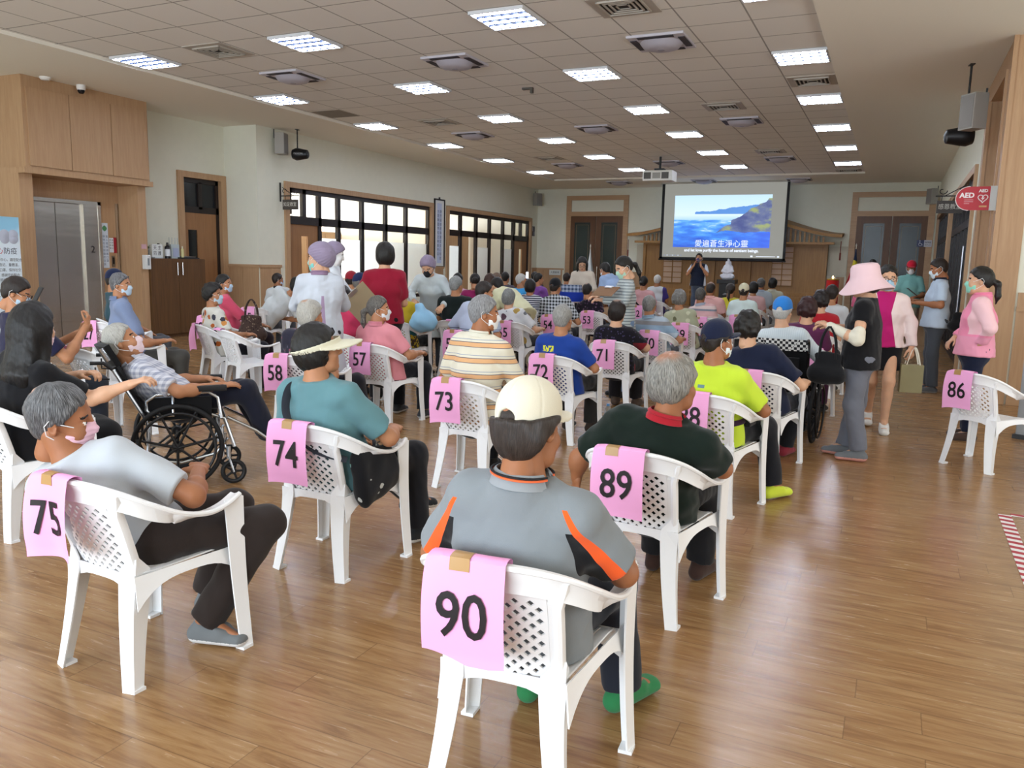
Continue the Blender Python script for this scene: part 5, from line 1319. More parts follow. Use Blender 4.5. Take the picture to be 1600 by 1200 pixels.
seat('m2', 'man in navy cap and bright blue tee being treated by the second nurse', 563, 428, 11.3, -15, U + 'man in bright blue tee', '', look=(-40, 0, 0), shirt=cloth('2f86d2'), pants=GREYP, hair=('crop', 'x'), hairm=hairmat('6e6a64'), cap=('cap', cloth('222c50')), tone=MID, sg=dict(flap=True))
seat('m3', 'person in dark red cap behind the navy cap', 549, 424, 12.6, 0, U + 'person in dark red cap', shirt=cloth('b9d2b4'), pants=GREYP, hair=('crop', 'x'), hairm=H_DK, cap=('cap', cloth('8f2430')), tone=MID)
seat('m4', 'person in raspberry pink top seated behind the nurse with her back to us', 536, 446, 8.9, 0, U + 'person in raspberry pink top', None, shirt=cloth('c23a5c'), pants=cloth('2c2226'), hair=('short', 'x'), hairm=H_DK, tone=MID, J=dict(elR=(.30, .04, .64), wrR=(.22, .22, .6)))
seat('m5', 'woman with dark hair in magenta top, leaning beside the glass wall', 742, 425, 13.4, 30, U + 'woman in magenta top', look=(0, -20, 0), shirt=cloth('8a2458'), pants=DKP, hair=('bun', 'x'), hairm=H_BLK, tone=MID)
seat('m6', 'woman with brown bob in wine red top, beside the magenta top', 766, 426, 13.4, 5, U + 'woman in wine red top', shirt=cloth('7c2444'), pants=DKP, hair=('bob', 'x'), hairm=H_BRN, tone=PALE)
seat('m7', 'person with light brown hair beyond the brown bob', 777, 423, 15.4, -30, U + 'person with light brown hair', look=(-30, 0, 0), shirt=cloth('8a7466'), pants=DKP, hair=('short', 'x'), hairm=hairmat('5a4638', '8a7868', .4), tone=MID)
seat('m8', 'grey haired man in sky blue top by the second glass wall', 815, 425, 14.8, -20, U + 'grey haired man in sky blue top', look=(-25, 0, 0), shirt=cloth('3f9bd8'), pants=GREYP, hair=('short', 'x'), hairm=H_LGREY, tone=MID)
seat('m9', 'woman with black bob in navy and white striped tee, behind the checked shirt', 829, 437, 13.9, 0, U + 'woman in navy and white stripes', '', shirt=stripes('c9ccd2', 'z', .036, [(0, 'c9ccd2'), (.5, '2b3046')]), pants=DKP, hair=('bob', 'x'), hairm=H_BLK, tone=MID, sg=dict(flap=True))
seat('m10', 'person with black hair in violet top, beyond the striped tee', 842, 424, 16.4, -20, U + 'person in violet top', look=(-25, 0, 0), shirt=cloth('7d4c96'), pants=DKP, hair=('short', 'x'), hairm=H_BLK, tone=MID)
seat('m11', 'person with black hair holding up a lit phone near the far corner', 836, 419, 19.0, 0, U + 'person holding up the lit phone', shirt=cloth('3a3a44'), pants=DKP, hair=('short', 'x'), hairm=H_BLK, tone=MID)
seat('m12', 'person with short dark hair in grey top, before the brown double door', 886, 424, 18.2, 0, U + 'person in grey top before the brown double door', shirt=cloth('7a7a80'), pants=DKP, hair=('short', 'x'), hairm=H_DK, tone=MID)
seat('m13', 'dark haired person beyond the grey haired man in black tee', 716, 419, 14.0, 5, U + 'person beyond the black tee', shirt=cloth('c8a0ae'), pants=DKP, hair=('short', 'x'), hairm=H_BLK, tone=MID)
seat('m14', 'person with dark hair next to the pale yellow shirt', 790, 419, 17.0, 5, U + 'person next to the pale yellow shirt', shirt=cloth('4a4650'), pants=DKP, hair=('short', 'x'), hairm=H_BLK, tone=MID)
# ---------------------------------------------------------------- left side
sit('9', 'man with cropped black hair in white top with dark collar, on chair 9', 434, 427, look=(-60, 0, 0), shirt=cloth('ccd0d0'), collar=cloth('1c1a1c'), pants=GREYP, hair=('short', 'x'), hairm=H_DK, mask='b9cfe6', tone=TAN)
sit('25', 'person with short black hair in white top, between chair 9 and the nurse', 463, 434, look=(10, 0, 0), shirt=cloth('ccd2d4'), pants=GREYP, hair=('bob', 'x'), hairm=H_BLK, tone=MID)
seat('l1', 'man in grey blue polo with pale mask, seated before the steel lift', 188, 425, 9.2, -30, U + 'man in grey blue polo', None, look=(-35, 0, 0), shirt=cloth('7c8aa8'), collar=cloth('6f7d9c'), pants=cloth('4a4844'), hair=('short', 'x'), hairm=hairmat('3a3a3c', '7c7c7e', .5), mask='bcd2e4', tone=MID, g=1.05, J=dict(elR=(.30, .0, .66), wrR=(.27, .22, .68), kneeR=(.2, .40, .5)))
seat('l2', 'person in navy cap and dark teal top, beyond the grey blue polo', 178, 412, 10.9, -30, U + 'person in navy cap and teal top', None, look=(-30, 0, 0), shirt=cloth('2c4a54'), pants=GREYP, hair=('crop', 'x'), hairm=H_DK, cap=('cap', cloth('1c2440')), tone=MID)
seat('l3', 'woman with black curls in white top with orange flower print, near chair 26', 333, 444, 9.9, -25, U + 'woman in orange flower print', '', look=(-45, 0, 0), shirt=spots('d2d0c6', 13, ['b8622c', '3c3c48', 'c98a4a', 'd2d0c6'], .42), pants=cloth('23222a'), hair=('curly', 'x'), hairm=H_BLK, mask='b9d0de', tone=MID, J=arms('lap', 'rest'), sg=dict(sx=-.1))
seat('l4', 'woman with short black hair in coral tee holding a patterned handbag', 350, 429, 11.2, -35, U + 'woman in coral tee', None, look=(-35, 0, 0), shirt=cloth('d2526c'), pants=cloth('2a2228'), hair=('short', 'x'), hairm=H_BLK, mask='b9d4ea', tone=MID, J=dict(elR=(.26, .1, .72), wrR=(.16, .34, .66)))
seat('l5', 'man in navy tee looking at his phone, beside the lift notice stand', 24, 430, 7.3, -12, U + 'man looking at his phone', None, look=(-35, -22, 0), shirt=cloth('23233e'), pants=cloth('2b2f38'), hair=('short', 'x'), hairm=H_DK, mask='a9c0d2', glasses=True, tone=MID, g=1.05, J=dict(elR=(.28, .10, .74), wrR=(.14, .33, .98), handR=(-.1, .3, 1), elL=(-.22, .12, .74), wrL=(.02, .34, .92)), dors=dict(R=(.6, .8, .2), L=(-.6, .8, .2)), curl=(.6, .6))
x_, y_ = CH['l5'][:2]
# ---------------------------------------------------------------- wheelchair group on the left
WC = (-4.42, 4.005); WY = -42
wheelchair(WC, WY, 'silver framed wheelchair tilted back, holding the white haired man', 28, True, 'b9bdc2', False, .75)
CH['wc1'] = (WC[0], WC[1], WY)
_l = local_of(atd(188, 500, 5.75), WC, WY)
person('white haired man in plaid shirt lying back in the silver wheelchair', WC, WY, top=None, look=(-10, 24, 0), shirt=plaid('c9ccd8', .036, '9aa0b4', 'd8dae2'), collar=cloth('c4c8d4'), pants=cloth('1b1d2a'), hair=('short', 'x'), hairm=hairmat('7c7a74', 'b4b2aa', .55), mask='e6cfd6', tone=MID, h=.009,
       J=dict(pelvis=(0, -.02, .56), chest=(0, -.17, .70), neck=(.0, -.285, .845), head=(.0, -.335, .97), hipL=(-.085, .02, .54), hipR=(.085, .02, .54), kneeR=(.11, .44, .63), kneeL=(-.10, .42, .60), ankR=(.11, .58, .30), ankL=(-.11, .58, .28), toeR=(.13, .72, .30), toeL=(-.12, .72, .28),
              elR=(.28, .0, .66), wrR=(.20, .27, .68), elL=(-.28, -.02, .66), wrL=(-.14, .2, .68)), shoes=cloth('2c2a2c'), curl=(.3, .2))
# the carer behind the wheelchair
x, y, rz = CH['76']
tgt = lambda px, py, d: tuple(local_of(atd(px, py, d), (x, y), rz))
person('woman with long straight black hair in black dress, reaching to the wheelchair', (x, y), rz, top=(.09, .02, 1.27), look=(8, -4, 0), shirt=cloth('141417', lambda t, x, y, z, v: t.mix((x < -.02) * (y < -.05) * (z < .82), s2l('141417'), t.ramp((z / .10 + .3).fract(), [(0, '1d1420'), (.35, 'b06a9c'), (.55, '1d1420'), (.7, '4f8fa8')]))),
       pants=None, skirt=(cloth('121215'), .25, .03), hair=('long', 'x'), hairm=hairmat('0f0d0d'), mask='e8c9d2', tone=PALE, g=.95, h=.0085, J=dict(elR=(.30, .20, .74), wrR=tgt(205, 600, 5.0), elL=(-.20, .18, .78), wrL=tgt(128, 585, 5.3)), curl=(.55, .5), shoes=cloth('222222'))
# ---------------------------------------------------------------- standing people
def gown(t, x, y, z, v): return t.mix((abs(x - .02) < .012 + (1.2 - z).max(0) * .05) * (y < 0) * (z < 1.22), s2l('bfc4cc'), s2l('98829a'))
ND = dict(sleeve='l', cap=('bouffant', CAPV), hair=('crop', 'x'), hairm=H_BLK)
n1 = stand('nurse with her back to us in white gown and purple hair cover, face turned left', 499, 383, 7.6, 40, look=(62, -6, 0), shirt=cloth('bfc4cc', gown), pants=cloth('2a2630'), skirt=(cloth('bfc4cc', gown), .52, .06), mask='7fc4bc', tone=PALE, g=1.02, sw=.145, wrinkle=2.6, h=.011,
           J=dict(elL=(-.22, .14, 1.12), wrL=(-.12, .36, 1.10), elR=(.22, .14, 1.12), wrR=(.12, .36, 1.10)), collar=cloth('8a7088'), **ND)
stand('second nurse in white gown and hair cover, beyond the first, arms to the blue tee', 521, 381, 9.9, -50, look=(-5, -15, 0), shirt=GOWN, pants=GREYP, skirt=(GOWN, .5, .05), tone='dfe3e2', g=1.05, h=.015, J=dict(elR=(.24, .18, 1.12), wrR=(.14, .44, 1.06), elL=(-.2, .2, 1.12), wrL=(-.06, .46, 1.06)), **ND)
stand('nurse in pale gown and purple hair cover bending forward, facing us', 668, 403, 11.0, 195, bend=32, look=(0, -34, 0), shirt=cloth('c8d2d4'), pants=GREYP, skirt=(cloth('c8d2d4'), .5, .06), mask='23252a', tone=PALE, g=1.05, h=.016, J=dict(elR=(.28, .22, 1.12), wrR=(.16, .46, 1.02), elL=(-.30, .22, 1.1), wrL=(-.24, .46, .96)), **ND)
stand('woman with short black hair in crimson tee and black trousers, back to us', 601, 380, 8.7, 32, look=(10, 0, 0), shirt=cloth('8d1a30'), pants=cloth('141418'), hair=('bob', 'x'), hairm=H_BLK, tone=PALE, g=1.02, h=.013, hem=-.06, J=dict(elL=(-.27, .0, 1.12), wrL=(-.22, .18, .98), elR=(.2, .06, 1.1), wrR=(.08, .26, 1.1)))
stand('person in pale yellow shirt bending over the seats, dark hair hidden', 776, 437, 12.2, 66, bend=56, look=(0, -30, 0), shirt=cloth('d8d6b0'), pants=cloth('a39c84'), hair=('short', 'x'), hairm=H_BLK, tone=PALE, g=1.1, h=.017, hem=-.16)
stand('woman with long black hair in beige cardigan bending over a blue basket', 910, 402, 15.6, 190, bend=18, look=(10, -28, 0), shirt=cloth('cbbfae'), sleeve='l', pants=DKP, hair=('long', 'x'), hairm=H_BLK, glasses=True, tone=PALE, h=.017, J=dict(elR=(.24, .14, 1.08), wrR=(.14, .36, 1.04), elL=(-.24, .14, 1.08), wrL=(-.14, .36, 1.04)))
stand('man in light blue shirt stooping left of the striped top', 945, 411, 14.6, 60, bend=34, look=(0, -20, 0), shirt=cloth('94aacb'), pants=cloth('5a6a86'), hair=('short', 'x'), hairm=H_BLK, mask='dfe6ea', tone=MID, g=1.05, h=.016, J=dict(elR=(.26, .25, 1.04), wrR=(.2, .45, .9)))
stand('young woman with tied black hair in fine striped top, reading a brown board', 978, 402, 9.6, 120, look=(12, -26, 0), shirt=stripes('a9b0ae', 'z', .034, [(0, 'aeb5b3'), (.68, '6c7478')]), sleeve='l', pants=cloth('6d86a8'), hair=('pony', 'x'), hairm=H_BLK, mask='a9cdb6', tone=PALE, g=.92, h=.014, J=dict(elL=(-.22, .04, 1.14), wrL=(-.10, .28, 1.15), elR=(.22, .04, 1.14), wrR=(.10, .30, 1.17)))
stand('man in navy vest with a microphone before the screen', 1093, 396, 22.3, 175, z0=.24, shirt=cloth('1c2233', lambda t, x, y, z, v: t.mix(abs(x) > .185, s2l('1c2233'), s2l('c9ced6'))), sleeve='s', pants=cloth('4b5668'), hair=('short', 'x'), hairm=H_BLK, mask='5e5482', tone=MID, g=1.08, h=.02, J=dict(elR=(.26, .12, 1.12), wrR=(.06, .20, 1.38), handR=(-.2, -.2, .9), elL=(-.27, .12, 1.12), wrL=(-.12, .22, 1.36), handL=(.2, -.2, .9)))
# ---------------------------------------------------------------- aisle on the right
HATM = cloth('e0c0c5')
hat_pos = (-.20, 7.16); HY = 84
hw_ = person('woman in pink bucket hat, black top and grey trousers standing in the aisle', hat_pos, HY, slf=.42, pose='stand', tall=1.58, look=(20, -8, 0), shirt=cloth('131316'), sleeve='s', pants=cloth('6b6e78'), hair=('bob', 'x'), hat_cut='bouffant', hairm=H_BLK, tone=PALE, g=1.0, sw=.15, h=.0105, hem=-.10,
             J=dict(elL=(-.23, .0, 1.01), wrL=(-.15, .23, 1.10), elR=(.22, .06, 1.06), wrR=(.10, .28, 1.08), ankR=(.06, .08, .095), ankL=(-.09, -.06, .095)), shoes=cloth('6e7276'), sole='d99a8e')
hd = Vector((0, .02, 1.58 - .125))
hb = MB()
prof = [(.0, .158), (.05, .157), (.085, .147), (.098, .125), (.104, .06), (.112, .035), (.152, -.018), (.188, -.055), (.185, -.060), (.148, -.025), (.106, .028), (.09, .05)]
V = []; n = 40
for r, zz in prof:
    for k in range(n):
        a = 2 * PI * k / n; wv = 1 + (.05 * math.sin(3 * a) + .03 * math.sin(5 * a + 1)) * max(0, (r - .11) / .1); V.append((r * wv * math.cos(a), r * wv * math.sin(a) * 1.08, zz + (.02 * math.sin(2 * a + .5)) * max(0, (r - .11) / .1)))
hb.add(V, [(i * n + k, i * n + (k + 1) % n, (i + 1) * n + (k + 1) % n, (i + 1) * n + k) for i in range(len(prof) - 1) for k in range(n)])
ho = hb.build('bucket_hat', HATM, hw_, True); ho.matrix_local = m4(Rz(rad(20)) @ Rx(rad(-8)), (0, .006, 1.452), 1.04)
for s_, cl in ((-1, 'd8d2c0'),):      # light arm cover
    F = Field((-.4, -.25, .9), (0, .4, 1.35), .0095); F.ecap((-.226, -.004, 1.07), (-.23, .0, 1.01), .05, .05, .02); F.ecap((-.23, .0, 1.01), (-.15, .23, 1.10), .049, .036, .02); F.wob(.002, 80, 4); V, Q = F.nets(); mesh_np('arm_cover', V, Q, cloth(cl), hw_)
def cardi(t, x, y, z, v): return t.mix(((abs(x) < .05 + abs(z - 1.16) * .20)) * (y > .0), s2l('e6d3d0'), s2l('b41f6a'))
person('woman walking toward us in white cardigan, magenta blouse and black skirt', (-.06, 8.66), 184, pose='stand', tall=1.60, look=(6, -6, 0), shirt=cloth('e6d3d0', cardi), sleeve='l', skirt=(cloth('131317'), .60, .02), hair=('short', 'x'), hairm=H_BLK, mask='a5c8de', glasses=True, tone=PALE, g=.96, sw=.142, h=.0115, hem=-.05,
       J=dict(elR=(.22, -.06, 1.08), wrR=(.20, .02, .84), elL=(-.24, -.02, 1.07), wrL=(-.26, .04, .83), kneeL=(-.08, .16, .50), ankL=(-.07, .16, .10), toeL=(-.07, .32, .035), kneeR=(.07, .04, .48), ankR=(.06, -.20, .14), toeR=(.06, -.08, .05)), shoes=cloth('dddcd8'), curl=(.6, .3))
person('man in pale blue polo with navy collar standing and reading his phone', (.52, 11.8), 98, pose='stand', tall=1.73, look=(0, -18, 0), shirt=cloth('b6c6d8'), collar=cloth('1e2434'), pants=cloth('474c54'), hair=('short', 'x'), hairm=H_DK, mask='d6e2ea', tone=TAN, g=1.08, h=.016, J=dict(elL=(-.25, .0, 1.14), wrL=(-.10, .25, 1.16), elR=(.24, .02, 1.14), wrR=(.08, .27, 1.18)), shoes=cloth('55585c'), sole='8a8a8a', curl=(.6, .5))
def jacket(t, x, y, z, v): return t.mix((x < -.16) * (z > 1.0), t.mix(z < .98, s2l('ef8fae'), s2l('e79ab2')), s2l('eec3c8'))
person('woman with black ponytail in pink hooded jacket, hand on hip, by the wood portal', (.73, 8.6), 88, pose='stand', tall=1.60, look=(2, -2, 0), shirt=cloth('ef8fae', jacket), sleeve='l', collar=cloth('ea86a6'), pants=cloth('1c2238'), hair=('pony', 'x'), hairm=H_BLK, mask='8fd2bc', tone=PALE, g=1.08, h=.0115, hem=-.08, J=dict(elL=(-.30, -.09, 1.07), wrL=(-.20, -.04, .93), handL=(.4, .6, -.5), elR=(.23, .02, 1.08), wrR=(.12, .17, .94)), shoes=cloth('4a3a34'))
stand('man in red cap and mint polo facing us before the double door', 1425, 408, 17.6, 182, look=(0, -14, 0), shirt=cloth('7fb3ad'), collar=cloth('7fb3ad'), pants=cloth('a39a84'), hair=('crop', 'x'), hairm=H_DK, cap=('cap', cloth('bf1f34')), mask='e3e0e2', tone=TAN, g=1.08, h=.02, J=dict(elR=(.24, .08, 1.1), wrR=(.10, .28, 1.08), elL=(-.24, .08, 1.1), wrL=(-.1, .28, 1.08)))
stand('person in light blue shirt with back to us, beyond the walking woman', 1364, 405, 20.0, 10, shirt=cloth('b4cbe8'), sleeve='l', pants=DKP, hair=('short', 'x'), hairm=H_BLK, tone=MID, h=.02)
stand('person in rose top with black hair, half hidden behind the pink hat', 1357, 424, 14.5, 150, shirt=cloth('c85a7c'), pants=DKP, hair=('bob', 'x'), hairm=H_BLK, tone=MID, h=.02, tall=1.5)
# ---------------------------------------------------------------- lift, its wood surround and what stands along the left wall
XC = -12.34
oc = empty('overhead_cabinet', (XB, 9.57, 2.79), 0, 'light wood overhead cabinet with three flush doors above the lift', 'cabinet')
MB().box((0, -1.16, .06), (XC - XB - .02, 1.16, ZS - 2.79)).box((0, -1.22, -.02), (XC - XB + .03, 1.19, .07)).build('carcass', WOOD, oc)
for a, b in ((-1.10, -.385), (-.375, .385), (.395, 1.12)): boxo('door', (XC - XB - .02, a, .10), (XC - XB + .005, b, ZS - 2.79 - .17), WOOD, oc, bevel=.004)
m = MB(); m.box((XB, 8.34, 0), (-12.45, 8.56, 2.77)); m.box((XB, 10.53, 0), (-12.45, 10.70, 2.77)); m.box((XB, 8.56, 2.46), (-12.97, 10.53, 2.77)); m.box((XB, 10.14, 0), (-12.97, 10.46, 2.46)); m.box((XB, 8.56, 0), (-12.97, 8.70, 2.46))
struct('trim_lift', m.build('trim_lift', WOOD))
STEEL = Mt('brushed_steel', 'd2cec6', .26, 1.0); _x, _y, _z, _v = STEEL.xyz(vec=True); STEEL.bump(STEEL.noise(STEEL.comb(_x * 0, _y * .6, _z * 3.2), 1.3, 2), .10, .03); STEEL = STEEL.m
lf = MB().box((-13.02, 10.46, 0), (-12.95, 10.50, 2.46)).box((-13.02, 8.72, 2.40), (-12.93, 10.14, 2.46)).box((-13.02, 9.80, 0), (-12.94, 10.10, 2.42)).box((-13.02, 8.70, 0), (-12.93, 8.80, 2.44)).box((-13.02, 10.08, 0), (-12.93, 10.14, 2.46)).build('door_6', STEEL); struct('door_6', lf)
boxo('door_leaf', (-13.03, 8.80, .01), (-12.99, 9.295, 2.40), STEEL, lf); boxo('door_leaf', (-13.03, 9.305, .01), (-12.99, 9.80, 2.40), STEEL, lf)
text('floor_number', '2', .17, INK, lf, lambda x, y: (-12.935, 9.95 + x, 1.62 + y))
def wall_card(name, label, cat, x, y0, y1, z0, z1, mats_lines, t=.006):
    o = boxo(name, (x, y0, z0), (x + t, y1, z1), mats_lines[0]); tag(o, label, cat); return o
PAPER = plain('dfe4e8', .6)
def cjk(parent, lines, x, y0, z0, size, dz, mat=INK, vertical=False, dy=0):
    for i, s in enumerate(lines):
        if vertical:
            for j, c in enumerate(s): text('lettering', c, size, mat, parent, lambda u, v, i=i, j=j: (x, y0 + dy * i + u, z0 - dz * j + v))
        else: text('lettering', s, size, mat, parent, lambda u, v, i=i: (x, y0 + u, z0 - dz * i + v))
nt = wall_card('notice', 'tall pale notice with a green leaf and two columns of writing beside the lift', 'notice', -12.965, 10.14, 10.285, 1.30, 2.10, [plain('cfd8e2', .6)])
MB().grid(lambda u, v: (-12.957, 10.215 + .05 * math.sin(PI * v) * (2 * u - 1), 1.95 + .11 * v), 6, 6).build('leaf_emblem', plain('4f8a5c', .6), nt)
cjk(nt, ['進入電梯請戴口罩', '保持社交距離勿交談'], -12.957, 10.25, 1.86, .05, .062, plain('51607c'), True, -.06)
n2 = wall_card('notice', 'small white and red notice to the right of the tall lift notice', 'notice', -12.965, 10.30, 10.39, 1.58, 1.84, [PAPER]); boxo('red_band', (-12.965, 10.39, 1.57), (-12.957, 10.45, 1.85), plain('a3222e', .5), n2)
cjk(n2, ['嚴禁煙火', '請勿停留'], -12.957, 10.365, 1.80, .035, .048, INK, True, -.045)
cb = MB().box((0, -.03, -.10), (.01, .03, .10)).build('lift_button_panel', plain('8f8c86', .3, 1)); tag(cb, 'steel call panel with dark display beside the lift', 'button panel'); cb.location = (-12.965, 10.37, 1.42); boxo('display', (.01, -.015, -.05), (.014, .015, .07), plain('101012', .2), cb)
sdp = empty('sanitizer_dispenser', (-12.445, 10.615, 1.42), 0, 'white wall dispenser on the light wood column right of the lift', 'dispenser')
MB().box((0, -.055, -.13), (.10, .055, .13)).build('housing', plain('dcdcda', .4), sdp, bevel=.012); boxo('window', (.10, -.02, -.06), (.103, .02, .07), plain('8a9096', .3), sdp)
tag(boxo('name_tag', (-12.45, 10.56, 1.66), (-12.443, 10.67, 1.74), plain('c9a0a8', .6)), 'small pinkish label on the wood column above the dispenser', 'label')
sb = empty('storage_cabinet', (-12.72, 11.37, 0), 0, 'dark brown two door storage cabinet against the cream wall', 'cabinet')
MB().box((-.40, -.66, .06), (.28, .66, 1.49)).box((-.38, -.64, 0), (.25, .64, .06)).build('carcass', WOODB, sb)
for a, b, hx in ((-.66, .0, -.06), (.0, .66, .06)):
    d = boxo('door', (.28, a + .004, .07), (.30, b - .004, 1.485), WOODB, sb); MB().tube((.345, hx, 1.18), (.345, hx, 1.42), .009).tube((.30, hx, 1.2), (.345, hx, 1.2), .006).tube((.30, hx, 1.4), (.345, hx, 1.4), .006).build('handle', plain('d8d8d8', .25, 1), d, True)
def bottle(name, label, x, y, z, r, h, col, capc, cat='bottle', lab=None):
    e = empty(name, (x, y, z), 0, label, cat); MB().lathe([(r, 0), (r, h * .68), (r * .9, h * .74), (r * .4, h * .82)], 18).build('body', plain(col, .3), e, True); MB().lathe([(r * .42, h * .82), (r * .42, h), (r * .3, h)], 12).build('cap', plain(capc, .4), e, True)
    if lab: MB().lathe([(r + .002, h * .15), (r + .002, h * .58)], 18, cap=False).build('label_band', plain(lab, .6), e, True)
ZT = 1.492
bottle('pump_bottle', 'black bottle with white label on the dark storage cabinet', -12.6, 11.28, ZT, .05, .30, '1c1c1f', '141416', lab='d8dade')
bottle('bottle', 'dark squat bottle behind the black one on the storage cabinet', -12.72, 11.18, ZT, .055, .28, '3a2a1c', '2a1c12')
e = empty('card_holder', (-12.56, 11.0, ZT), rad(4), 'white card with four written characters standing on the storage cabinet', 'sign'); boxo('card', (0, -.13, .02), (.008, .13, .26), plain('dfe2e0', .6), e); boxo('foot', (-.05, -.10, 0), (.05, .10, .02), plain('c8ccd0', .3), e)
for i, c in enumerate('天主防護'): text('lettering', c, .085, INK, e, lambda u, v, i=i: (.0095, -.055 + .11 * (i % 2) + u, .19 - .10 * (i // 2) + v))
e = empty('potted_plant', (-12.74, 10.92, ZT), 0, 'small green plant at the back of the storage cabinet', 'plant'); MB().lathe([(.04, 0), (.055, .16)], 14).build('pot', plain('c8c8c4', .5), e, True)
m = MB(); random.seed(4)
for i in range(16):
    a, b = random.random() * 6.28, .5 + random.random() * .6; L = .12 + .06 * random.random(); dv = np.array((math.cos(a) * math.sin(b), math.sin(a) * math.sin(b), math.cos(b)))
    sd_ = np.cross(dv, (0, 0, 1)); m.grid(lambda u, v: tuple(np.array((0, 0, .16)) + dv * L * u + sd_ * (.03 * math.sin(PI * min(1, u + .05)) * (2 * v - 1)) + np.array((0, 0, -.05 * u * u))), 6, 2, 0, .002)
m.build('leaves', plain('3f6f3c', .6), e, True)
e = empty('wire_rack', (-12.65, 11.47, ZT), 0, 'clear box of papers in a wire rack on the storage cabinet', 'rack'); boxo('box', (-.06, -.10, 0), (.05, .10, .27), plain('b9c4c4', .3), e, bevel=.006); boxo('leaflet', (.052, -.06, .03), (.056, .07, .2), plain('a9b0c8', .5), e)
m = MB()
for y in (-.1, -.03, .04, .1): m.tube((.0, y, .27), (.0, y, .40), .004)
m.build('wire', plain('70787c', .3, 1), e)
bottle('bottle', 'slim pale yellow bottle beside the wire rack on the storage cabinet', -12.6, 11.64, ZT, .028, .24, 'cfc48a', 'e0dcc8')
e = empty('tray', (-12.57, 11.74, ZT), 0, 'dark tray of small shiny tools on the storage cabinet edge', 'tray'); boxo('base', (-.12, -.22, 0), (.10, .2, .025), plain('2a2a2e', .4), e, bevel=.006); MB().tube((-.05, -.15, .04), (.02, .1, .035), .012).tube((.03, -.1, .035), (.05, .15, .035), .01).box((-.08, 0, .025), (-.02, .12, .05)).build('tool', plain('b0b4b8', .25, 1), e)
e = empty('stool', (-9.0, 9.55, 0), rad(20), 'yellowish wooden stool behind the man in grey blue polo', 'stool'); boxo('seat', (-.16, -.16, .42), (.16, .16, .455), plain('b98a45', .5), e, bevel=.008)
for a in (-1, 1):
    for b in (-1, 1): MB().tube((a * .11, b * .11, .42), (a * .15, b * .15, 0), .018).build('leg', plain('b98a45', .5), e)
# notice stand by the lift
ps = empty('roll_up_banner', (-11.9, 7.46, 0), 0, 'pale blue printed stand banner about epidemic prevention before the lift', 'banner')
t = Mt('banner_print', 'd6e6ef', .55); x, y, z, v = t.xyz(vec=True); t.col(t.mix((z - 1.72 + (t.noise(v, 3, 3) - .5) * .3).ss(.0, .22), s2l('dbe7ee'), s2l('8fc3dc')))
pv = MB().box((0, -.50, .08), (.012, .46, 2.06)).build('print', t.m, ps)
boxo('foot', (-.12, -.52, 0), (.12, .48, .08), plain('a8acb0', .3, .8), ps, bevel=.01)
for i, (c, col) in enumerate((('齊', '23283c'), ('心', 'c03038'), ('防', '23283c'), ('疫', '23283c'))): text('lettering', c, .105, plain(col, .6), pv, lambda u, w_, i=i: (.0135, .04 + .105 * i + u, 1.555 + w_))
for i, s in enumerate(('中央流行疫情指揮中心，請您配合', '防疫工作：實名登記、量體溫，', '進出請全程配戴口罩，保持社交', '距離，勤洗手，感謝您的配合', '「防疫照護」', '', '入館請先至服務台登記並領取', '號碼牌依序入座等候叫號')): 
    if s: text('lettering', s, .052, INK, pv, lambda u, w_, i=i: (.0135, .12 + u, 1.43 - .075 * i + w_), xs=.9)
for i in range(5):
    MB().lathe([(0, .016), (.05, .012), (.075, 0)], 18, c=(0, 0, 0), axis='x').build('round_emblem', plain('b3b7c4', .6), pv, True).location = (.012, .36 - .13 * (i % 3), 1.80 - .06 * (i // 3))
# ---------------------------------------------------------------- wall things, left
def speaker(loc, rz, label, s=1.0):
    e = empty('wall_speaker', loc, rz, label, 'speaker'); MB().box((-.13 * s, -.10, -.22 * s), (.13 * s, .10, .22 * s)).build('cabinet', plain('a39f98', .6), e, bevel=.012); MB().box((-.115 * s, .10, -.2 * s), (.115 * s, .106, .2 * s)).build('grille', plain('8d8a86', .8), e); MB().sweep([(0, -.1, .1), (0, -.16, .12), (0, -.16, .3)], .012, 6).build('bracket', plain('3a3a3a', .5), e)
speaker((-11.98, 13.82, 3.94), rad(-70), 'grey box speaker high on the cream wall at the corner')
speaker((-11.95, 27.4, 3.85), rad(-120), 'grey box speaker high in the far corner by the glass wall')
speaker((.73, 12.1, 3.58), rad(125), 'pale grey box speaker under the ceiling before the wood portal', 1.0)
speaker((.78, 26.6, 3.72), rad(120), 'grey box speaker above the far right door corner', 1.0)
def spot(loc, rz, label, drop):
    e = empty('spotlight', loc, rz, label, 'spotlight'); MB().lathe([(.10, -.10), (.13, -.02), (.12, .06), (.09, .22), (.06, .24)], 16, axis='y').build('housing', plain('131315', .4), e, True); MB().tube((0, 0, .10), (0, 0, drop), .014).box((-.06, -.03, drop - .01), (.06, .03, drop)).build('bracket', plain('1a1a1a', .5), e)
    text('lettering', 'MAXION', .055, plain('a8a8a8', .5), e, lambda u, w_: (.128, .06 + u * .9, w_ + .0)); return e
spot((-11.72, 14.02, 3.74), rad(-72), 'black spotlight hanging from the ceiling above the first hanging sign', .51)
spot((.68, 12.5, 3.34), rad(100), 'black spotlight hidden below the pale speaker at the portal', .91)
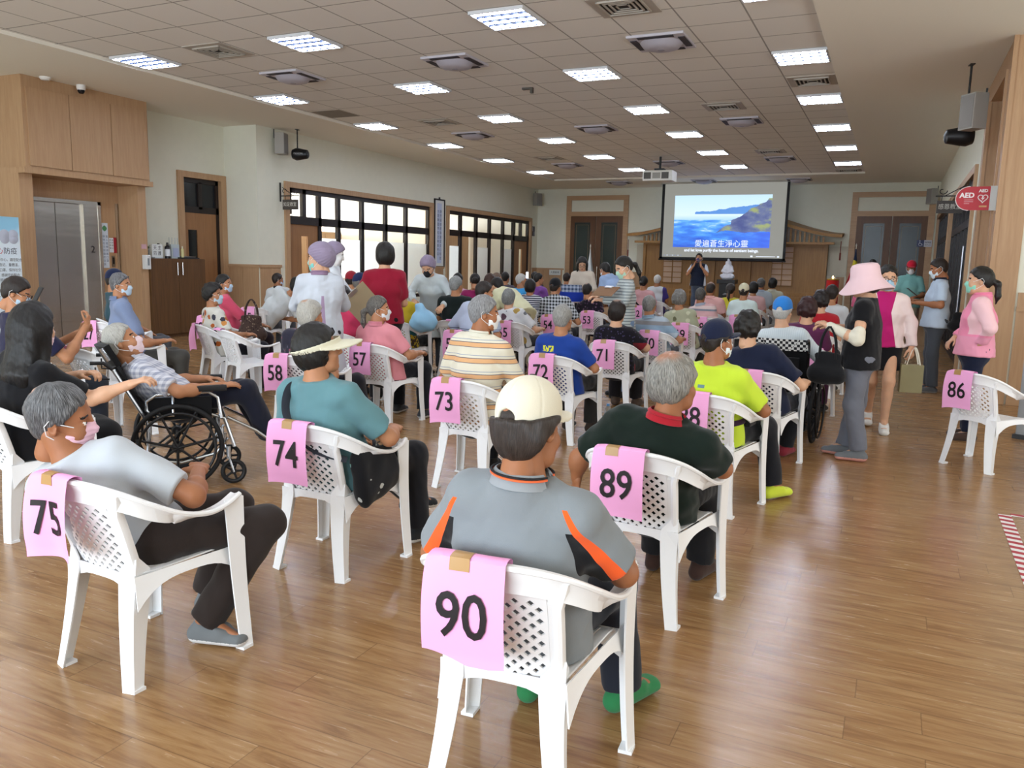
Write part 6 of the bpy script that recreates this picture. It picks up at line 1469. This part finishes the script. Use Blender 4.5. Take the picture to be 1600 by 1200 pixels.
def hang_sign(loc, sgn, word, label, L=.5):
    e = empty('hanging_sign', loc, 0, label, 'sign'); m = MB(); W = plain('1c1a1a', .5)
    m.box((-.012, -.012, -.20), (.012, .012, .2)); m.tube((0, 0, -.08), (sgn * L, 0, -.08), .010); m.tube((sgn * .05, 0, .10), (sgn * .36, 0, -.08), .007)
    for cx, r0, k in ((sgn * .10, .075, 1), (sgn * .40, .075, -1)): m.sweep([(cx + (r0 - .012 * a) * math.cos(a * k), 0, .01 + (r0 - .012 * a) * math.sin(a * k)) for a in np.linspace(0, 5.0, 24)], .007, 6)
    for q in (.14, .40): m.tube((sgn * q, 0, -.08), (sgn * q, 0, -.16), .005)
    m.build('iron_bracket', W, e); x0, x1 = sorted((sgn * .07, sgn * .47))
    b = boxo('board', (x0, -.018, -.37), (x1, .018, -.16), plain('4a433e', .6), e); text('lettering', word, .098, plain('d8d4c8', .6), b, lambda u, w_: ((x0 + x1) / 2 + u, -.0195, -.265 + w_), xs=.92)
hang_sign((-12.12, 13.92, 2.95), 1, '知足教室', 'dark hanging classroom sign on a scrolled iron bracket, left wall')
hang_sign((1.02, 15.9, 2.93), -1, '感恩教室', 'dark hanging classroom sign on a scrolled iron bracket, right wall')
sc_ = empty('calligraphy_scroll', (XW + .005, 20.70, 2.36), 0, 'tall framed calligraphy scroll between the two glass walls', 'scroll')
m = MB()
for a, b, c, d in ((-.30, -.98, .30, -.94), (-.30, .94, .30, .98), (-.30, -.98, -.255, .98), (.255, -.98, .30, .98)): m.box((0, a, b), (.03, c, d))
m.box((0, -.03, .98), (.02, .03, 1.03)); m.build('frame', plain('1d1a1c', .5), sc_)
t = Mt('scroll_paper', 'd9dde2', .6); x, y, z, v = t.xyz(vec=True); t.col(t.mix((abs(y) < .13).min(1) * (abs(z) < .86), s2l('e0e2e0'), s2l('bfcbe4'))); pp = MB().box((.002, -.26, -.95), (.012, .26, .95)).build('paper', t.m, sc_)
cjk(pp, ['靜思語感恩尊重愛合心和氣', '大愛無國界知足善解包容'], .0135, .07, .62, .105, .122, plain('333a55'), True, -.14)
# ---------------------------------------------------------------- far wall
WHT = plain('d8d5c4', .8)
pl = tag(boxo('notice_board', (XW + .003, 27.35, 2.55), (XW + .02, 27.62, 2.9), plain('57535a', .6)), 'dark small notice with four pale squares near the far left corner', 'notice')
for i in range(2):
    for j in range(2): boxo('square', (XW + .02, 27.37 + .125 * i, 2.57 + .16 * j), (XW + .026, 27.47 + .125 * i, 2.7 + .16 * j), plain('8a8790' if (i + j) % 2 else '3e3a44', .6), pl)
p_ = tag(boxo('door_plaque', (-11.6, YF - .06, 1.15), (-11.15, YF - .05, 1.34), plain('d6dad6', .5)), 'small white lettered plaque left of the brown double door', 'plaque'); text('lettering', '大愛劇場', .085, INK, p_, lambda u, w_: (-11.375 + u, YF - .0615, 1.245 + w_))
p_ = tag(boxo('access_sign', (.52, YF - .075, 2.32), (.93, YF - .065, 2.52), plain('c9c9d0', .5)), 'wheelchair access sign on the right double door frame', 'sign'); boxo('blue_field', (.52, YF - .08, 2.32), (.72, YF - .0745, 2.52), plain('3d4468', .5), p_)
m = MB(); m.sweep([(.62 + .045 * math.cos(a), YF - .083, 2.395 + .045 * math.sin(a)) for a in np.linspace(2.0, 6.6, 18)], .006, 5); m.sweep([(.605, YF - .083, 2.48), (.608, YF - .083, 2.42), (.65, YF - .083, 2.415), (.675, YF - .083, 2.365)], .008, 5); m.lathe([(0, -.006), (.014, 0), (0, .006)], 10, c=(.603, YF - .083, 2.50), axis='y'); m.build('wheelchair_symbol', plain('e4e6ee', .5), p_)
text('lettering', '無障礙', .06, INK, p_, lambda u, w_: (.825 + u, YF - .0765, 2.45 + w_)); text('lettering', '出入口', .06, INK, p_, lambda u, w_: (.825 + u, YF - .0765, 2.38 + w_))
struct('floor_stage', MB().box((-8.2, 21.6, 0), (-1.5, YF, .24)).build('floor_stage', WOODH))
sh = empty('shrine', (-4.98, YF - .02, .24), 0, 'golden wood shrine front with curved eave behind the projector screen', 'shrine')
m = MB(); m.box((-3.0, -.22, 0), (3.0, 0, 2.12)); m.build('back_panel', WOODG, sh)
m = MB()
def eave(u, v):
    x = -3.42 + 6.84 * u; q = abs(2 * u - 1); z = 2.28 + 1.02 * (1 - q) ** 1.35 + .05 * q ** 6; return (x, -.95 + .95 * v, z - .02 + .20 * v * (1 - .6 * q))
m.grid(eave, 40, 3, 0, -.09); m.build('roof', WOODG, sh, True)
m = MB(); m.box((-3.2, -.72, 2.10), (3.2, -.60, 2.17)); m.box((-3.0, -.30, 2.05), (3.0, -.2, 2.14)); m.build('eave_beam', WOODG, sh)
m = MB()
for i in range(46):
    x = -3.15 + 6.3 * i / 45; q = abs(x / 3.42); top = 2.24 + 1.02 * (1 - q) ** 1.35
    if top > 2.3: m.box((x - .03, -.70, 2.16), (x + .03, -.64, top))
m.build('rafter_slats', WOODG, sh)
for x in (-2.95, -1.35, -.55, .62, 1.28, 2.95): MB().box((x - .045, -.32, 0), (x + .045, -.22, 2.1)).build('column', WOODG, sh)
for x in (-1.95, 1.65):
    w_ = MB(); w_.box((x - .33, -.25, .78), (x + .33, -.235, 2.02)); wp = w_.build('shoji_paper', plain('c9a98c', .7), sh); g = MB()
    for i in range(3): g.box((x - .34 + .33 * i - .012, -.275, .76), (x - .34 + .33 * i + .022, -.25, 2.03))
    for j in range(8): g.box((x - .34, -.275, .76 + .18 * j), (x + .34, -.25, .785 + .18 * j))
    g.build('lattice', WOODG, wp)
for x, s in ((-3.3, -1), (3.02, 1)): boxo('white_panel', (x, -.06, 1.14), (x + .55 if s > 0 else x + .3, -.03, 2.06), plain('c9c2ae', .8), sh)
for i, x in enumerate((-3.38, 3.40)):
    MB().tube((x, -.85, 2.20), (x, -.85, 1.85), .012).tube((x, -.85, 1.85), (x, -.85, 1.62), .025).build('tassel', plain('6f2c22', .8), sh, True)
rl = empty('railing', (-4.98, 26.55, .24), 0, 'low golden wood railing in front of the shrine', 'railing')
for a, b in ((-3.1, -.75), (.75, 3.1)):
    for z in (.55, .40): boxo('rail', (a, -.03, z), (b, .03, z + .05), WOODG, rl)
    for i in range(5): x = a + (b - a) * i / 4; boxo('post', (x - .04, -.04, 0), (x + .04, .04, .60), WOODG, rl)
pd = empty('pedestal', (-4.76, 26.0, .24), 0, 'black carved pedestal under the white statue', 'pedestal')
m = MB(); m.box((-.25, -.25, 0), (.25, .25, .12)); m.box((-.21, -.21, .12), (.21, .21, .82)); m.box((-.28, -.28, .82), (.28, .28, .95)); m.build('body', plain('121012', .3), pd, bevel=.01)
MB().lathe([(.05, 0), (.09, .03), (.06, .06), (.0, .09)], 16, c=(0, -.22, .45)).build('lotus_emblem', plain('8a8a88', .4), pd, True)
F = Field((-.26, -.2, 0), (.26, .2, .72), .01); F.ell((0, 0, .07), (.21, .17, .09), .03); F.ecap((0, .02, .12), (0, .02, .40), (.17, .13), (.10, .08), .05)
for s in (-1, 1): F.ecap((s * .10, .02, .40), (s * .15, -.03, .26), .045, .04, .03); F.ecap((s * .15, -.03, .26), (s * .03, -.12, .22), .04, .03, .03); F.ecap((s * .04, -.02, .15), (s * .17, -.06, .12), .06, .05, .03)
F.ell((0, .0, .52), (.055, .06, .07), .03); F.ecap((0, .03, .54), (0, .05, .36), (.085, .04), (.11, .03), .03); F.ell((0, .0, .60), (.035, .035, .05), .02); F.wob(.006, 70, 8)
V, Q = F.nets(); st = mesh_np('statue', V, Q, plain('e4e4ea', .4)); st.location = (-4.76, 26.0, 1.19); tag(st, 'white robed seated statue on the black pedestal', 'statue')
l = bpy.data.lights.new('statue_spot', 'SPOT'); l.energy = 130; l.spot_size = rad(38); l.spot_blend = .5; l.color = (1, .86, .62); l.shadow_soft_size = .05
o = bpy.data.objects.new('statue_spot', l); COL.objects.link(o); o.location = (-4.70, 26.75, 3.0); o.rotation_euler = (rad(-22), 0, 0)
o = empty('stage_downlight', (-4.70, 26.78, 3.04), 0, 'small downlight above the white statue under the screen edge', 'spotlight'); MB().lathe([(.05, 0), (.06, .12), (.03, .15)], 14).tube((0, 0, .14), (0, 0, 1.20), .01).build('housing', plain('2a2620', .5), o)
# projector screen
SY = 26.42
ps_ = empty('projection_screen', (-5.12, SY, ZS), 0, 'large black bordered projection screen showing a blue mountain and cloud film', 'screen')
t = Mt('screen_surface', '6a6a66', .8); x, y, z, v = t.xyz(vec=True)
u = (x + 1.535) / 3.04; w_ = (z + 2.06) / 1.64      # picture field 0..1
n = t.noise(t.comb(u * 3.2, w_ * 7.5, 0), 1.3, 5, .55); n2 = t.noise(t.comb(u * 5, w_ * 5, 3), 1.2, 5, .6); nr = t.noise(t.comb(u, 0, 0), 6, 5, .6)
sky = t.ramp(w_, [(0, '2f6fd0'), (.35, '2f86dc'), (.52, '9cc6ea'), (.62, 'c9def2'), (1.0, 'b6d6f4')], False)
far_ = (w_ < .66 + (u - .2) * .24 + (nr - .5) * .16) * (w_ > .64) * (u > .22); o = t.mix(far_, sky, s2l('4f86cc'))
sea = t.ramp(n * .62 + w_ * .28, [(.26, '1c52c8'), (.38, '2d78de'), (.46, '5aa4e6'), (.54, 'd8e8ea')], False); o = t.mix(w_ < .53, o, sea)
near = (w_ < .28 + (u - .43) * 1.05 + (n2 - .5) * .16 + (u > .6) * .06) * (w_ > .30 + (n2 - .5) * .18) * (u > .42) * (w_ < .93)
o = t.mix(near, o, t.ramp(n2 + (u - .7) * .1, [(.36, '3a4680'), (.52, '5f6a90'), (.64, '8f9a62')], False)); o = t.mix((w_ < .3) * (u > .5) * ((u - .5) * 1.2), o, s2l('3a55d8'))
pic = (u > 0) * (u < 1) * (w_ > 0) * (w_ < 1) ; o = t.mix(pic, s2l('7c7c76'), o)
t.b.inputs['Base Color'].default_value = s2l('50504e'); t.nt.links.new(o, t.b.inputs['Emission Color']); t.b.inputs['Emission Strength'].default_value = 0.8
MB().box((-1.88, -.004, -2.38), (1.92, .004, -.02)).build('screen_cloth', t.m, ps_)
BLK = plain('0e0e10', .6); m = MB(); m.box((-1.97, -.006, -2.44), (-1.88, .006, -.0)); m.box((1.92, -.006, -2.44), (2.0, .006, 0)); m.box((-1.97, -.006, -2.45), (2.0, .006, -2.38)); m.build('black_border', BLK, ps_)
MB().tube((-1.99, 0, -2.46), (2.02, 0, -2.46), .025).build('bottom_bar', BLK, ps_, True); MB().box((-2.0, -.05, -.05), (2.03, .05, 0)).build('case', plain('b9b6ae', .5), ps_)
LW = emit('e8f0ff', 0.8 * .9, 'subtitle_white')
text('lettering', 'and let love purify the hearts of sentient beings.', .128, LW, ps_, lambda a, b: (.02 + a, -.007, -2.155 + b), bold=.004, xs=.95)
text('lettering', '愛遍蒼生淨心靈', .24, LW, ps_, lambda a, b: (.02 + a, -.007, -1.95 + b), space=1.02)
for i in range(7): boxo('taskbar_icon', (-1.82 + .09 * i, -.008, -2.345), (-1.775 + .09 * i, -.006, -2.305), emit('c9d4e6' if i % 2 else '9aa6ba', 0.8 * .7, 'icon'), ps_)
boxo('taskbar_icon', (.95, -.008, -2.35), (1.02, -.006, -2.30), LW, ps_); boxo('taskbar_icon', (1.12, -.008, -2.335), (1.70, -.006, -2.315), LW, ps_); boxo('taskbar_icon', (1.76, -.008, -2.35), (1.82, -.006, -2.30), LW, ps_)
pj = empty('projector', (-5.62, 20.6, 3.68), rad(2), 'white ceiling projector hanging before the screen', 'projector')
MB().box((-.38, -.28, 0), (.38, .28, .26)).build('body', plain('dcdad2', .4), pj, bevel=.03)
for x in (-.25, .2): boxo('grille', (x - .09, -.285, .05), (x + .09, -.279, .21), plain('55534e', .6), pj)
boxo('socket_panel', (-.12, -.285, .06), (.08, -.279, .2), plain('9a978e', .5), pj); MB().tube((0, 0, .26), (0, 0, .62), .03).box((-.12, -.12, .26), (.12, .12, .32)).build('mount', plain('1c1c1c', .5), pj)
MB().lathe([(.07, 0), (.075, .06)], 20, c=(.1, .28, .13), axis='y').build('lens', plain('1a1a22', .1), pj, True)
def flag(label, loc, cols, h):
    e = empty('flag', loc, 0, label, 'flag'); MB().tube((0, 0, 0), (0, 0, h), .014).lathe([(.025, h), (.02, h + .05), (0, h + .1)], 10).lathe([(.16, 0), (.16, .03), (.03, .05)], 16).build('pole', plain('b9b2a0', .3, .6), e, True)
    def f(t, x, y, z, v): return t.ramp(((z - (h - 1.25)) / 1.25 + x * .35), cols)
    m = MB(); m.grid(lambda u, v: ((.03 + .24 * v) * math.cos(5.5 * u) * (.25 + .75 * v) , (.03 + .20 * v) * math.sin(5.5 * u) * (.25 + .75 * v), h - .05 - 1.25 * v), 30, 10, 0, .004); m.build('cloth', cloth('flag' if False else 'd8d8d8', f), e, True)
flag('furled blue, yellow and red flag right of the shrine', (-1.12, 26.6, 0), [(0, 'a8242c'), (.34, 'a8242c'), (.42, 'd6c33a'), (.66, '23304a')], 2.28)
flag('furled white flag before the brown double door', (-8.85, 24.6, 0), [(0, 'c4c8c6'), (.9, 'd0d4d2')], 2.12)
e = empty('lantern', (-1.55, 24.2, .24), 0, 'red cloth lantern stand with gold edge beside the stage railing', 'lantern'); MB().lathe([(.16, .35), (.17, .4), (.17, 1.02), (.14, 1.06)], 20).build('shade', cloth('b0201c'), e, True); MB().lathe([(.165, 1.04), (.172, 1.07), (.03, 1.09)], 20).lathe([(.165, .34), (.172, .36)], 20).build('gold_trim', plain('c9a040', .35, .6), e, True); MB().tube((0, 0, 0), (0, 0, .36), .02).lathe([(.15, 0), (.15, .03)], 16).build('stand', plain('5a3020', .5), e); MB().lathe([(0, 1.09), (.03, 1.11), (0, 1.17)], 10).build('bulb', emit('ffd9a0', 6, 'lantern_bulb'), e, True)
# ---------------------------------------------------------------- right side
ae = empty('aed_sign', (XR, 11.42, 2.45), 0, 'red projecting sign with a white heart and lightning mark on the wood portal', 'sign')
RED = plain('b3202e', .4); prof2 = [(-.075, -.14), (-.075, .14)] + [(-.29 + .145 * math.cos(a), .14 * math.sin(a)) for a in np.linspace(PI / 2, 3 * PI / 2, 20)]
MB().prism(prof2, lambda a, b: (a, -.012, b), lambda a, b: (a, .012, b)).build('board', RED, ae)
ed = MB(); ed.sweep([(-.29 + .147 * math.cos(a), -.012, .142 * math.sin(a)) for a in np.linspace(PI / 2, 3 * PI / 2, 24)], .0045, 6); ed.build('white_edge', plain('e8dcdc', .5), ae, True)
boxo('bracket', (-.075, -.02, -.145), (-.0, .02, .145), plain('c4c6c2', .4), ae); WT_ = plain('eee6e6', .5)
text('lettering', 'AED', .082, WT_, ae, lambda a, b: (-.318 + a, -.0145, .035 + b), bold=.003); text('lettering', 'AED', .05, WT_, ae, lambda a, b: (-.148 + a, -.0145, .088 + b), bold=.002)
for i, L in enumerate((.085, .085, .05)): boxo('small_print', (-.345, -.0145, -.02 - .022 * i), (-.345 + L * 1.15, -.0125, -.014 - .022 * i), plain('d9a8a8', .5), ae)
hp = lambda s: [(s * 16 * math.sin(a) ** 3 / 17 - .148, s * (13 * math.cos(a) - 5 * math.cos(2 * a) - 2 * math.cos(3 * a) - math.cos(4 * a)) / 17 - .0) for a in np.linspace(0, 2 * PI, 40, endpoint=False)]
m = MB(); m.sweep([(p[0], -.014, p[1]) for p in hp(.055)], .0055, 6, closed=True, up=(0, 1, 0)); m.build('heart_emblem', WT_, ae, True)
MB().prism([(-.14, .035), (-.168, -.004), (-.15, -.004), (-.160, -.035), (-.128, .008), (-.146, .008)], lambda a, b: (a, -.0125, b), lambda a, b: (a, -.016, b)).build('lightning_mark', WT_, ae)
boxo('small_print', (-.18, -.0145, -.105), (-.10, -.0125, -.085), plain('d0a070', .5), ae)
dk = empty('display_plinth', (1.72, 8.95, 0), rad(-20), 'grey plinth with a printed poster at the right edge behind the empty chairs', 'plinth'); boxo('body', (-.5, -.25, .04), (.5, .25, .95), plain('9fa3a6', .4), dk, bevel=.01); boxo('base', (-.52, -.27, 0), (.52, .27, .04), plain('3a3c40', .5), dk)
pp = boxo('poster', (-.44, -.262, .42), (.2, -.254, .92), plain('c9ccd8', .5), dk)
for i in range(6): boxo('printed_line', (-.40, -.266, .86 - .07 * i), (.1 - .05 * (i % 2), -.262, .875 - .07 * i), plain('5a6080' if i else '8a3040', .6), pp)
t = Mt('red_white_tape', 'ffffff', .45); x, y, z, v = t.xyz(vec=True); t.col(t.mix(((x * .25 + y) / .095 + 20).fract() < .5, s2l('e8e4e2'), s2l('a8283a')))
p0, p1 = np.array(atz(1580, 806)), np.array(atz(1606, 868)); d = p1 - p0; d /= np.linalg.norm(d); s_ = np.array((d[1], -d[0], 0)); m = MB()
m.add([p0 + (0, 0, .001), p0 + s_ * .075 + (0, 0, .001), p0 + d * 1.6 + s_ * .075 + (0, 0, .001), p0 + d * 1.6 + (0, 0, .001), *[q + np.array((0, 0, .002)) for q in (p0, p0 + s_ * .075, p0 + d * 1.6 + s_ * .075, p0 + d * 1.6)]], [(0, 3, 2, 1), (4, 5, 6, 7), (0, 1, 5, 4), (1, 2, 6, 5), (2, 3, 7, 6), (3, 0, 4, 7)])
m.box((p0[0], p0[1] - .01, .001), (p0[0] + .8, p0[1] + .05, .002)); tag(m.build('floor_tape', t.m), 'red and white striped warning tape stuck on the floor at the right edge', 'tape')
# ---------------------------------------------------------------- things held and carried
def phone(label, P, rz, tilt=.9, lit=False):
    e = empty('phone', P, rz, label, 'phone'); e.rotation_euler = (tilt, 0, rz); boxo('case', (-.037, -.004, -.075), (.037, .004, .075), plain('17171a', .3), e, bevel=.003); boxo('display', (-.033, -.0052, -.07), (.033, -.004, .07), emit('cfdcf0', 4.0 if lit else .03, 'phone_display'), e)
def wpt(o, v): return np.array(o.matrix_basis @ Vector(v))
def bag(label, P, rz, w_, h_, d_, mat, handles=True, strap=None, name='handbag'):
    e = empty(name, P, rz, label, 'bag'); F = Field((-w_ * .7, -d_, -h_), (w_ * .7, d_, .02), .012)
    F.ecap((-w_ * .32, 0, -h_ * .72), (w_ * .32, 0, -h_ * .72), (d_ * .5, h_ * .26), (d_ * .5, h_ * .26), .02); F.ecap((0, 0, -h_ * .7), (0, 0, -.03), (w_ * .48, d_ * .48), (w_ * .36, d_ * .2), .04); F.wob(.006, 30, 3); V, Q = F.nets(); mesh_np('body', V, Q, mat, e)
    if handles:
        for s in (-1, 1): MB().sweep(crom([(-w_ * .25, s * .02, -.06), (-w_ * .2, s * .02, .10), (0, s * .012, .2), (w_ * .2, s * .02, .10), (w_ * .25, s * .02, -.06)], 16), .008, 6).build('handle', mat, e, True)
    return e
bag('black soft handbag hanging from the arm of the woman in the pink hat', (-.44, 6.98, .90), rad(-6), .26, .27, .13, cloth('17181b'))
tb = empty('paper_bag', (.22, 8.62, .40), rad(10), 'olive paper bag with white handles carried by the walking woman', 'bag'); boxo('body', (-.10, -.05, 0), (.10, .05, .27), plain('8f8763', .7, var=.1), tb, bevel=.006)
for s in (-1, 1): MB().grid(lambda u, v: (-.06 + .12 * u + (.01 * v), s * (.045 - .03 * abs(2 * u - 1) * 0) * 1, .26 + .17 * math.sin(PI * u) + .012 * v), 12, 1, 0, .003).build('handle', plain('dcdacb', .7), tb)
bag('brown patterned handbag hanging from the hands of the woman in coral', tuple(np.array(atd(393, 492, 10.9))), .4, .34, .36, .16, spots('4a3a34', 40, ['8a7a6a', '4a3a34', '2a2022'], .35))
bag('black belt bag on the back of the man reading his phone', (.78, 11.62, 1.06), rad(10), .2, .24, .16, cloth('1a1a1d'), False, name='belt_bag')
# crossbody bag of the woman on chair 74
cx, cy, cr = CH['74']
cb_ = empty('crossbody_bag', (cx, cy, 0), rad(cr), 'black crossbody bag with small pale prints and dark strap on the teal tee', 'bag')
F = Field((.1, -.25, .3), (.36, .22, .75), .008); F.ecap((.245, -.13, .46), (.255, .10, .50), (.045, .11), (.045, .10), .03); F.ecap((.235, -.15, .60), (.25, .05, .60), (.03, .05), (.03, .04), .04); F.wob(.005, 40, 6); V, Q = F.nets(); mesh_np('body', V, Q, spots('141417', 17, ['141417', 'b9bcb8', '141417', '6f9a90', '141417', '141417'], .33), cb_)
MB().sweep(crom([(-.12, -.07, .935), (-.125, -.20, .925), (-.105, -.262, .83), (-.04, -.285, .74), (.07, -.27, .65), (.20, -.19, .60)], 30), [(.004, .022)] * 30, 8, up=(0, 1, 0)).build('strap', cloth('30343c'), cb_, True)
MB().sweep([(.235 + .0 * a, .02 + .018 * math.cos(a), .635 + .018 * math.sin(a)) for a in np.linspace(.8, 5.6, 14)], .004, 6).build('ring', plain('d8d8d4', .3, .7), cb_, True)
# waist strap of the lime tee
def clipboard(label, P, R, w_, h_, col):
    e = empty('clipboard', P, 0, label, 'clipboard'); e.matrix_basis = m4(R, P); boxo('board', (-w_ / 2, -.003, -h_ / 2), (w_ / 2, .003, h_ / 2), plain(col, .6), e); boxo('clip', (-.05, -.012, h_ / 2 - .04), (.05, -.003, h_ / 2), plain('b8b8b8', .3, 1), e)
P = np.array(atd(570, 478, 8.4)); clipboard('beige clipboard held low by the woman in the crimson tee', tuple(P), Rz(.75) @ Ry(-.75) @ Rx(.35), .30, .44, 'a99a7c')
P = np.array(atd(946, 455, 9.35)); clipboard('brown board held open by the young woman in the striped top', tuple(P), Rz(-.2) @ Rx(-1.1), .27, .22, '7d5a3a')
P = np.array(atd(893, 462, 14.9)); bk = empty('basket', tuple(P), .1, 'blue plastic basket with patterned bag carried by the woman in the beige cardigan', 'basket')
m = MB(); m.grid(lambda u, v: ((.24 + .05 * v) * math.cos(2 * PI * u), (.16 + .04 * v) * math.sin(2 * PI * u), -.10 + .17 * v), 24, 4, 0, .008); m.lathe([(.0, -.10), (.2, -.10)], 24, cap=False); m.build('tub', plain('1f3fae', .4), bk, True); MB().box((-.17, -.10, -.06), (.17, .10, .20)).build('patterned_bag', plaid('5a6a84', .07, '3a4a64', 'aab4c4'), bk, bevel=.02)
mp = np.array(atd(1092, 408, 22.05)); e = empty('microphone', tuple(mp), 0, 'microphone held to the mouth by the man in the navy vest', 'microphone'); MB().tube((0, .0, -.16), (0, .03, -.02), .014, .018).build('handle', plain('17171a', .4), e, True); MB().lathe([(0, -.03), (.028, -.015), (.03, .01), (0, .04)], 12).build('head', plain('6a6a70', .5, .6), e, True)
pb = empty('plastic_bag', tuple(np.array(atd(662, 497, 10.3))), .3, 'light blue thin plastic bag on the lap before the bending nurse', 'bag'); F = Field((-.24, -.2, -.2), (.24, .2, .22), .014); F.ell((0, 0, -.05), (.18, .14, .13), .05); F.ecap((0, 0, 0), (-.06, 0, .16), (.12, .08), (.05, .03), .06); F.wob(.016, 32, 9); V, Q = F.nets(); mesh_np('body', V, Q, plain('8fc0de', .35), pb)
phone('lit phone held up by the seated person near the far corner', tuple(np.array(atd(824, 430, 18.4))), -.3, 0, True)
phone('dark phone in the hands of the man reading beside the dark classroom front', tuple(np.array(atd(1425, 456, 11.55))), rad(98), -.9)
phone('dark phone raised in the hands of the man in the navy tee', tuple(np.array(atd(58, 462, 7.45))), rad(-10), -.5)
wb = np.array(atz(949, 664, 0)); e = empty('water_bottle', (wb[0], wb[1], 0), 0, 'clear plastic water bottle on the floor under chair 71', 'bottle'); t = Mt('clear_plastic', 'dfeef2', .05); t.b.inputs['Transmission Weight'].default_value = .9; t.b.inputs['IOR'].default_value = 1.2
MB().lathe([(.03, 0), (.033, .02), (.033, .14), (.030, .155), (.014, .19)], 18).build('body', t.m, e, True); MB().lathe([(.015, .19), (.015, .21)], 12).build('cap', plain('5f9ad0', .4), e, True); MB().lathe([(.0335, .06), (.0335, .11)], 18, cap=False).build('label_band', plain('7fb4c8', .5), e, True)
# waist strap with buckle of the man in lime
cx, cy, cr = CH['88']; e = empty('waist_bag', (cx, cy, 0), rad(cr), 'dark purple belt bag strapped round the lime green tee', 'bag')
MB().sweep(crom([(-.18, -.12, .56), (-.1, -.205, .565), (.0, -.225, .57), (.1, -.20, .575), (.19, -.09, .59), (.20, .06, .60)], 24), [(.004, .018)] * 24, 8, up=(0, 1, 0)).build('strap', cloth('38203a'), e, True); MB().box((.185, -.03, .55), (.235, .12, .66)).build('pouch', cloth('1d1d22'), e, bevel=.02); boxo('buckle', (.085, -.222, .555), (.125, -.205, .60), plain('17171a', .4), e)
for o in list(chair0.children) + [chair0]: bpy.data.objects.remove(o)
